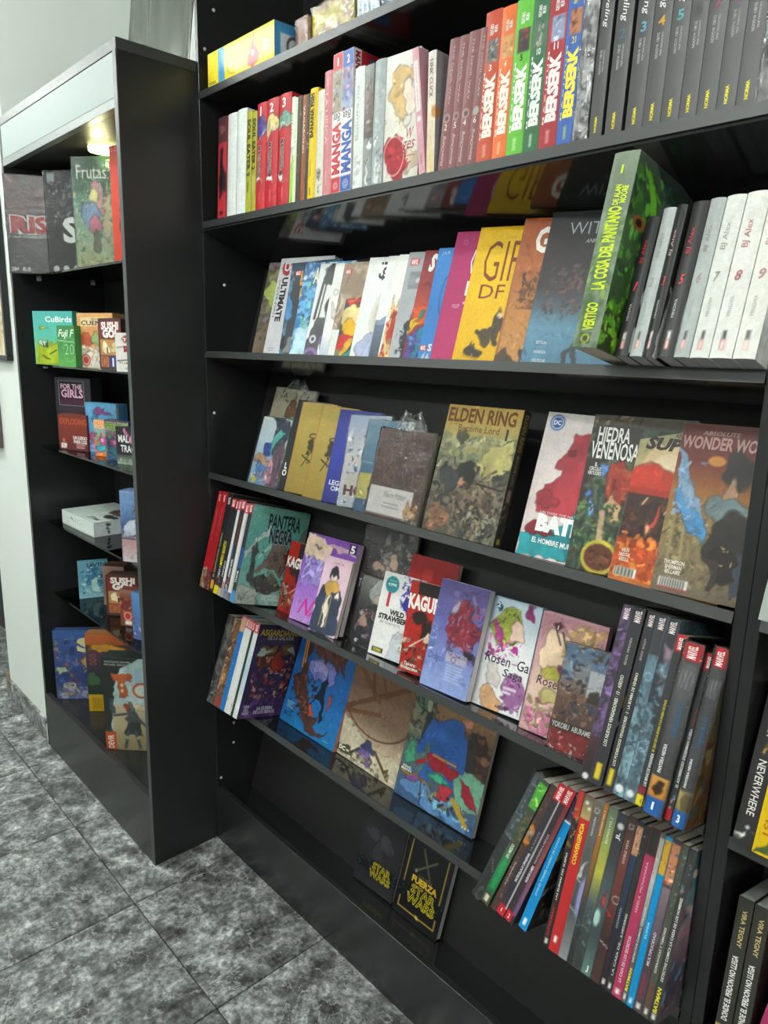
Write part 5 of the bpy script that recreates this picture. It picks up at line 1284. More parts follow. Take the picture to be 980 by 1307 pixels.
# ------------------------------------------------------------------ fourth shelf (S4)
def stack_pose(k, f0, f1, h=None, W=None, fwd=0.0):
    """slice of a rigid stack of spines: fractions f0..f1 of its width"""
    x, y, z, yaw, lean, roll, w, hh, d = PZ[k]
    W = W or w
    M = pose_matrix((x, y, z, yaw, lean, roll))
    q = M @ Vector((f0 * W, -fwd, 0))
    return (q.x, q.y, q.z + .0004, yaw, lean, roll, (f1 - f0) * W - .0004, h or hh, d)
g4 = 'comics standing spine out at the left of the fourth shelf'
MT = [('r', 0, .93, 1, 1, 'b8222c'), ('t', 'MARVEL', .3, .94, .75, .99, 'efe8e6', 90, .03)]
RT = [('r', 0, .9, 1, 1, 'b8222c'), ('t', 'MARVEL', .25, .915, .78, .985, 'efe8e6', 90, .03)]
L4 = [(0, .136, 'b3202a', [('t', 'MARVEL', .3, .9, .6, .97, 'efe6e4', 90, .03), ('t', 'EL VUELO DE LA HORMIGA', .4, .5, .55, .82, 'd8a0a0', 90), ('r', 0, 0, 1, .2, '8a6a4c'), ('n', 0, 0, 1, .22, ('a8a88a', '5a3a34', 'c8b070', '7a2a2c', 'b8c0b0'), 20, .35, 3)], 'red comic spine with painted foot, leftmost on the fourth shelf', .27),
      (.136, .275, 'ae1f29', [('t', 'MARVEL', .3, .9, .6, .97, 'efe6e4', 90, .03), ('t', 'EL HOMBRE IMPOSIBLE', .4, .55, .55, .85, 'd8a0a0', 90), ('r', 0, 0, 1, .19, '5a3a3c'), ('n', 0, 0, 1, .2, ('a85a54', '3a2a2c', 'c8a890', '7a2a2c'), 20, .35, 4)], 'second red comic spine beside the leftmost one', .272),
      (.275, .414, '26262a', [('t', 'MARVEL', .3, .89, .7, .96, 'e9e4e2', 90, .03), ('t', 'EL CASTIGADOR: GUERRA', .3, .15, .6, .6, 'c8b87a', 90, .01), ('r', .2, .03, .8, .12, 'c88a2c')], 'black comic spine with gold lettering after the two red ones', .272),
      (.414, .54, '2c2c30', RT + [('t', 'IMPERIO SECRETO', .2, .3, .75, .55, 'e0d020', 90, .03), ('r', 0, .0, 1, .09, 'd8c81e'), ('n', 0, .09, 1, .18, ('a83a44', 'c88a94', '7a2a34'), 8, .3, 5), ('t', 'TIERRA X', .3, .18, .7, .29, 'e6e6e6', 90)], 'black comic spine with yellow lettering and yellow foot on the fourth shelf', .262),
      (.54, .615, '2e2e32', RT + [('t', 'MANDO', .2, .2, .8, .36, 'e6e6e6', 90), ('r', 0, 0, 1, .08, 'b8b0a8')], 'slim black comic spine touching the first white spine', .26),
      (.615, .68, 'dcdad6', RT + [('r', 0, 0, 1, .16, 'a88a80')], 'slim white comic spine with red top between black ones', .262),
      (.68, .8, '38363a', RT + [('t', 'DIENTES DE ACERO', .4, .55, .7, .83, 'a83a3c', 90), ('t', 'HOMBRE ARAÑA', .3, .22, .75, .4, 'dcdce0', 90, .03), ('r', 0, .38, .3, .55, '3a5a9a'), ('r', 0, 0, 1, .1, '5a8ab0'), ('n', 0, .0, 1, .2, ('8a5a50', '5a7a9a', 'c8b0a0', '7a2c30'), 12, .4, 6)], 'dark comic spine with thin red lettering and a blue patch', .265),
      (.8, .9, 'dad8d4', RT + [('r', .6, 0, 1, .9, 'c4c2be'), ('r', 0, 0, 1, .08, '5a5a60')], 'white comic spine second from the teal cover', .258),
      (.9, 1.0, '33343a', RT + [('r', .3, .35, 1, .55, '2a5a9c'), ('t', 'THOR', .3, .2, .7, .32, 'e6e6ea', 90, .03), ('r', 0, 0, 1, .12, '3a86c0')], 'teal comic with horned stone figures, its cover facing the gap', .262)]
side4 = [('g', 0, 0, 1, 1, '9cc8be', '78bcb0', '64b2a6', '7cb6a6'), ('p', [(.2, .72), (.36, .84), (.36, .76), (.2, .6)], 'c4d8cc'), ('p', [(.02, .5), (.2, .68), (.2, .6), (.02, .42)], 'b4d0c4'), ('p', [(.26, .48), (.5, .72), (.5, .66), (.3, .44)], '9cc8bc'), ('b', .14, .06, .3, .12, 'b8c4b8', 3), ('n', .04, .02, .34, .1, ('8a988c', 'a8b4a8', '6a786c'), 14, .05, 4),
         ('b', .56, .6, .12, .11, '7a6e66', 5, .15), ('p', [(.42, .54), (.62, .54), (.7, .4), (.66, .3), (.52, .38), (.36, .36), (.4, .44)], '77685e'), ('l', .4, .42, .26, .34, .07, '857668'), ('p', [(.12, .56), (.2, .62), (.24, .52), (.2, .5), (.18, .4), (.24, .26), (.4, .22), (.38, .14), (.2, .2), (.1, .3)], '525650'), ('b', .5, .2, .2, .1, '4f5250', 6, .2), ('b', .56, .26, .09, .05, '66665e', 7), ('n', .3, .12, .72, .55, ('5a544e', '8a7c70', '403e3c', '6c6258'), 22, .06, 8), ('b', .78, .46, .1, .16, '7c2c2c', 9), ('n', .66, .1, .95, .58, ('8a3030', '4a443e', 'a8988a', '6a5a4c', '37322e'), 34, .07, 10), ('p', [(.9, .76), (1, .86), (1, .7), (.88, .66)], '8a8c78'),
         ('t', 'PANTERA', .3, .78, .86, .93, '23272b', 0, .02, -.12), ('t', 'NEGRA', .36, .64, .76, .78, '2b2c44', 0, .03, -.12, '8ab0ac'), ('t', 'SIGNIFICADO\nDEL HOMBRE', .44, .05, .74, .11, 'e6eae6', 0, .03)]
for i, (a, b, c, art, lab, h) in enumerate(L4):
    last = i == len(L4) - 1
    spine_book('comic_book', lab, 'comic', g4, stack_pose('S4L', a, b, h), c if not last else c, art, bulge=0.0003, side=side4 if last else None, wrap=0)
g4b = 'manga facing out on the fourth shelf'
KAG = lambda s: [('r', 0, .78, .34, 1, 'a8281e'), ('r', .34, .78, 1, 1, '2a2422'), ('b', .4, .62, .3, .1, '3a2c28', s), ('b', .6, .48, .2, .09, '2a2220', s + 1), ('b', .58, .42, .1, .06, 'd8b094', s + 2), ('n', 0, .04, 1, .4, ('4a4038', '241e1c', '8a7868', '6a3028', 'b8a898'), 50, .1, s + 3), ('l', .3, .28, .9, .56, .02, 'd8d0c8')]
face_book('manga_volume', 'red and black manga tucked between the teal comic and purple manga', 'book', g4b, PP('s4a', t=.012, dy=-.01), '9c2a22', KAG(3) + [('t', 'KAGURA', 0, .64, .9, .78, 'ece8e2', 0, .04)])
face_book('manga_volume', 'violet manga with a pale profile and pink brush lettering', 'book', g4b, PP('s4b', t=.015), '8f5fb8', [('g', 0, 0, 1, 1, 'b088c8', '9a68c0', '8550b0', '7a44a4'), ('p', [(0, .78), (0, 1), (.24, 1), (.48, .9), (.52, .74), (.36, .7), (.1, .7)], 'd8bca8'), ('p', [(.44, .92), (.6, .86), (1, .84), (1, .9), (.56, .94)], 'c49ab0'), ('b', .28, .58, .26, .16, '8f7cc0', 4, .12), ('n', .06, .42, .52, .74, ('a898d0', '7a62b0', 'b8a8d8', '6a54a0'), 30, .09, 5), ('b', .24, .86, .05, .012, '6a5a5a', 3), ('r', .82, .88, .96, .985, '2a1830'), ('t', '5', .85, .89, .93, .97, 'efe6f2', 0, .04), ('t', 'NA', .14, .09, .56, .27, 'c8288c', 0, .01, .5)])
face_book('manga_volume', 'pale pink manga with a dark-coated figure leaning on the violet one', 'book', g4b, PP('s4c', t=.011, dy=-.014, w=.09), 'dcb8c4', [('g', 0, 0, 1, 1, 'e4d4dc', 'd8b8c8', 'e2bccc'), ('p', [(.08, 0), (.0, .4), (.12, .62), (.4, .66), (.8, .6), (.96, .36), (.9, .0)], '333c50'), ('p', [(.16, .62), (.3, .74), (.62, .72), (.76, .58), (.56, .54), (.44, .5), (.32, .55)], 'c49a4c'), ('p', [(.4, .52), (.52, .52), (.5, .08), (.38, .08)], 'd8d0c8'), ('l', .36, .52, .32, .1, .03, 'c8a04c'), ('l', .54, .52, .56, .1, .03, 'c8a04c'), ('b', .44, .81, .2, .07, '2a2632', 4, .1), ('b', .45, .755, .13, .05, 'ead4c8', 3, .08), ('p', [(.28, .8), (.36, .84), (.6, .83), (.62, .78), (.5, .8), (.42, .77), (.36, .8), (.3, .76)], '2a2632'), ('b', .7, .5, .07, .05, 'e6d0c4', 5), ('t', 'AMOR', .34, .91, .72, .945, 'a86a7c', 0, .0)])
face_book('manga_volume', 'grey-green floral manga mostly hidden behind the dark-coated figure', 'book', g4b, PP('s4d', t=.01, w=.11, toy=.093), 'a8a8a0', [('g', 0, 0, 1, 1, '8a6a6c', '6a7c78', 'a8a89c', 'c4c0b4'), ('n', 0, 0, 1, 1, ('c8c8bc', '7a8c84', 'b0b4a4', '5c6c68', 'b89890'), 46, .1, 6)])
face_book('manga_volume', 'tall dusky manga with grey hair artwork in clear plastic at the back', 'book', g4b, PP('s4e', t=.011, toy=.08), (('3a2c32', '4a3a40', '2a2226', '5a4a4c'), 12, 5), [('b', .6, .74, .24, .16, '4a4242', 3, .25), ('n', .35, .56, .95, .98, ('5a5250', '8a8280', '38302f', '9c9490'), 46, .09, 7), ('b', .62, .72, .1, .06, 'c8a894', 4), ('b', .35, .66, .14, .04, 'b89884', 5), ('t', 'Twisted-W', .03, .47, .5, .54, 'e0dad8', 0, .01, .15)], wrap=21)
face_book('manga_volume', 'dark uniform manga with white-haired figures in front of the tall dusky one', 'book', g4b, PP('s4f', t=.01, toy=.067, h=.165), '39353a', [('g', 0, 0, 1, 1, '302c32', '3c383c', '8a8c88'), ('b', .5, .8, .26, .17, 'b4b6b4', 3, .2), ('b', .52, .7, .12, .09, 'd0b8ac', 4), ('p', [(.1, .5), (.3, .62), (.8, .6), (.95, .4), (.9, .1), (.1, .1)], '2e2c3a'), ('n', .08, .08, .9, .55, ('3c3848', 'c4bcb8', '6a3a3c', '242230', 'a85a5c', '58545c'), 40, .1, 8), ('b', .3, .36, .12, .08, 'c8a090', 5), ('e', .2, .06, .04, None, 'dcdcdc')], wrap=22)
face_book('book', 'plain red book with a grey tag standing at the back of the fourth shelf', 'book', g4b, PP('s4g', t=.012, w=.135, dy=.014, h=.245, dx=.001), '9c1d20', [('r', .3, .4, .5, .9, 'b02a28'), ('p', [(.52, .5), (.88, .5), (.9, .74), (.54, .74)], 'b4a49c')])
face_book('manga_volume', 'white manga with indigo splashes, teal price sticker and black title', 'book', g4b, PP('s4h', t=.01, w=.115, toy=.053), 'e6e4e2', [('n', .5, .6, .95, 1, ('34309a', '4a44b0', '2c2880', '5a54b8'), 30, .08, 9), ('b', .72, .66, .16, .09, '3a36a0', 3, .5), ('p', [(.5, .1), (.62, .36), (.8, .28), (.84, .02), (.52, .02)], 'cfd2da'), ('n', .7, .05, 1, .4, ('a8b07c', 'c4c894', '8f9a68', 'dcdcc0'), 24, .08, 10), ('e', .25, .86, .17, None, '2a8a94'), ('t', '4,99€', .14, .84, .36, .88, 'e6eeee', 0, .03), ('t', 'EDICION', .16, .9, .34, .915, 'd4e6e6'), ('t', '1', .17, .6, .29, .76, 'b8344c', 0, .03), ('t', 'WILD\nSTRAWBERRY', .08, .44, .96, .57, '1c1c20', 0, .05), ('t', 'IRE YONEMOTO', .14, .39, .66, .42, '5a5a60'), ('r', .08, .04, .36, .095, '2c2a20'), ('t', 'NORMA', .12, .05, .32, .085, 'd8d02c', 0, .03)], pages=PAGESW)
face_book('manga_volume', 'scarlet manga with white block title beside the white splashed one', 'book', g4b, PP('s4i', t=.015, w=.1, toy=.034), 'a82a20', [('r', .22, .86, 1, 1, '2a2220'), ('b', .3, .62, .2, .07, '2c2220', 3, .3), ('b', .62, .46, .24, .1, '2a201e', 4, .3), ('b', .62, .4, .12, .06, 'd8b49c', 5), ('n', 0, .02, 1, .36, ('54483e', '241e1c', '8f7e6c', 'b8a898', '6a2c22'), 60, .09, 11), ('l', .2, .28, 1, .58, .025, 'e0d8d0'), ('t', 'KAGURA', .02, .7, .98, .85, 'efeae4', 0, .05), ('t', 'Takeru\nHokazono', .06, .03, .5, .11, 'e6e2dc', 0, .02)], pages=PAGESW)
face_book('novel', 'lilac and blue light novel with a dark red armoured mass', 'book', g4b, PP('s4j', t=.018, toy=.014, w=.12), '6a6ca4', [('g', 0, 0, 1, 1, '8a9ccc', '7480b8', '5f5c98', '544c80'), ('n', .3, .3, 1, .95, ('5a4a7c', '6c5c8c', '4a4070', '7c6c98'), 40, .13, 12), ('b', .62, .62, .3, .2, '7c2a38', 4, .2), ('n', .36, .4, .94, .84, ('8f3440', '6a2430', 'a04a50', '54202c', '8a6a84'), 44, .09, 13), ('b', .4, .76, .08, .06, 'a8a0b8', 5), ('b', .88, .4, .1, .04, '2c2228', 6), ('r', .04, .36, .12, .64, '5a6ca8'), ('n', .03, .32, .2, .6, ('8a98c4', 'b4bcd8'), 10, .05, 14), ('r', .42, .28, .84, .37, 'a8a0b4'), ('t', 'THE CRIMSON', .44, .335, .82, .365, '4a3a50', 0, .01), ('o', .58, .31, .05, .2, '4a3a50'), ('t', 'Dragon', .06, .24, .4, .32, '3a4a84', 0, 0, .3)] + dots(.46, .1, .84, .26, 'a4acd0', rows=6), pages=PAGESW)
face_book('manga_volume', 'ice blue manga with pink ribbon and yellow-green shapes, numbered two', 'book', g4b, PP('s4k', t=.02), 'a4bcd0', [('r', .03, 0, 1, .98, 'e6e6e6'), ('g', .03, .5, 1, .98, 'e9e8e8', 'b4c8d8'), ('b', .42, .76, .3, .17, '8f9a3c', 3, .12), ('n', .16, .6, .68, .94, ('a8b04a', '6a7428', 'c4bc58', '54602c'), 26, .09, 15), ('p', [(.14, .8), (.2, .84), (.5, .55), (.44, .52)], 'a83c84'), ('b', .62, .72, .15, .09, 'e6c4b4', 4, .1), ('n', .1, .44, .75, .66, ('b8348c', '9c2a78', 'c85ca4', 'd88ab8'), 24, .09, 16), ('b', .85, .9, .1, .05, '8a2c64', 5), ('b', .8, .22, .18, .16, 'a06a9c', 6, .15), ('b', .35, .28, .2, .1, 'dcd0cc', 7), ('b', .38, .08, .2, .09, 'd4a478', 8), ('n', .55, .02, .95, .3, ('8a4c88', 'b088b0', '6a3468'), 16, .08, 17), ('p', [(.1, .93), (.17, .965), (.24, .93), (.17, .895)], '2a5a7a'), ('t', '2', .14, .91, .2, .95, 'e6eef2', 0, .03), ('t', 'Rosen  Ga', .12, .41, .98, .5, '3a3040', 0, .01, .1), ('t', 'Saga', .52, .3, .9, .39, '3a3040', 0, .01, .1), ('t', 'ARECHI', .5, .03, .72, .06, '2a2430', 0, .02)] + dots(.58, .16, .84, .24, 'e0d4e0', rows=2), pages=PAGESW, spine='R')
face_book('manga_volume', 'rose pink manga with blond strands, numbered one', 'book', g4b, PP('s4l', t=.018, w=.13), 'c08c96', [('g', .02, 0, .98, .98, 'c8a0a0', 'd8bca8', 'c09898', 'b07c88'), ('b', .3, .68, .22, .16, 'e0c4a8', 3, .15), ('n', .4, .66, 1, .96, ('b8945c', 'd8b884', 'a07c4c', 'c8a878'), 40, .1, 18), ('b', .52, .52, .14, .09, '8a2c64', 4), ('b', .34, .52, .14, .06, 'b0a84c', 5), ('b', .3, .1, .24, .1, 'b8708c', 6, .3), ('n', .02, .02, .7, .3, ('c87c98', 'a85878', 'e0b0b8', '8a7a5c', '9aa068'), 30, .1, 19), ('b', .45, .34, .26, .05, 'c4b478', 7), ('l', .26, .86, .36, .76, .025, '3a2c30'), ('l', .36, .86, .44, .76, .025, '3a2c30'), ('p', [(.2, .89), (.27, .93), (.34, .89), (.27, .85)], '4a2430'), ('t', '1', .25, .875, .29, .905, 'ecdcdc', 0, .03), ('t', 'Rosen', .12, .4, .52, .47, '4a2c38', 0, .01, .1)], spine='R')
face_book('manga_volume', 'blue and brown manga with red foot in plastic, leaning before the rose pink one', 'book', g4b, PP('s4m', t=.01, dy=-.016, w=.084), '7a5a50', [('g', 0, .26, 1, 1, '5a3c34', '7a5444', '8f8c92', '4a6a8c'), ('n', 0, .66, 1, 1, ('3f6a98', '2c4a70', 'b8c0c8', '6a90b4', '4a382e'), 40, .11, 20), ('n', 0, .28, 1, .7, ('6a4434', '8a5c44', '4a2c24', '3a5a80', 'a87c60', '30303c'), 46, .11, 21), ('r', .6, .55, 1, .8, 'c4c4c8'), ('b', .8, .54, .16, .05, '3a2a28', 4), ('r', 0, .2, 1, .27, '2a1c1c'), ('r', 0, 0, 1, .2, '8a1c22'), ('n', 0, 0, 1, .2, ('a82a2c', '6a1418', 'c8484a', 'e0d0cc'), 30, .08, 22), ('t', 'YOKOBU  ABURAMERO', .02, .21, .98, .26, 'e6e0dc', 0, .02)], wrap=23)
# right-hand spines of the fourth shelf
g4c = 'spines leaning back at the right of the fourth shelf'
R4 = [(.1521, .1686, .282, ('5a4468', 'MARVEL'), 'violet spine with a comic logo, first of the right-hand spines'), (.1689, .189, .282, 0, 'charcoal spine with white capitals and yellow foot after the violet one'), (.1925, .2087, .282, 0, 'second charcoal spine with yellow foot'), (.2091, .226, .282, 0, 'blue-grey sketch spine left of its twin'), (.2264, .2446, .281, 0, 'blue-grey sketch spine right of its twin'), (.245, .2615, .262, 0, 'dark spine with yellow lettering and a yellow numbered foot'), (.2619, .2902, .256, 0, 'thick glossy spine with a blue foot numbered one'), (.291, .3038, .248, 0, 'narrow dark spine with red top between two thick glossy ones'), (.3045, .3245, .262, 0, 'thick glossy spine with a blue foot numbered three by the stile')]
A4 = [
    (('4a3c54', '6a5478', '3a3040', '55485c'), [('n', 0, .25, 1, .9, ('7a5c94', '4a3a5c', '8f74a8', '3c344c'), 24, .4, 1), ('t', 'MARVEL', .25, .92, .75, .985, 'ecdcdc', 90, .03), ('g', 0, 0, 1, .25, '2a2628', '4a3034'), ('e', .5, .02, .3, None, 'd8d8d8')], None),
    ('343438', [('t', 'MARVEL', .3, .92, .78, .985, 'e6d8d8', 90, .03), ('t', 'LOS NUEVOS VENGADORES · 13 · ASEDIO', .35, .22, .62, .62, 'dcd8c4', 90, .02), ('t', 'BENDIS  IMMONEN', .35, .68, .55, .83, 'b8b4a4', 90), ('r', .25, .03, .7, .12, 'd0b82c')], [('r', 0, 0, .3, 1, '2a2628'), ('n', 0, .2, .4, .7, ('c88a3c', '8a3a2c', '3a4a6a', 'b8c4d0', '1e1e22'), 26, .1, 2)]),
    ('303034', [('t', 'MARVEL', .3, .92, .75, .985, 'e6d8d8', 90, .03), ('t', 'LOS PODEROSOS VENGADORES · 2 · LA BOMBA DE VENENO', .35, .14, .62, .66, 'dcd8c4', 90, .02), ('t', 'BENDIS  BAGLEY', .35, .73, .55, .85, 'b8b4a4', 90), ('r', .25, .03, .7, .12, 'd0b82c')], None),
    (('4f6470', '66808e', '38464e', '7c98a4'), [('n', 0, .05, 1, .75, ('6a8a98', '3c4c54', '8aa8b4', '506872'), 30, .35, 3), ('r', 0, .78, 1, 1, '3a3a3e'), ('t', 'MARVEL', .25, .92, .75, .985, 'e6d8d8', 90, .03), ('e', .5, .04, .36, None, 'dce0e2'), ('o', .5, .66, .36, .12, '9ab4be'), ('o', .5, .25, .4, .1, '9ab4be')], None),
    (('566c78', '44545c', '7490a0', '32383c'), [('n', 0, .05, 1, .75, ('5c7886', '384850', '88a6b4', '45545c', '8a4a4c'), 30, .35, 4), ('r', 0, .84, 1, 1, '35353a'), ('b', .55, .8, .34, .06, '8a7080', 5), ('t', 'MARVEL', .25, .92, .75, .985, 'e6d8d8', 90, .03), ('e', .5, .04, .3, None, 'e0e2e2'), ('o', .5, .3, .42, .1, '9ab4be')], None),
    ('3a3a3c', [('r', 0, .9, 1, 1, 'b8222c'), ('t', 'MARVEL', .25, .915, .78, .985, 'efe4e2', 90, .03), ('t', 'EL OJO DE LA DIOSA Y LA RABIA DE DIOS', .35, .32, .62, .62, 'd8cc2c', 90, .02), ('t', 'LAS MINAS DE WAKANDA', .35, .12, .62, .31, 'e6e6e6', 90, .02), ('r', 0, 0, 1, .065, 'd8c820'), ('r', 0, .066, 1, .11, '8a2a34'), ('t', '6', .42, .02, .58, .045, '3a3a2a')], None),
    ('4a4a4c', [('r', 0, .9, 1, 1, 'b8222c'), ('t', 'MARVEL', .3, .912, .74, .985, 'efe4e2', 90, .03), ('g', 0, .2, 1, .88, '3c3c3e', '4c4c4e', '5a5a5c'), ('t', 'ORGULLO', .52, .46, .74, .66, '2f5a84', 90, .03), ('t', 'PANTERA NEGRA', .3, .245, .48, .41, 'e6e6e6', 90, .02), ('g', 0, .1, 1, .22, 'b87830', 'c89448'), ('b', .5, .16, .3, .04, '3a2418', 3, .4), ('r', 0, 0, 1, .1, '24599c'), ('t', '1', .44, .035, .58, .075, 'eef0f2', 0, .04)] + [('l', .2 + q * .2, .74, .28 + q * .2, .84, .02, '8f8f90') for q in range(4)], None),
    ('3c3c3f', [('r', 0, .9, 1, 1, 'b02a30'), ('t', 'MARVEL', .3, .915, .75, .985, 'efe4e2', 90, .03), ('t', 'EL ASOMBROSO SPIDERMAN: FUERA', .35, .2, .65, .55, 'e0e0e0', 90, .02), ('t', 'RUMBO A CASA', .4, .57, .65, .67, 'a83a3c', 90), ('r', 0, .0, 1, .07, 'b02a30'), ('n', 0, .07, 1, .16, ('c8a8a0', '5a8ab0', '8a3a3c'), 10, .3, 6)], None),
    ('434346', [('r', 0, .89, 1, 1, 'b8222c'), ('t', 'MARVEL', .3, .9, .74, .98, 'efe4e2', 90, .03), ('t', 'ORGULLO', .52, .45, .74, .62, '2f5a84', 90, .03), ('t', 'PANTERA NEGRA', .3, .22, .48, .38, 'e6e6e6', 90, .02), ('g', 0, .09, 1, .2, '8f7c4c', 'b8a468'), ('b', .5, .15, .3, .04, '5a4c34', 3, .4), ('r', 0, 0, 1, .09, '24599c'), ('t', '3', .42, .03, .6, .07, 'eef0f2', 0, .04)] + [('l', .2 + q * .2, .72, .28 + q * .2, .82, .02, '8f8f90') for q in range(4)], [('g', 0, 0, .5, 1, 'b8742c', 'a08a54', '4a4a4c'), ('n', 0, 0, .6, .5, ('c8b468', 'b85c4c', '8a7440', 'd8cc9c', '5a8aa0'), 30, .12, 7)])]
for (xa, xb, h, _, lab), (base, art, side) in zip(R4, A4):
    i = [q[4] for q in R4].index(lab)
    yy = -.0606 - (.008 if i in (6, 8) else 0)
    bs = (base, 20, i) if isinstance(base, tuple) else base
    spine_book('comic_album', lab, 'comic', g4c, (xa, yy, SH['S4'] - yy * math.tan(TILT) + .0004, .0, .284, .012, xb - xa, h, .17), bs, art, side=side, bulge=.004 if i in (6, 8) else .0004, wrap=31 + i if i in (6, 8) else 0)

# ------------------------------------------------------------------ fifth shelf (S5)
g5 = 'comics standing spine out at the left of the fifth shelf'
RT5 = [('r', 0, .955, 1, 1, 'a8222c')]
L5 = [(0, .23, (('3c3c40', '6a6a66', '28282c'), 22, 4), [('n', 0, 0, 1, .4, ('4a4a4e', '8a8a88', '2c2c30'), 16, .3, 1)], 'grey painted comic spine, leftmost on the fifth shelf', .252),
      (.23, .44, (('4a3a32', '8a5c3a', '3a3438', 'b07c50'), 20, 5), [('n', .1, .3, .9, .8, ('c08a54', '8a5a3a', 'd8b080', '4a342c'), 18, .3, 2), ('r', 0, 0, 1, .12, '8a4034')], 'brown painted comic spine next to the blue one on the fifth shelf', .25),
      (.44, .59, '1f6cae', [('r', 0, .83, 1, .98, 'c09a78'), ('r', 0, .98, 1, 1, 'a8222c'), ('n', 0, .1, 1, .8, ('2a7cc0', 'a85a70', '8ab8d8', '1a5a9a'), 14, .3, 3)], 'bright blue comic spine on the fifth shelf', .268),
      (.59, .67, 'd4d6d6', RT + [('n', 0, 0, 1, .15, ('8a9a7a', 'b8a890', '5a6a5a'), 8, .4, 4)], 'white comic spine just right of the bright blue one', .266),
      (.67, .735, 'dcdcd8', RT + [('n', 0, 0, 1, .08, ('8a8a88',), 3, .4, 5)], 'second white comic spine on the fifth shelf', .265),
      (.735, .8, 'd6d6d2', RT + [('n', 0, 0, 1, .18, ('6a3a34', 'a8705c', '8a2c30'), 8, .4, 6)], 'third white comic spine with a brown foot on the fifth shelf', .264),
      (.8, .87, '1f3a30', RT + [('n', 0, .02, 1, .22, ('8a3434', 'c8a890', '3a2c2c'), 8, .4, 7)], 'thin dark green comic spine on the fifth shelf', .264),
      (.87, 1.0, 'd2d6d8', RT + [('g', 0, .1, 1, .85, 'e0e2e2', 'a8bccc', 'd8d8d4')], 'purple comic with golden winged eyes, its cover facing the gap', .264)]
side5 = [('g', 0, 0, 1, 1, '5a3a70', '40365c', '39345a', '453a60', '3a2c48'), ('p', [(0, .8), (.1, .84), (.4, .9), (.9, .86), (1, .8), (.6, .78), (.3, .8)], '4a4268'), ('p', [(.04, .66), (.2, .76), (.5, .79), (.44, .7), (.3, .62)], '8a6a34'), ('p', [(.96, .66), (.86, .78), (.6, .79), (.56, .7), (.7, .66)], '7a5c30'), ('p', [(.06, .68), (.2, .74), (.38, .72), (.2, .67)], 'b4c8c0'), ('p', [(.95, .68), (.85, .75), (.68, .72), (.8, .68)], 'a8bcb4'), ('p', [(.04, .64), (.3, .68), (.5, .7), (.5, .55), (.3, .54), (.14, .58)], '5a4028'), ('n', .1, .2, .95, .66, ('8a3a34', 'a85a44', '6a2c3c', 'b88a6a', '3a2c4a', 'c09878', '54325a', '8a4a2c'), 80, .08, 8), ('b', .58, .6, .16, .1, '9c3a2c', 5, .25), ('n', 0, 0, 1, .2, ('6a4484', '4a3464', '7a508c'), 20, .15, 9),
         ('t', 'ASGARDIANOS', .06, .885, .98, .945, 'c4a858', 0, .04, 0, '3a2c20'), ('t', 'DE LA GALAXIA', .24, .84, .82, .88, 'c4b89c', 0, .03), ('t', 'LA GUERRA\nDE LOS REINOS', .32, .045, .78, .12, 'dcd4e0', 0, .03), ('t', 'BUNN\nLOLLI\nNADUR', .08, .04, .22, .14, 'dcd8dc', 0, .03)]
side5 += [('l', .5 + q * .05, .955, .48 + q * .05, 1, .02, '8a4aa0') for q in range(8)]
for i, (a, b, c, art, lab, h) in enumerate(L5):
    spine_book('comic_book', lab, 'comic', g5, stack_pose('S5L', a, b, h, W=.14), c, art, bulge=.0003, side=side5 if i == len(L5) - 1 else None)
g5b = 'large comics facing out on the fifth shelf'
face_book('comic_album', 'large comic with a spiked brown tail curling over vivid blue', 'comic', g5b, PP('s5a', t=.012, dy=.004, h=.25), '1a5f9c', [('g', 0, 0, 1, 1, '1f70a8', '165a9c', '1a5490'), ('b', .52, .7, .26, .12, '6a6cac', 3, .2), ('b', .46, .72, .14, .07, '8a84b8', 4, .2), ('p', [(.1, 1), (.16, .6), (.05, .5), (.1, .4), (.3, .2), (.5, .02), (.72, .06), (.86, .14), (.7, .1), (.56, .12), (.62, .22), (.48, .2), (.5, .32), (.38, .32), (.38, .42), (.28, .44), (.28, .54), (.22, .56), (.26, .7), (.2, .78), (.24, 1)], '4a2e28'), ('n', .06, .12, .5, .62, ('5c3a30', '3a2422', '6e4a3c', '2c1c1c'), 46, .05, 10), ('p', [(.24, 1), (.3, .86), (.34, .92), (.4, .8), (.44, .9), (.52, .76), (.56, .88), (.64, .74), (.66, .86), (.74, .72), (.76, .86), (.84, .74), (.86, 1)], '4a2a26'), ('n', .26, .84, .84, 1, ('5a342c', '3a201e', '6a3a30'), 26, .06, 11), ('l', .1, .96, .14, .64, .025, 'b87838'), ('l', .13, .98, .17, .7, .015, 'd0a060'), ('p', [(.56, .62), (.62, .7), (.66, .62), (.62, .5), (.66, .38), (.68, .2), (.64, .2), (.6, .36), (.54, .4), (.46, .3), (.5, .42)], '101c2c'), ('b', .76, .44, .03, .09, 'b03a30', 6, .1), ('b', .5, .26, .05, .05, 'b0402c', 7, .3), ('t', 'DC', .05, .08, .12, .115, '0c2038', 0, .04), ('r', .14, .085, .2, .09, '0c2038'), ('r', .14, .1, .19, .105, '0c2038')] + dots(.06, .16, .2, .24, '7ab0d0', rows=4) + [('e', .82 + q * .03, .05, .006, None, 'd0dce6') for q in range(3)], spine='R', side=[('r', 0, 0, 1, 1, 'b88478')], hard=True)
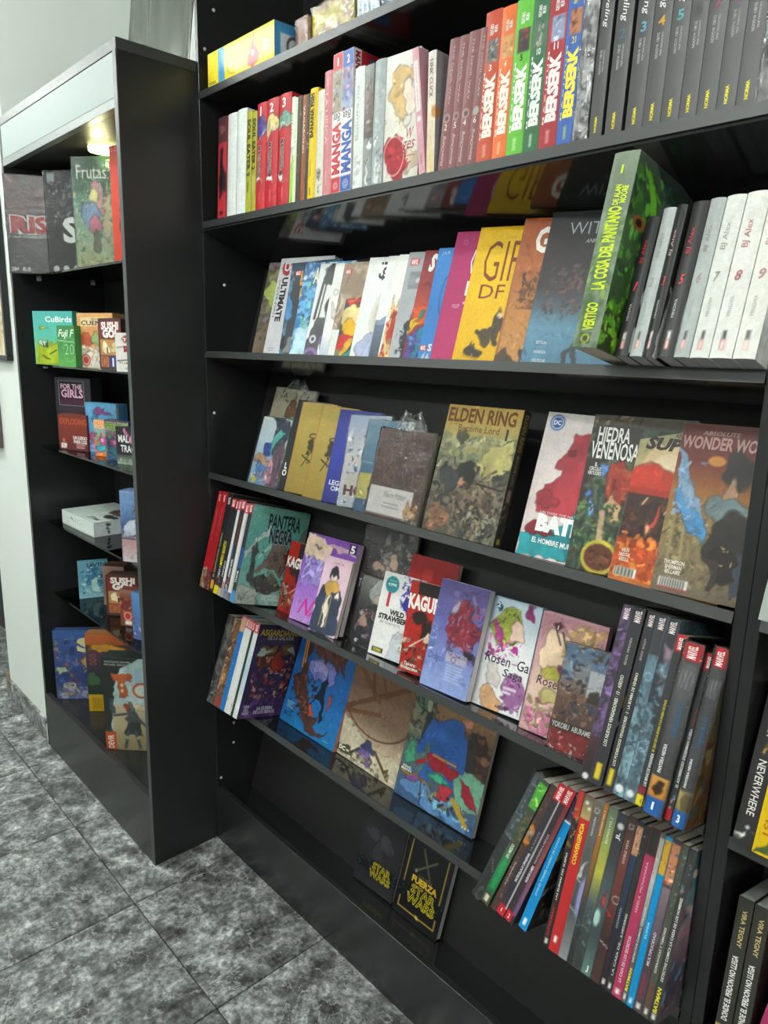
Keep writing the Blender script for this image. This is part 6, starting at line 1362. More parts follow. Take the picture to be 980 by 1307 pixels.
face_book('comic_album', 'large brown comic with crossing beams and a pale foot, between blue and red-blue ones', 'comic', g5b, PP('s5b', t=.01, h=.25), '6a5040', [('g', 0, 0, 1, 1, 'c8bca4', 'b8a48c', '77604e', '6e5544', '704c34'), ('p', [(0, .42), (.2, .34), (.6, .26), (1, .24), (1, .0), (0, 0)], 'c4b8a0'), ('l', 0, .5, .9, .95, .06, '5a3a28'), ('l', 0, .46, .55, .58, .05, '6a4430'), ('l', .1, .95, .5, .7, .06, '62402c'), ('l', .3, 1, .4, .72, .05, '5a3a28'), ('l', .45, 1, .6, .76, .04, '62402c'), ('o', .5, .72, .6, .04, '54382a', .4), ('b', .46, .14, .13, .1, '6a5488', 4, .2), ('b', .5, .24, .12, .05, '3c4468', 5, .3), ('l', .6, .22, .86, .04, .04, '5a4232'), ('l', .34, .16, .2, .06, .03, '3a302c'), ('n', .1, .0, .9, .14, ('4a4430', '6a6048', '8a8a6a', 'a89c80'), 22, .06, 12), ('b', .1, .08, .14, .06, '44442c', 6), ('t', 'DC', .03, .06, .13, .1, 'e6e2dc', 0, .05), ('r', .15, .07, .2, .09, 'd8d4cc')] + [('e', .9 + q * .03, .05, .008, None, 'f0ece4') for q in range(3)])
face_book('comic_album', 'large comic with blue and red shapes before rubble and brown smoke', 'comic', g5b, PP('s5c', t=.012, h=.245, dy=.002), '4a4a44', [('g', 0, 0, 1, 1, '3a5a80', '4a5a6c', '4c6a60', '6a5444', '8f6a48'), ('b', .12, .86, .22, .12, '44382e', 3, .3), ('n', 0, .5, .3, 1, ('6a6c58', '3a3c34', '8a8a74', '4a7a66'), 24, .08, 13), ('b', .86, .66, .2, .16, '3c2c28', 4, .3), ('n', .66, .48, 1, .85, ('6a4a3c', '3a2a28', '54382e'), 20, .09, 14), ('p', [(.64, .4), (.76, .56), (1, .5), (1, .22), (.76, .2)], '6a9c84'), ('p', [(.02, .5), (.1, .56), (.2, .34), (.04, .3)], '3f8a6c'), ('p', [(.2, .86), (.28, .9), (.2, .56), (.14, .54)], '2c3038'), ('p', [(.74, .86), (.82, .8), (.86, .56), (.7, .5)], '33302f'), ('p', [(.26, .7), (.4, .88), (.6, .9), (.7, .76), (.68, .52), (.34, .5)], '28508f'), ('l', .3, .78, .2, .5, .09, '2a5496'), ('l', .68, .76, .72, .5, .08, '2a5496'), ('l', .42, .5, .3, .24, .12, '2c5698'), ('l', .58, .52, .62, .26, .12, '2c5698'), ('p', [(.3, .5), (.7, .5), (.62, .38), (.36, .4)], '9c2430'), ('p', [(.34, .4), (.2, .34), (.28, .46)], '9c2430'), ('p', [(.7, .44), (.92, .34), (.98, .22), (.78, .3)], '8a2434'), ('p', [(.52, .3), (.7, .3), (.64, .16), (.56, .1)], 'a83038'), ('r', .36, .5, .66, .52, 'b8803c'), ('b', .68, .9, .06, .05, 'a8705c', 6), ('b', .48, .33, .14, .03, '3fa07c', 7), ('p', [(.02, .14), (.3, .24), (.5, .16), (.88, .1), (.94, .0), (.5, .0), (.1, .08)], '5a84b4'), ('l', .3, .22, .34, .02, .012, '20344c'), ('l', .56, .14, .62, 0, .012, '20344c'), ('n', .3, .06, .9, .22, ('202830', '6a5a34', '28343c', '7ab0c8', 'b88a2c'), 26, .06, 15), ('b', .2, .24, .16, .035, '9c7c30', 8, .3), ('l', .7, .22, .9, .06, .05, 'a88c34'), ('b', .2, .22, .1, .03, '7a4a84', 9), ('t', 'KING\nMANN', .03, .25, .16, .3, 'e2e2e2', 0, .02)] + [('e', .87 + q * .035, .05, .008, None, 'eef0f2') for q in range(3)])
# right-hand spines of the fifth shelf
g5c = 'comic spines leaning at the right of the fifth shelf'
def z5(y):
    return SH['S5'] - y * math.tan(TILT) + .0004
LEAN5 = [('S5R1', .0185, .267, ('565c60', [('r', 0, 0, 1, .5, '3c4042'), ('n', 0, .5, 1, .97, ('8a9aa4', '5c6c78', 'a4b0b8', '46525c'), 20, .3, 1), ('l', 0, .52, 1, .5, .03, 'e0e2e2'), ('l', .2, .3, .8, .22, .04, 'd8d8d8'), ('b', .5, .06, .3, .04, '6a6a6a', 3)]), 'grey art spine in plastic, outermost of the leaning comics'),
         ('S5R2', .0175, .264, ('3f4a3a', [('g', 0, .1, 1, .48, '1e6a3c', '2a7a48', '4a5a40'), ('r', 0, .78, 1, .97, '4a9a3a'), ('n', 0, .78, 1, .97, ('7ac04a', '2c6a2c', 'a8d86a'), 8, .4, 2), ('n', 0, .5, 1, .78, ('6a6a4a', '7a5a48', '54603c'), 12, .4, 3), ('t', 'GREEN LANTERN', .3, .13, .72, .37, '2aa05a', 90, .03), ('t', 'SIN MIEDO', .34, .38, .66, .49, 'dcdcd8', 90, .02), ('r', .25, .02, .7, .07, 'd8d0b0')]), 'green comic spine leaning right, second of the leaning comics'),
         ('S5R3', .0125, .263, ('4a3834', [('n', 0, .05, 1, .95, ('6a544c', '3a2c28', '5a4640', '7a645c'), 14, .4, 4), ('p', [(.1, .5), (.9, .56), (.9, .68), (.2, .7)], 'c8782c'), ('b', .5, .6, .3, .04, 'b8b0ac', 4), ('t', 'AQUAMAN', .35, .2, .65, .38, 'c8c0b8', 90)]), 'brown striped spine with an orange patch among the leaning comics'),
         ('S5R4', .0165, .272, ('35333a', [('r', 0, .88, 1, 1, 'b8222c'), ('t', 'MARVEL', .3, .895, .75, .985, 'efe4e2', 90, .03), ('t', 'PATRULLA-X ORIGINAL', .36, .26, .62, .48, 'e0dce0', 90, .03), ('t', 'LA FUENTE', .38, .5, .58, .64, '9a98a0', 90), ('r', 0, 0, 1, .075, 'b8222c'), ('t', '1', .42, .025, .58, .05, 'efe4e2', 0, .03), ('r', .84, .06, 1, .9, 'd8d4d4')]), 'black leaning spine with red top and foot and a white edge'),
         ('S5R5', .0185, .272, ('3a3036', [('r', 0, .88, 1, 1, 'b8222c'), ('t', 'MARVEL', .25, .895, .68, .985, 'efe4e2', 90, .03), ('t', 'NUEVOS X-MEN', .3, .3, .52, .42, 'e6e2e4', 90, .03), ('t', 'FANTASMAS A MEDIDA', .3, .44, .5, .66, 'c8b8bc', 90), ('g', .6, .06, 1, .88, '6a5484', '8a4a4c', '7a3034'), ('r', 0, 0, .7, .07, 'b8222c'), ('t', '2', .3, .02, .46, .05, 'efe4e2', 0, .03)]), 'black and purple leaning spine with red top'),
         ('S5R6', .0165, .266, ('1283c0', [('r', 0, .8, 1, 1, '3a344c'), ('n', 0, .8, 1, 1, ('c85a3c', 'b0a0a0', '2c2c50'), 8, .4, 5), ('r', 0, .79, 1, .8, 'e6eef2'), ('t', 'JOVENES TITANES: CUADRO DE HONOR', .35, .25, .62, .68, 'a8d8f0', 90, .02), ('r', .3, .03, .66, .08, 'd8ecf4')]), 'cyan comic spine leaning right with a dark picture top')]
for k, wd, h, (base, art), lab in LEAN5:
    p = PZ[k]
    side = None
    if k == 'S5R6':
        side = [('r', 0, 0, 1, 1, '2c2a26'), ('b', .34, .66, .22, .2, 'b8883c', 3, .1), ('b', .3, .92, .2, .08, 'b04c34', 4, .3), ('b', .12, .58, .1, .06, '8a8a44', 5), ('n', 0, .05, .6, .45, ('6a6a66', '2a2826', '9a9a94', '3f3c3a'), 26, .1, 6)]
    spine_book('comic_book', lab, 'comic', g5c, (p[0], p[1], p[2] + .0004, p[3], p[4], p[5], wd, h, .168), base, art, side=side, bulge=.0003, wrap=71 if k == 'S5R1' else 0)
xs = [.1207, .134, .1547, .1725, .183, .2009, .2204, .2375, .25, .2607, .2786, .2877, .2995, .315, .3271, .3408]
xs = [.1215 + (x - .1207) * (.3248 - .1215) / (.3408 - .1207) for x in xs]
DCF = [('r', .3, .02, .7, .05, 'e0dcd8')]
E5 = [('2f2a2a', [('t', 'SUPERMAN', .3, .07, .66, .25, 'a8303a', 90, .02), ('t', 'LAS RUINAS DEL SUEÑO', .32, .3, .62, .6, 'e0dedc', 90, .02), ('p', [(.3, .27), (.5, .26), (.7, .27), (.5, .29)], 'b03a40'), ('r', 0, .82, 1, 1, 'b83a30'), ('n', 0, .6, 1, .9, ('c8a890', '8a4034', 'b8883c'), 12, .4, 1)] + DCF, 'dark spine with red lettering left of the bright red one'),
      ('b02a2c', [('t', 'CONVERGENCIA', .28, .56, .64, .82, 'e6c42c', 90, .04), ('g', 0, .85, 1, 1, 'b8a468', '5a5a4c'), ('e', .4, .95, .16, None, 'e6e6e0'), ('e', .7, .92, .14, None, 'e6e6e0'), ('r', .32, .06, .6, .1, 'f0dcd8')], 'bright red comic spine with yellow capitals running upward'),
      ('77797a', [('g', 0, 0, 1, 1, '8a8c8e', '46484a', '555452', '6a6460'), ('p', [(.1, .5), (.9, .5), (.9, .66)], 'b4b4b0'), ('l', 0, .5, 1, .47, .06, 'eceae6'), ('l', 0, .32, 1, .29, .06, 'eceae6'), ('e', .9, .4, .35, .12, '8a88b8'), ('o', .5, .94, .28, .14, 'dcdcd8'), ('t', 'TODOS CONTRA', .4, .78, .62, .9, 'dcdcd8', 90)], 'grey panoramic spine showing a lilac curve right of the bright red one'),
      ('4a4a48', [('g', 0, 0, 1, 1, '2c2e30', '3a3c3e', '8a6034', 'a86a30'), ('t', 'BATMAN VOL 1', .4, .8, .66, .95, 'e6e2dc', 90), ('o', .3, .25, .5, .08, '5a98b0')], 'panoramic spine with an orange upper half'),
      ('5a6048', [('g', 0, 0, 1, 1, '36383a', '3c4042', '4a545a', 'b0a844', '8a9450', '5a6a60'), ('t', 'BATMAN VOL 2', .4, .78, .66, .94, 'e6e2dc', 90), ('n', 0, .1, 1, .4, ('5a7a78', '2c3032'), 8, .3, 3)], 'panoramic spine with a yellow-green upper half'),
      ('3c4244', [('g', 0, 0, 1, 1, '5a7a72', '3c4446', '4a5a5e', '3a3c40', '34363a'), ('e', .5, .92, .3, None, 'c8c8c8'), ('t', 'JL', .3, .84, .74, .88, 'e6e6e6', 90, .03), ('e', .3, .35, .3, .05, 'a8c8c4'), ('p', [(.3, .46), (1, .52), (1, .44)], 'b83c34'), ('t', 'J', .4, .02, .7, .06, 'e6e6e6', 0, .03)], 'dark panoramic spine with a teal glimmer and white badge'),
      ('4a322e', [('g', 0, 0, 1, 1, '4a3430', '3c2c2a', '5c3834', '6a3c36', '3a302e'), ('o', .5, .94, .28, .14, 'dcdcd8'), ('t', 'DOBLE VIDA', .4, .72, .64, .86, 'd8d0cc', 90), ('p', [(0, .36), (.6, .4), (.2, .44)], 'b83a30'), ('l', 0, .24, 1, .22, .06, 'eceae6'), ('o', .7, .5, .4, .1, 'd8d8d8')], 'maroon panoramic spine with a white badge'),
      ('2a2c38', [('g', 0, 0, 1, .8, '2a2228', '28303c', '2c3a50'), ('r', 0, .8, 1, .97, 'b88a6a'), ('n', 0, .8, 1, .97, ('c87a4a', '8a4a3a', 'd8b090', '3a2a2c'), 10, .35, 4), ('t', 'GODWATCH', .4, .36, .66, .48, 'c8c4d0', 90), ('t', 'WONDER WOMAN', .35, .1, .66, .32, '4a2c38', 90, .02)] + DCF, 'navy spine with a warm picture near its top'),
      ('343434', [('t', 'EL CHICO DORADO', .35, .33, .66, .47, 'e0e0e0', 90, .02), ('t', 'LA CASA DE...', .35, .1, .66, .32, 'c8c8c8', 90, .02), ('n', 0, .82, 1, .98, ('c8c8c8', '3a3a3a', '8a8a8a'), 6, .3, 5)] + DCF, 'narrow black spine left of the raspberry one'),
      ('a33658', [('r', 0, .84, 1, 1, '33302e'), ('t', 'LA CASA DE LOS SECRETOS', .35, .09, .62, .36, 'e6c8d0', 90, .02), ('t', 'SEBELA  MCNAMARA', .35, .5, .58, .8, 'e0b8c4', 90)] + DCF, 'raspberry pink comic spine in the right-hand leaning row'),
      ('5a5a58', [('r', 0, .74, 1, .97, 'a8a49c'), ('n', 0, .74, 1, .97, ('5a5650', 'd8d4cc', '8a8680'), 10, .4, 6), ('g', 0, .45, 1, .74, '7a7a78', 'b4b8b8'), ('t', 'BATMAN', .28, .07, .72, .2, 'd8c82c', 90, .04), ('t', 'DETECTIVE COMICS: CORAZON', .34, .24, .64, .56, 'dcdad8', 90, .02)] + DCF, 'grey spine with yellow capitals between raspberry and cyan'),
      ('0f84bc', [('r', 0, .78, 1, .98, 'c89a2c'), ('n', 0, .8, 1, .98, ('2a5aa0', 'd8a83c', '1c2c4c'), 6, .4, 7), ('t', 'SUPER', .35, .4, .65, .5, 'a8d8f0', 90, .02)] + DCF, 'cyan spine standing upright near the stile'),
      ('4a3c44', [('r', 0, .74, 1, .97, 'b87a54'), ('n', 0, .7, 1, .97, ('8a5a84', 'd8a880', '3a5a8a', 'a83c34'), 12, .4, 8), ('g', 0, .4, 1, .72, '5a4c58', '7a6a74'), ('t', 'SUPERMAN', .3, .08, .66, .22, '8a3038', 90, .02), ('t', 'MULTIPLICIDAD', .34, .27, .62, .46, 'd0c8cc', 90, .02)] + DCF, 'plum spine right of the upright cyan one'),
      ('4a4c44', [('n', 0, .6, 1, .97, ('5a8a84', '8a9a8a', '3a4a4c', '7a6a5c'), 16, .4, 9), ('t', 'SUPERMAN', .3, .06, .66, .2, '8a3038', 90, .02), ('t', 'ESPERANZAS Y TEMORES', .34, .26, .62, .52, 'd0d0c8', 90, .02)] + DCF, 'olive grey spine second from the stile'),
      ('3a3a38', [('n', 0, .6, 1, .97, ('4a8a94', '2c4a50', '8a5a6c'), 14, .4, 10), ('t', 'BATMAN', .28, .06, .72, .2, 'd8c82c', 90, .04), ('t', 'DETECTIVE COMICS: LA CAIDA DE LOS HOMBRES', .34, .24, .64, .72, 'dcdad8', 90, .02)] + DCF, 'dark spine with yellow capitals pressed against the stile')]
for i, (base, art, lab) in enumerate(E5):
    yy = -.079
    sd = None
    if i == len(E5) - 1:
        sd = [('g', 0, 0, 1, 1, '6a5a60', '4a4a5a', 'a87a84', '6a8a94', '3c4a50'), ('n', 0, .05, 1, .95, ('c89aa0', '5a8a9a', '3a3440', 'd8b8a8', '8a4a5c'), 50, .1, 11)]
    spine_book('comic_book', lab, 'comic', g5c, (xs[i], yy, z5(yy), 0, .288, -.006, xs[i + 1] - xs[i] - .0005, .27 - .0015 * (i % 3), .168), base, art, side=sd, bulge=.0008)

# ------------------------------------------------------------------ bottom shelf (S6)
g6 = 'black hardbacks on the bottom shelf'
def starry(v0, v1, seed, w=1):
    rnd = random.Random(seed)
    return [('r', 0, v0, 1, v1, '0c1016')] + [('e', rnd.uniform(.02, .98), rnd.uniform(v0, v1), .004 * rnd.uniform(.6, 1.6), None, 'b8c0c8') for _ in range(34)]
SW = lambda u0, v0, u1, v1: [('t', 'STAR\nWARS', u0, v0, u1, v1, 'c8b820', 0, .045), ('t', 'STAR\nWARS', u0, v0, u1, v1, '14140c', 0, -.008)]
face_book('hardback_book', 'black hardback with raised grey ovals and a starry band with yellow title', 'book', g6, PP('s6a', t=.014, dy=.006, dx=-.0015), '26262a', [('b', .28, .72, .17, .1, '3c3c40', 3, .1), ('b', .62, .66, .18, .1, '3c3c40', 4, .1), ('p', [(.3, .5), (.46, .66), (.62, .48), (.5, .36), (.4, .38)], '333337')] + starry(.2, .36, 5) + SW(.36, .16, .86, .36), hard=True)
face_book('hardback_book', 'black hardback with thin gold frame and crossed rods, beside the greyer one', 'book', g6, PP('s6b', t=.022, dy=.002), '16161a', [('l', .1, .42, .1, .96, .02, 'c0a040'), ('l', .9, .42, .9, .96, .02, 'c0a040'), ('l', .1, .1, .1, .22, .02, 'c0a040'), ('l', .9, .1, .9, .22, .02, 'c0a040'), ('l', .1, .1, .9, .1, .018, 'c0a040'), ('b', .5, .1, .06, .02, 'd8b84c', 4), ('l', .3, .62, .68, .86, .035, '5a5644'), ('l', .36, .92, .62, .6, .03, '5a5644'), ('e', .3, .62, .03, None, '8a8470')] + starry(.24, .4, 6) + [('t', 'LUZ DE LA', .38, .56, .68, .6, '6a6448', 0, .02), ('t', 'FUERZA', .26, .48, .8, .555, 'd0a82c', 0, .05)] + SW(.24, .22, .84, .45), hard=True, spine='L', pages=plain('d8d6ce', .7))

# ------------------------------------------------------------------ right-hand bookcase: first books
g7 = 'books in the right-hand bookcase'
def rb(label, x, y, s, w_, h, base, art, d=.14, roll=0.0, name='novel', pages=None):
    return spine_book(name, label, 'book', g7, (x, y, SH[s] - y * math.tan(TILT) + .0004, 0, .285, roll, w_, h, d), base, art, bulge=.0006, pages=pages)
rb('black novel with white capitals reading downward and a gold emblem', .3715, -.02, 'S4', .0265, .225, '2f2d2e', [('t', 'NEVERWHERE', .36, .2, .74, .55, 'e6e2da', -90, .01), ('p', [(.35, .62), (.5, .6), (.65, .62), (.52, .635), (.55, .66), (.48, .66), (.47, .635)], 'c09a50'), ('t', 'NEIL GAIMAN', .4, .7, .7, .97, 'dcd8d0', -90), ('p', [(.3, .1), (.5, .08), (.74, .09), (.6, .05), (.42, .045)], 'e0e0dc'), ('e', .58, .125, .09, None, 'e0e0dc')])
rb('yellow novel with orange digits beside the black novel', .3985, -.02, 'S4', .0265, .225, 'd8b408', [('p', [(0, 0), (1, 0), (1, .1), (.0, .0)], '4a5c34'), ('t', '451', .3, .13, .6, .24, 'b8661a', -90, .02), ('t', 'FAHRENHEIT', .3, .28, .6, .7, 'b8661a', -90, .02)])
for k, xx, lab in ((0, .3895, 'dark grey novel with white capitals and a cream foot, left of two alike'), (1, .4125, 'dark grey novel with white capitals and a cream foot, right of two alike')):
    rb(lab, xx, -.037, 'S5', .0212, .223, '35342f', [('t', 'DONDE EL PERDON NO LLEGA', .3, .2, .66, .62, 'e2e2de', 90, .03), ('t', 'VIRA TEGNY', .4, .68, .7, .92, 'c8b47a', -90, .02), ('r', 0, 0, 1, .16, 'c4b468')], roll=-.05, pages=plain('a9aca6', .8))
rb('raspberry novel at the lower right corner', .437, -.05, 'S5', .03, .19, '9c2c58', [('t', 'S', .4, .3, .7, .38, 'e6d8dc', 0, .02)], roll=.1)
rb('pale grey book low on the third shelf of the right-hand bookcase', .3735, -.047, 'S3', .03, .22, '9aa09c', [], name='book')

# ------------------------------------------------------------------ display case: boxed games
gl = 'boxed games in the display case'
def gb(k, label, base, art, t=None, w=None, h=None, dx=0, dy=0, dz=0, **kw):
    p = PP(k, t=t, w=w, h=h, dx=dx, dy=dy)
    zz = {'l1': 1.70, 'l2': 1.413, 'l3': 1.136, 'l4': .868, 'l5': .599, 'l6': .196}[k[:2]]
    p[4] = 0; p[5] = 0
    p[2] = zz + .0005 + dz
    return game_box('game_box', label, 'game box', gl, p, base, art, **kw)
gb('l1a', 'dusky plum strategy game box with red slab letters, leftmost on the top glass shelf', '4e3f42', [('g', 0, 0, 1, 1, '57504f', '4c4244', '5a3a3e', '4a3034'), ('n', 0, .55, 1, .98, ('6a3c40', '4a3236', '5c3438'), 26, .16, 1), ('t', 'RIS', .14, .42, 1.0, .58, 'a82c34', 0, .05, 0, 'e6dcdc'), ('l', .2, .405, 1, .405, .012, 'e0d8d8'), ('t', 'LA CONQUISTA', .22, .36, .98, .39, 'e2dede', 0, .02), ('t', '10+', .06, .02, .22, .06, 'dcdcdc', 0, .03), ('t', '2-5', .32, .02, .5, .06, 'dcdcdc', 0, .03), ('l', .04, .99, .2, .93, .03, 'a8a0a0')], t=.06, wrap=81)
gb('l1b', 'black game box with a white blackletter initial and shadowy figures', '232326', [('g', 0, 0, 1, 1, '242427', '28282c', '34343a', '3a3c40'), ('n', .1, .55, 1, .9, ('4a4c50', '6a6a6c', '2c2c30', '545458', '8a8684'), 46, .1, 2), ('r', .08, .9, .3, .985, '8f9aa4'), ('t', 'S', .42, .31, .98, .54, 'e6e6e4', 0, .04), ('e', .2, .04, .09, None, 'c4c4c4'), ('e', .5, .04, .09, None, 'c4c4c4'), ('e', .8, .04, .09, None, 'c4c4c4')], t=.05, w=.12, wrap=82)
gb('l1c', 'green forest fruit game box in plastic under the warm lamp', '4c7a5a', [('g', 0, 0, 1, 1, 'a8a878', '9ab08c', '7aa890', '3a6a4a', '2c5a3c'), ('n', 0, .04, 1, .75, ('a8c0a0', '7aa48c', 'c8c89c', '5a8a70', 'b8a87c'), 60, .1, 3), ('b', .62, .62, .24, .14, 'c89894', 4), ('b', .45, .66, .12, .06, 'd8d090', 5), ('b', .36, .5, .2, .12, '7a96b4', 6), ('b', .5, .4, .2, .08, 'c8788c', 7), ('b', .55, .24, .1, .12, '7a7c64', 8), ('b', .8, .5, .14, .18, 'c4bc94', 9), ('t', 'Frutas', .1, .81, .82, .93, 'd8e6d0', 0, -.005), ('t', 'I', .92, .81, .96, .9, 'd8e6d0'), ('n', 0, .02, 1, .1, ('8a8c5c', 'b8b07c', '6a7448'), 18, .07, 10)], t=.055, wrap=83, w=.125)
gb('l1d', 'bright red upright game box at the end of the top glass shelf', 'bf3a24', [('g', 0, 0, 1, 1, 'b83a24', 'c43c26', 'ba3824'), ('b', .32, .4, .1, .14, '2c1c18', 4, .2), ('t', 'LEZ', .05, .95, .35, .99, 'c8706a')], t=.05, w=.14)
gb('l2a', 'teal bird game box with a yellow meadow on the second glass shelf', '58b4a0', [('g', 0, 0, 1, 1, '8fae2c', '9cb42c', '5ab4a0', '52b0a4', '4fa8a4'), ('p', [(.06, 0), (.06, .36), (.3, .42), (.6, .4), (1, .42), (1, 0)], 'a3b428'), ('b', .2, .42, .1, .06, 'c8dcc8', 3), ('p', [(.16, .36), (.2, .46), (.24, .36)], '2c5a3c'), ('p', [(.27, .36), (.32, .48), (.36, .36)], '2c5a3c'), ('b', .26, .66, .09, .03, 'c4b42c', 4), ('b', .26, .14, .08, .02, '3a5a28', 5), ('l', .38, .2, .56, .28, .03, '4a5a2c'), ('t', 'CuBirds', .32, .8, .98, .9, 'eef2ec', 0, .02), ('r', 0, 0, .02, 1, '6ac0b0')], t=.04, w=.17)
gb('l2b', 'small green card game box in front of the teal bird game', '3f8a48', [('g', 0, 0, 1, 1, '5aa04c', '3a8444', '347a40'), ('t', 'Fuji F', .08, .68, .98, .9, 'e2eedc', 0, .02, .3), ('l', .05, .64, 1, .6, .02, 'cfe2c8'), ('t', '20', .4, .3, .95, .56, 'a8d09c', 0, -.02), ('o', .68, .42, .36, .05, '7cb86c', .3)] + [('l', .68 + .2 * math.cos(a), .42 + .2 * math.sin(a), .68 + .45 * math.cos(a), .42 + .4 * math.sin(a), .012, '6cac60') for a in (.2, .8, 2.4, 3.0, 3.6, 4.2, 5.0, 5.6)], t=.03, w=.095)
gb('l2c', 'peach game box with dark capitals and red seal', 'd29a64', [('g', 0, 0, 1, 1, 'ccc4b4', 'c8b49c', 'd08a54', 'd49a60', 'd8a468'), ('r', .1, .76, .9, .92, 'dfc79c'), ('t', 'CUENT', .12, .78, .8, .86, '3c3428', 0, .02), ('t', 'INY', .42, .875, .62, .905, '4a4030', 0, .02), ('b', .25, .5, .18, .1, 'b0583c', 4), ('b', .5, .54, .14, .1, '9ab070', 5), ('n', .1, .05, .9, .42, ('c8c4bc', 'a8a49c', '8a8a84', 'd8d4cc'), 36, .1, 6), ('e', .2, .14, .13, None, 'a8443c'), ('o', .2, .14, .1, .2, 'd8b8b0')], t=.05, w=.14)
SUSHI = [('r', .02, .62, .98, .97, '7c2a24'), ('t', 'SUSHI', .14, .8, .9, .94, 'efece6', 0, .05), ('t', 'GO!', .2, .64, .8, .79, 'efece6', 0, .06), ('e', .38, .715, .05, None, '4a6a9c'), ('r', .04, .28, .98, .6, 'b87c44'), ('b', .3, .44, .2, .1, 'e2d2a8', 4), ('r', .34, .32, .4, .44, '2c2418'), ('b', .7, .44, .18, .1, 'd8c08c', 5), ('r', .04, .04, .42, .26, 'a85c3c'), ('o', .23, .15, .12, .2, '6a3a2c'), ('r', .46, .04, .98, .26, '2c3a7c'), ('t', 'i', .56, .07, .66, .22, 'e6e6ee', 0, .05)]
gb('l2d', 'rounded sushi card tin with maroon title on the second glass shelf', '3c2a26', SUSHI, t=.03, w=.115, rounded=.009, lidf=1.0)
gb('l2e', 'small white game box with red badge at the end of the second glass shelf', 'dcd8d2', [('b', .55, .82, .3, .1, 'a8302c', 4, .1), ('t', 'TRA', .32, .79, .8, .86, 'efe4e0', 0, .04), ('t', 'MI', .36, .52, .8, .66, 'a8302c', 0, .06), ('l', .05, .62, .95, .7, .02, '4a4444'), ('l', .05, .28, .95, .34, .03, '3a3434'), ('t', 'TUMBLE', .1, .2, .9, .25, '8a6a5c', 0, .02), ('e', .5, .09, .14, .03, 'a8a49c')], t=.025)
gb('l3a', 'dark party game box with pink neon lettering', '2c2a30', [('g', 0, 0, 1, 1, '26242a', '2e2c32', '35333a'), ('r', .1, .6, .82, .96, '8f8a94'), ('r', .12, .61, .8, .95, '241a26'), ('r', .15, .62, .77, .7, '4a2438'), ('t', 'FOR THE', .17, .84, .76, .91, 'e6b8cc', 0, .03), ('t', 'GIRLS', .18, .72, .78, .83, 'e6b0cc', 0, .03), ('r', .1, .52, .8, .57, '3c2a34')], t=.05, w=.17, left=[('g', 0, 0, 1, 1, '55555a', '64646a'), ('t', 'FOR THE GIRLS', .3, .08, .7, .85, 'd8d4da', -90)], lidf=1.0)
gb('l3b', 'dark red card game box with orange capitals before the neon one', '6a2422', [('g', 0, 0, 1, 1, '542224', '742a26', '7c342a', '6a2c26'), ('t', 'EXPLODING', .06, .72, 1.0, .88, 'b8552c', 0, .02), ('t', 'UN JUEGO\nPARA LOS', .5, .2, .98, .4, 'e0d8d4', 0, .04), ('r', .06, .04, .26, .18, 'd8d0cc'), ('n', .07, .05, .25, .17, ('3a2424', '8a6460'), 8, .03, 3), ('e', .16, .26, .05, None, 'b8684c')] + dots(.6, .05, .95, .18, 'c8a8a4', rows=3), t=.05)
gb('l3c', 'sky blue monster game box on the third glass shelf', '5a98c4', [('g', 0, 0, 1, 1, '6aa4cc', '5a9ac8', '64a2cc'), ('b', .5, .8, .26, .06, '8a4a84', 4, .4), ('b', .3, .72, .12, .05, '3a7a94', 5), ('b', .22, .3, .2, .12, 'b04a50', 6, .3), ('n', .04, .05, .5, .45, ('c86a84', '3a6aa8', 'd8d8e0', '7a4a8a'), 18, .08, 4), ('r', .94, .1, 1, 1, '4a4c50')], t=.04)
MON = lambda s: [('n', 0, 0, 1, .66, ('d87828', '7ab83c', 'c84a8c', '2c6ab0', 'd8c02c', '5a3a84', '4ab0b8', 'b83c2c'), 50, .12, s), ('b', .4, .42, .2, .12, 'c04c90', s + 1), ('b', .3, .22, .18, .1, '38a0b8', s + 2), ('e', .36, .45, .05, None, 'eeeeee'), ('e', .36, .45, .02, None, '202020')]
gb('l3d', 'orange monster card game box, left of the two fuzzy-lettered ones', 'c8702c', [('g', 0, .6, 1, 1, '6ab0c0', 'd88a3c')] + MON(5) + [('t', 'PELUSAS', .04, .8, .98, .96, 'e8843a', 0, .05, 0, 'f0e6d8')], t=.03)
gb('l3e', 'green-lettered monster card game box, right of the two fuzzy-lettered ones', '3a5a94', [('g', 0, .55, 1, 1, '3a6a9c', 'c89a8c', '8ab0c0')] + MON(9) + [('b', .4, .96, .5, .04, 'b03a4c', 3), ('t', 'PELUSAS', .02, .78, 1, .94, '8ac03c', 0, .06, 0, 'eef2e0')], t=.03, wrap=84)
gb('l3f', 'black card game box with white hand lettering and a pink axolotl shape', '2a2a2e', [('g', 0, 0, 1, .26, '8a9a84', '4a4a4c'), ('b', .66, .72, .16, .12, 'd88ab0', 4, .25), ('b', .4, .88, .12, .06, 'c878a4', 5, .4), ('t', 'MAL', .1, .6, .52, .78, 'efecec', 0, .03), ('t', 'TRAGO', .18, .34, .95, .52, 'efecec', 0, .02), ('n', .1, .03, .9, .2, ('b8c4b0', '7a8a78', '5a5a5c'), 16, .06, 6)], t=.03)
p = PP('l4a', w=.268, t=.19)
p[2] = .8685; p[3] = .02; p[4] = p[5] = 0; p[1] = -.125
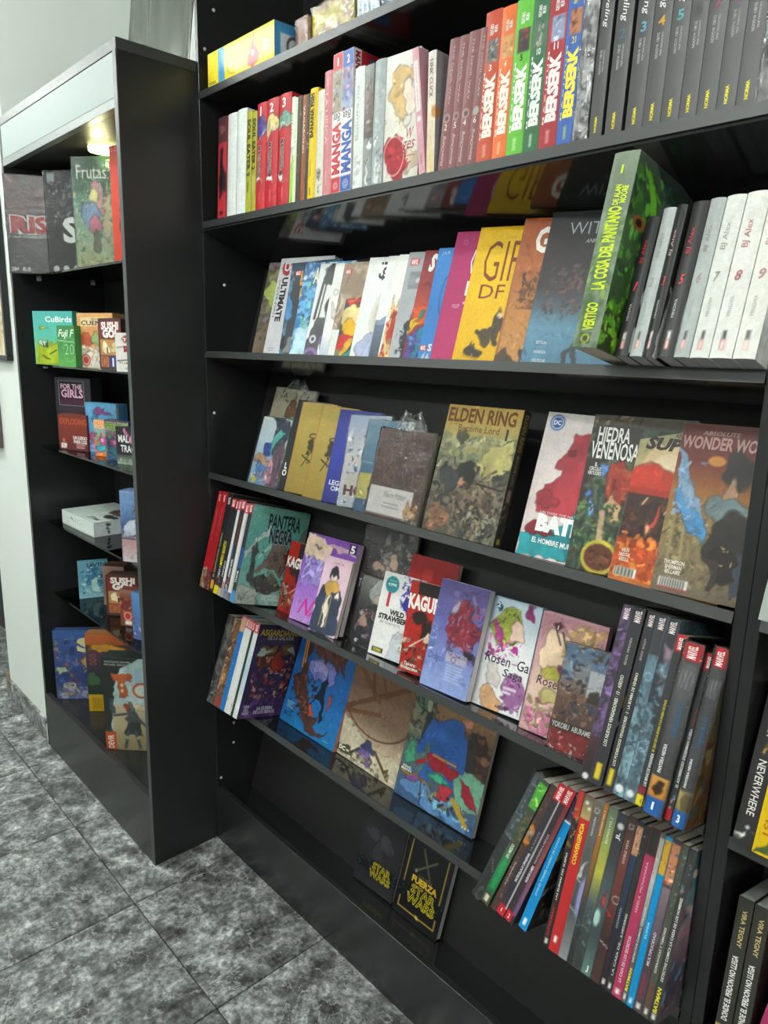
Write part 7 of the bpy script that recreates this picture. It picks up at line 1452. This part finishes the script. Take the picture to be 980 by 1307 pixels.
game_box('game_box', 'large white box lying flat on the fourth glass shelf', 'game box', gl, p, 'c9d0cc', [('r', .0, .0, 1, .12, 'b8c0bc'), ('n', .2, .25, .7, .8, ('a8b0ac', 'bcc4c0', '8a928e'), 14, .03, 3), ('b', .3, .62, .02, .12, '3a3c3c', 3)],
         top=[('g', 0, 0, 1, 1, 'b8c4bc', 'c4ccc6'), ('b', .72, .72, .22, .22, '54463e', 4, .25), ('b', .78, .68, .1, .08, '9a6a50', 5), ('b', .82, .4, .14, .1, '3a3e3c', 6), ('t', 'OTTOMAN', .62, .1, .9, .2, '2c2e2e', 0, .03)],
         side=[('r', 0, 0, 1, 1, 'cfd4d6'), ('b', .25, .3, .03, .1, '2c2c30', 3), ('b', .25, .6, .03, .08, '2c2c30', 4), ('b', .25, .85, .03, .06, '2c2c30', 5)], lidf=1.0)
gb('l4b', 'tall blue and rose game box standing before the flat white one', '5c6c94', [('g', 0, 0, 1, 1, 'b89098', 'a08494', '4a5c90', '6a8ab8', '7a98c0'), ('p', [(.05, .34), (.6, .42), (.6, .58), (.1, .52)], 'b8c0cc'), ('r', .04, .325, .7, .335, '3a3440'), ('g', .04, 0, .7, .32, 'cfc4c8', 'b88c8c'), ('n', .5, .3, 1, .8, ('8a5a54', 'b88c5c', '5a3a54', '6a7aa8'), 24, .12, 5), ('b', .9, .8, .06, .04, 'd8d8dc', 6)], t=.05, w=.075)
gb('l5a', 'icy blue card game box turned aside on the fifth glass shelf', '6aa4b8', [('g', 0, 0, 1, 1, '8ab8c4', '6aa4bc', '7ab0c4'), ('b', .5, .56, .3, .26, '3a7aa0', 4, .3), ('n', .08, .1, .92, .85, ('4a86a8', '8ac0d0', '2c6a94', 'b4d4d8', '5a98b4'), 46, .11, 5), ('p', [(.38, .1), (.46, .56), (.6, .58), (.72, .1)], 'a8ccc4'), ('t', 'LIVIN', .3, .86, .92, .96, '24485c', 0, .02)], t=.03, w=.1)
gb('l5b', 'plain brown card box behind the rounded tin', '7a5a50', [('g', 0, 0, 1, 1, '8a6e62', '7c5c50', '94786c'), ('o', .5, .6, .3, .06, '5a4038', .2)], t=.06, top=[('r', 0, 0, 1, 1, '5a3c32')])
gb('l5c', 'rounded sushi card tin with maroon title on the fifth glass shelf', '46302c', SUSHI, t=.04, w=.112, rounded=.01, lidf=1.0)
gb('l5d', 'small copper-brown card box in front of the tin', '7a3c2c', [('g', 0, 0, 1, 1, '6a4434', '7c3a2c', '6a2c26', '9a7460'), ('n', 0, .3, 1, .8, ('a8503c', '5a2420', '8a3a2c', 'b87858'), 26, .18, 7), ('e', .5, .28, .3, None, 'b03428'), ('o', .5, .28, .26, .2, 'd8c8b8'), ('r', .3, .04, .75, .15, 'dcd4c8')], t=.04, w=.055)
gb('l5e', 'narrow blue card box at the right end of the fifth glass shelf', '44689c', [('g', 0, 0, 1, 1, '4a5c94', '4672a8', '5a86b8'), ('n', 0, .1, 1, .5, ('a83c50', '5a7ab8', 'c8c8d4', '34407c'), 22, .12, 8)], t=.04, w=.1)
gb('l6a', 'deep blue game box with cream initials on the case floor', '2f4470', [('g', 0, 0, 1, 1, '5a6a94', '34406c', '33487c', '35508a', '3c5c94'), ('n', 0, .2, 1, .9, ('3a5490', '4a5084', '7a4a54', '2c3c6c', '8a7a5c', '54648c'), 60, .12, 4), ('b', .82, .56, .2, .12, 'a88a5c', 5, .3), ('b', .14, .42, .1, .06, '9ab08c', 6), ('t', 'SI', .56, .7, .98, .88, 'c8c890', 0, .06), ('b', .3, .14, .18, .08, '8f8a6c', 7), ('o', .3, .2, .14, .2, 'c4c8c4', .04), ('n', 0, 0, 1, .18, ('8a8cac', '6a6c94', 'a8a8b8'), 20, .12, 9)], t=.036, w=.16, dx=.022)
gb('l6b', 'orange-topped game box behind the castle game on the case floor', '3a3434', [('g', 0, 0, 1, 1, '3a4434', '28382c', '34303c', '4a3848', '5a3a30'), ('g', 0, .86, 1, 1, 'b0562a', 'b8622c'), ('b', .35, .82, .3, .06, 'c08a34', 4, .2), ('o', .12, .72, .06, .3, 'a8503c', .02), ('o', .12, .67, .06, .3, 'a8503c', .02), ('o', .12, .62, .06, .3, 'a8503c', .02), ('b', .1, .42, .12, .08, '3c5a3c', 5), ('r', 0, 0, .3, .22, 'c09a1c'), ('r', .06, .03, .24, .18, 'a8841c')], t=.07, top=[('g', 0, 0, 1, 1, '9c5c34', 'a0724c')], w=.2)
gb('l6c', 'game box with green and violet edge squeezed behind the castle game', '5a4a54', [('g', 0, 0, 1, 1, '7a8a44', '6a7a3c', 'a85044', '5a6a9c', '6a74a0'), ('n', 0, .1, 1, .9, ('5a6a94', '8a9a54', 'a86458', '4a4458'), 30, .12, 6), ('r', 0, .93, 1, 1, 'a8949c')], t=.022, w=.14, top=[('r', 0, 0, 1, 1, '8f7470'), ('t', 'CARD', .1, .3, .4, .7, 'dcd4d0', 0, .04)])
gb('l6d', 'castle game box with an armoured figure and brick letters, foremost on the case floor', '28302e', [('r', 0, 0, 1, 1, '2a302e'), ('p', [(.18, .0), (.18, .5), (.24, .72), (.4, .88), (.7, .97), (1, .99), (1, 0)], '9fb4b4'), ('g', .18, 0, 1, .5, '8a7c58', 'a89a74', 'b0a488'), ('p', [(.5, .42), (.66, .46), (1, .44), (1, .5), (.5, .52)], 'c0b090'), ('r', .7, .7, .86, .9, '8fa8b4'), ('p', [(.1, .4), (.22, .42), (.2, .56), (.1, .56)], '3a4a4c'),
    ('b', .6, .36, .16, .1, '4a5254', 4, .12), ('b', .6, .47, .07, .04, '54605f', 5, .1), ('b', .47, .475, .07, .03, '963a2c', 6, .2), ('p', [(.48, .3), (.72, .3), (.78, .18), (.44, .18)], '3a4042'), ('l', .5, .2, .44, .03, .07, '4a5052'), ('l', .68, .2, .76, .03, .07, '4a5052'), ('l', .5, .4, .22, .38, .06, '4c5456'), ('l', .74, .36, .92, .26, .06, '4c5456'), ('e', .48, .14, .04, None, '8a9290'), ('e', .72, .14, .04, None, '8a9290'), ('l', .96, .34, .9, .02, .02, '3a3a34'), ('r', .0, .0, .24, .2, 'b0502c'),
    ('p', [(.18, .82), (.22, .84), (.28, .82), (.34, .84), (.4, .82), (.46, .84), (.52, .82), (.58, .84), (.64, .82), (.64, .75), (.5, .75), (.52, .58), (.32, .58), (.34, .75), (.18, .75)], 'a8552f'), ('e', .42, .71, .035, .02, 'd8b08c'), ('e', .42, .65, .035, .02, 'd8b08c'), ('o', .84, .66, .2, .26, 'a8552f', .085), ('o', .84, .66, .12, .3, 'd8c0a0', .05), ('t', 'DEVIR', .06, .02, .18, .16, 'ecd8c8', 90, .03), ('t', 'WOLFGANG KRAMER', .06, .945, .62, .965, 'b8b8b0'), ('t', 'MICHAEL KIESLING', .06, .915, .58, .935, 'b8b8b0')], t=.06, w=.15)
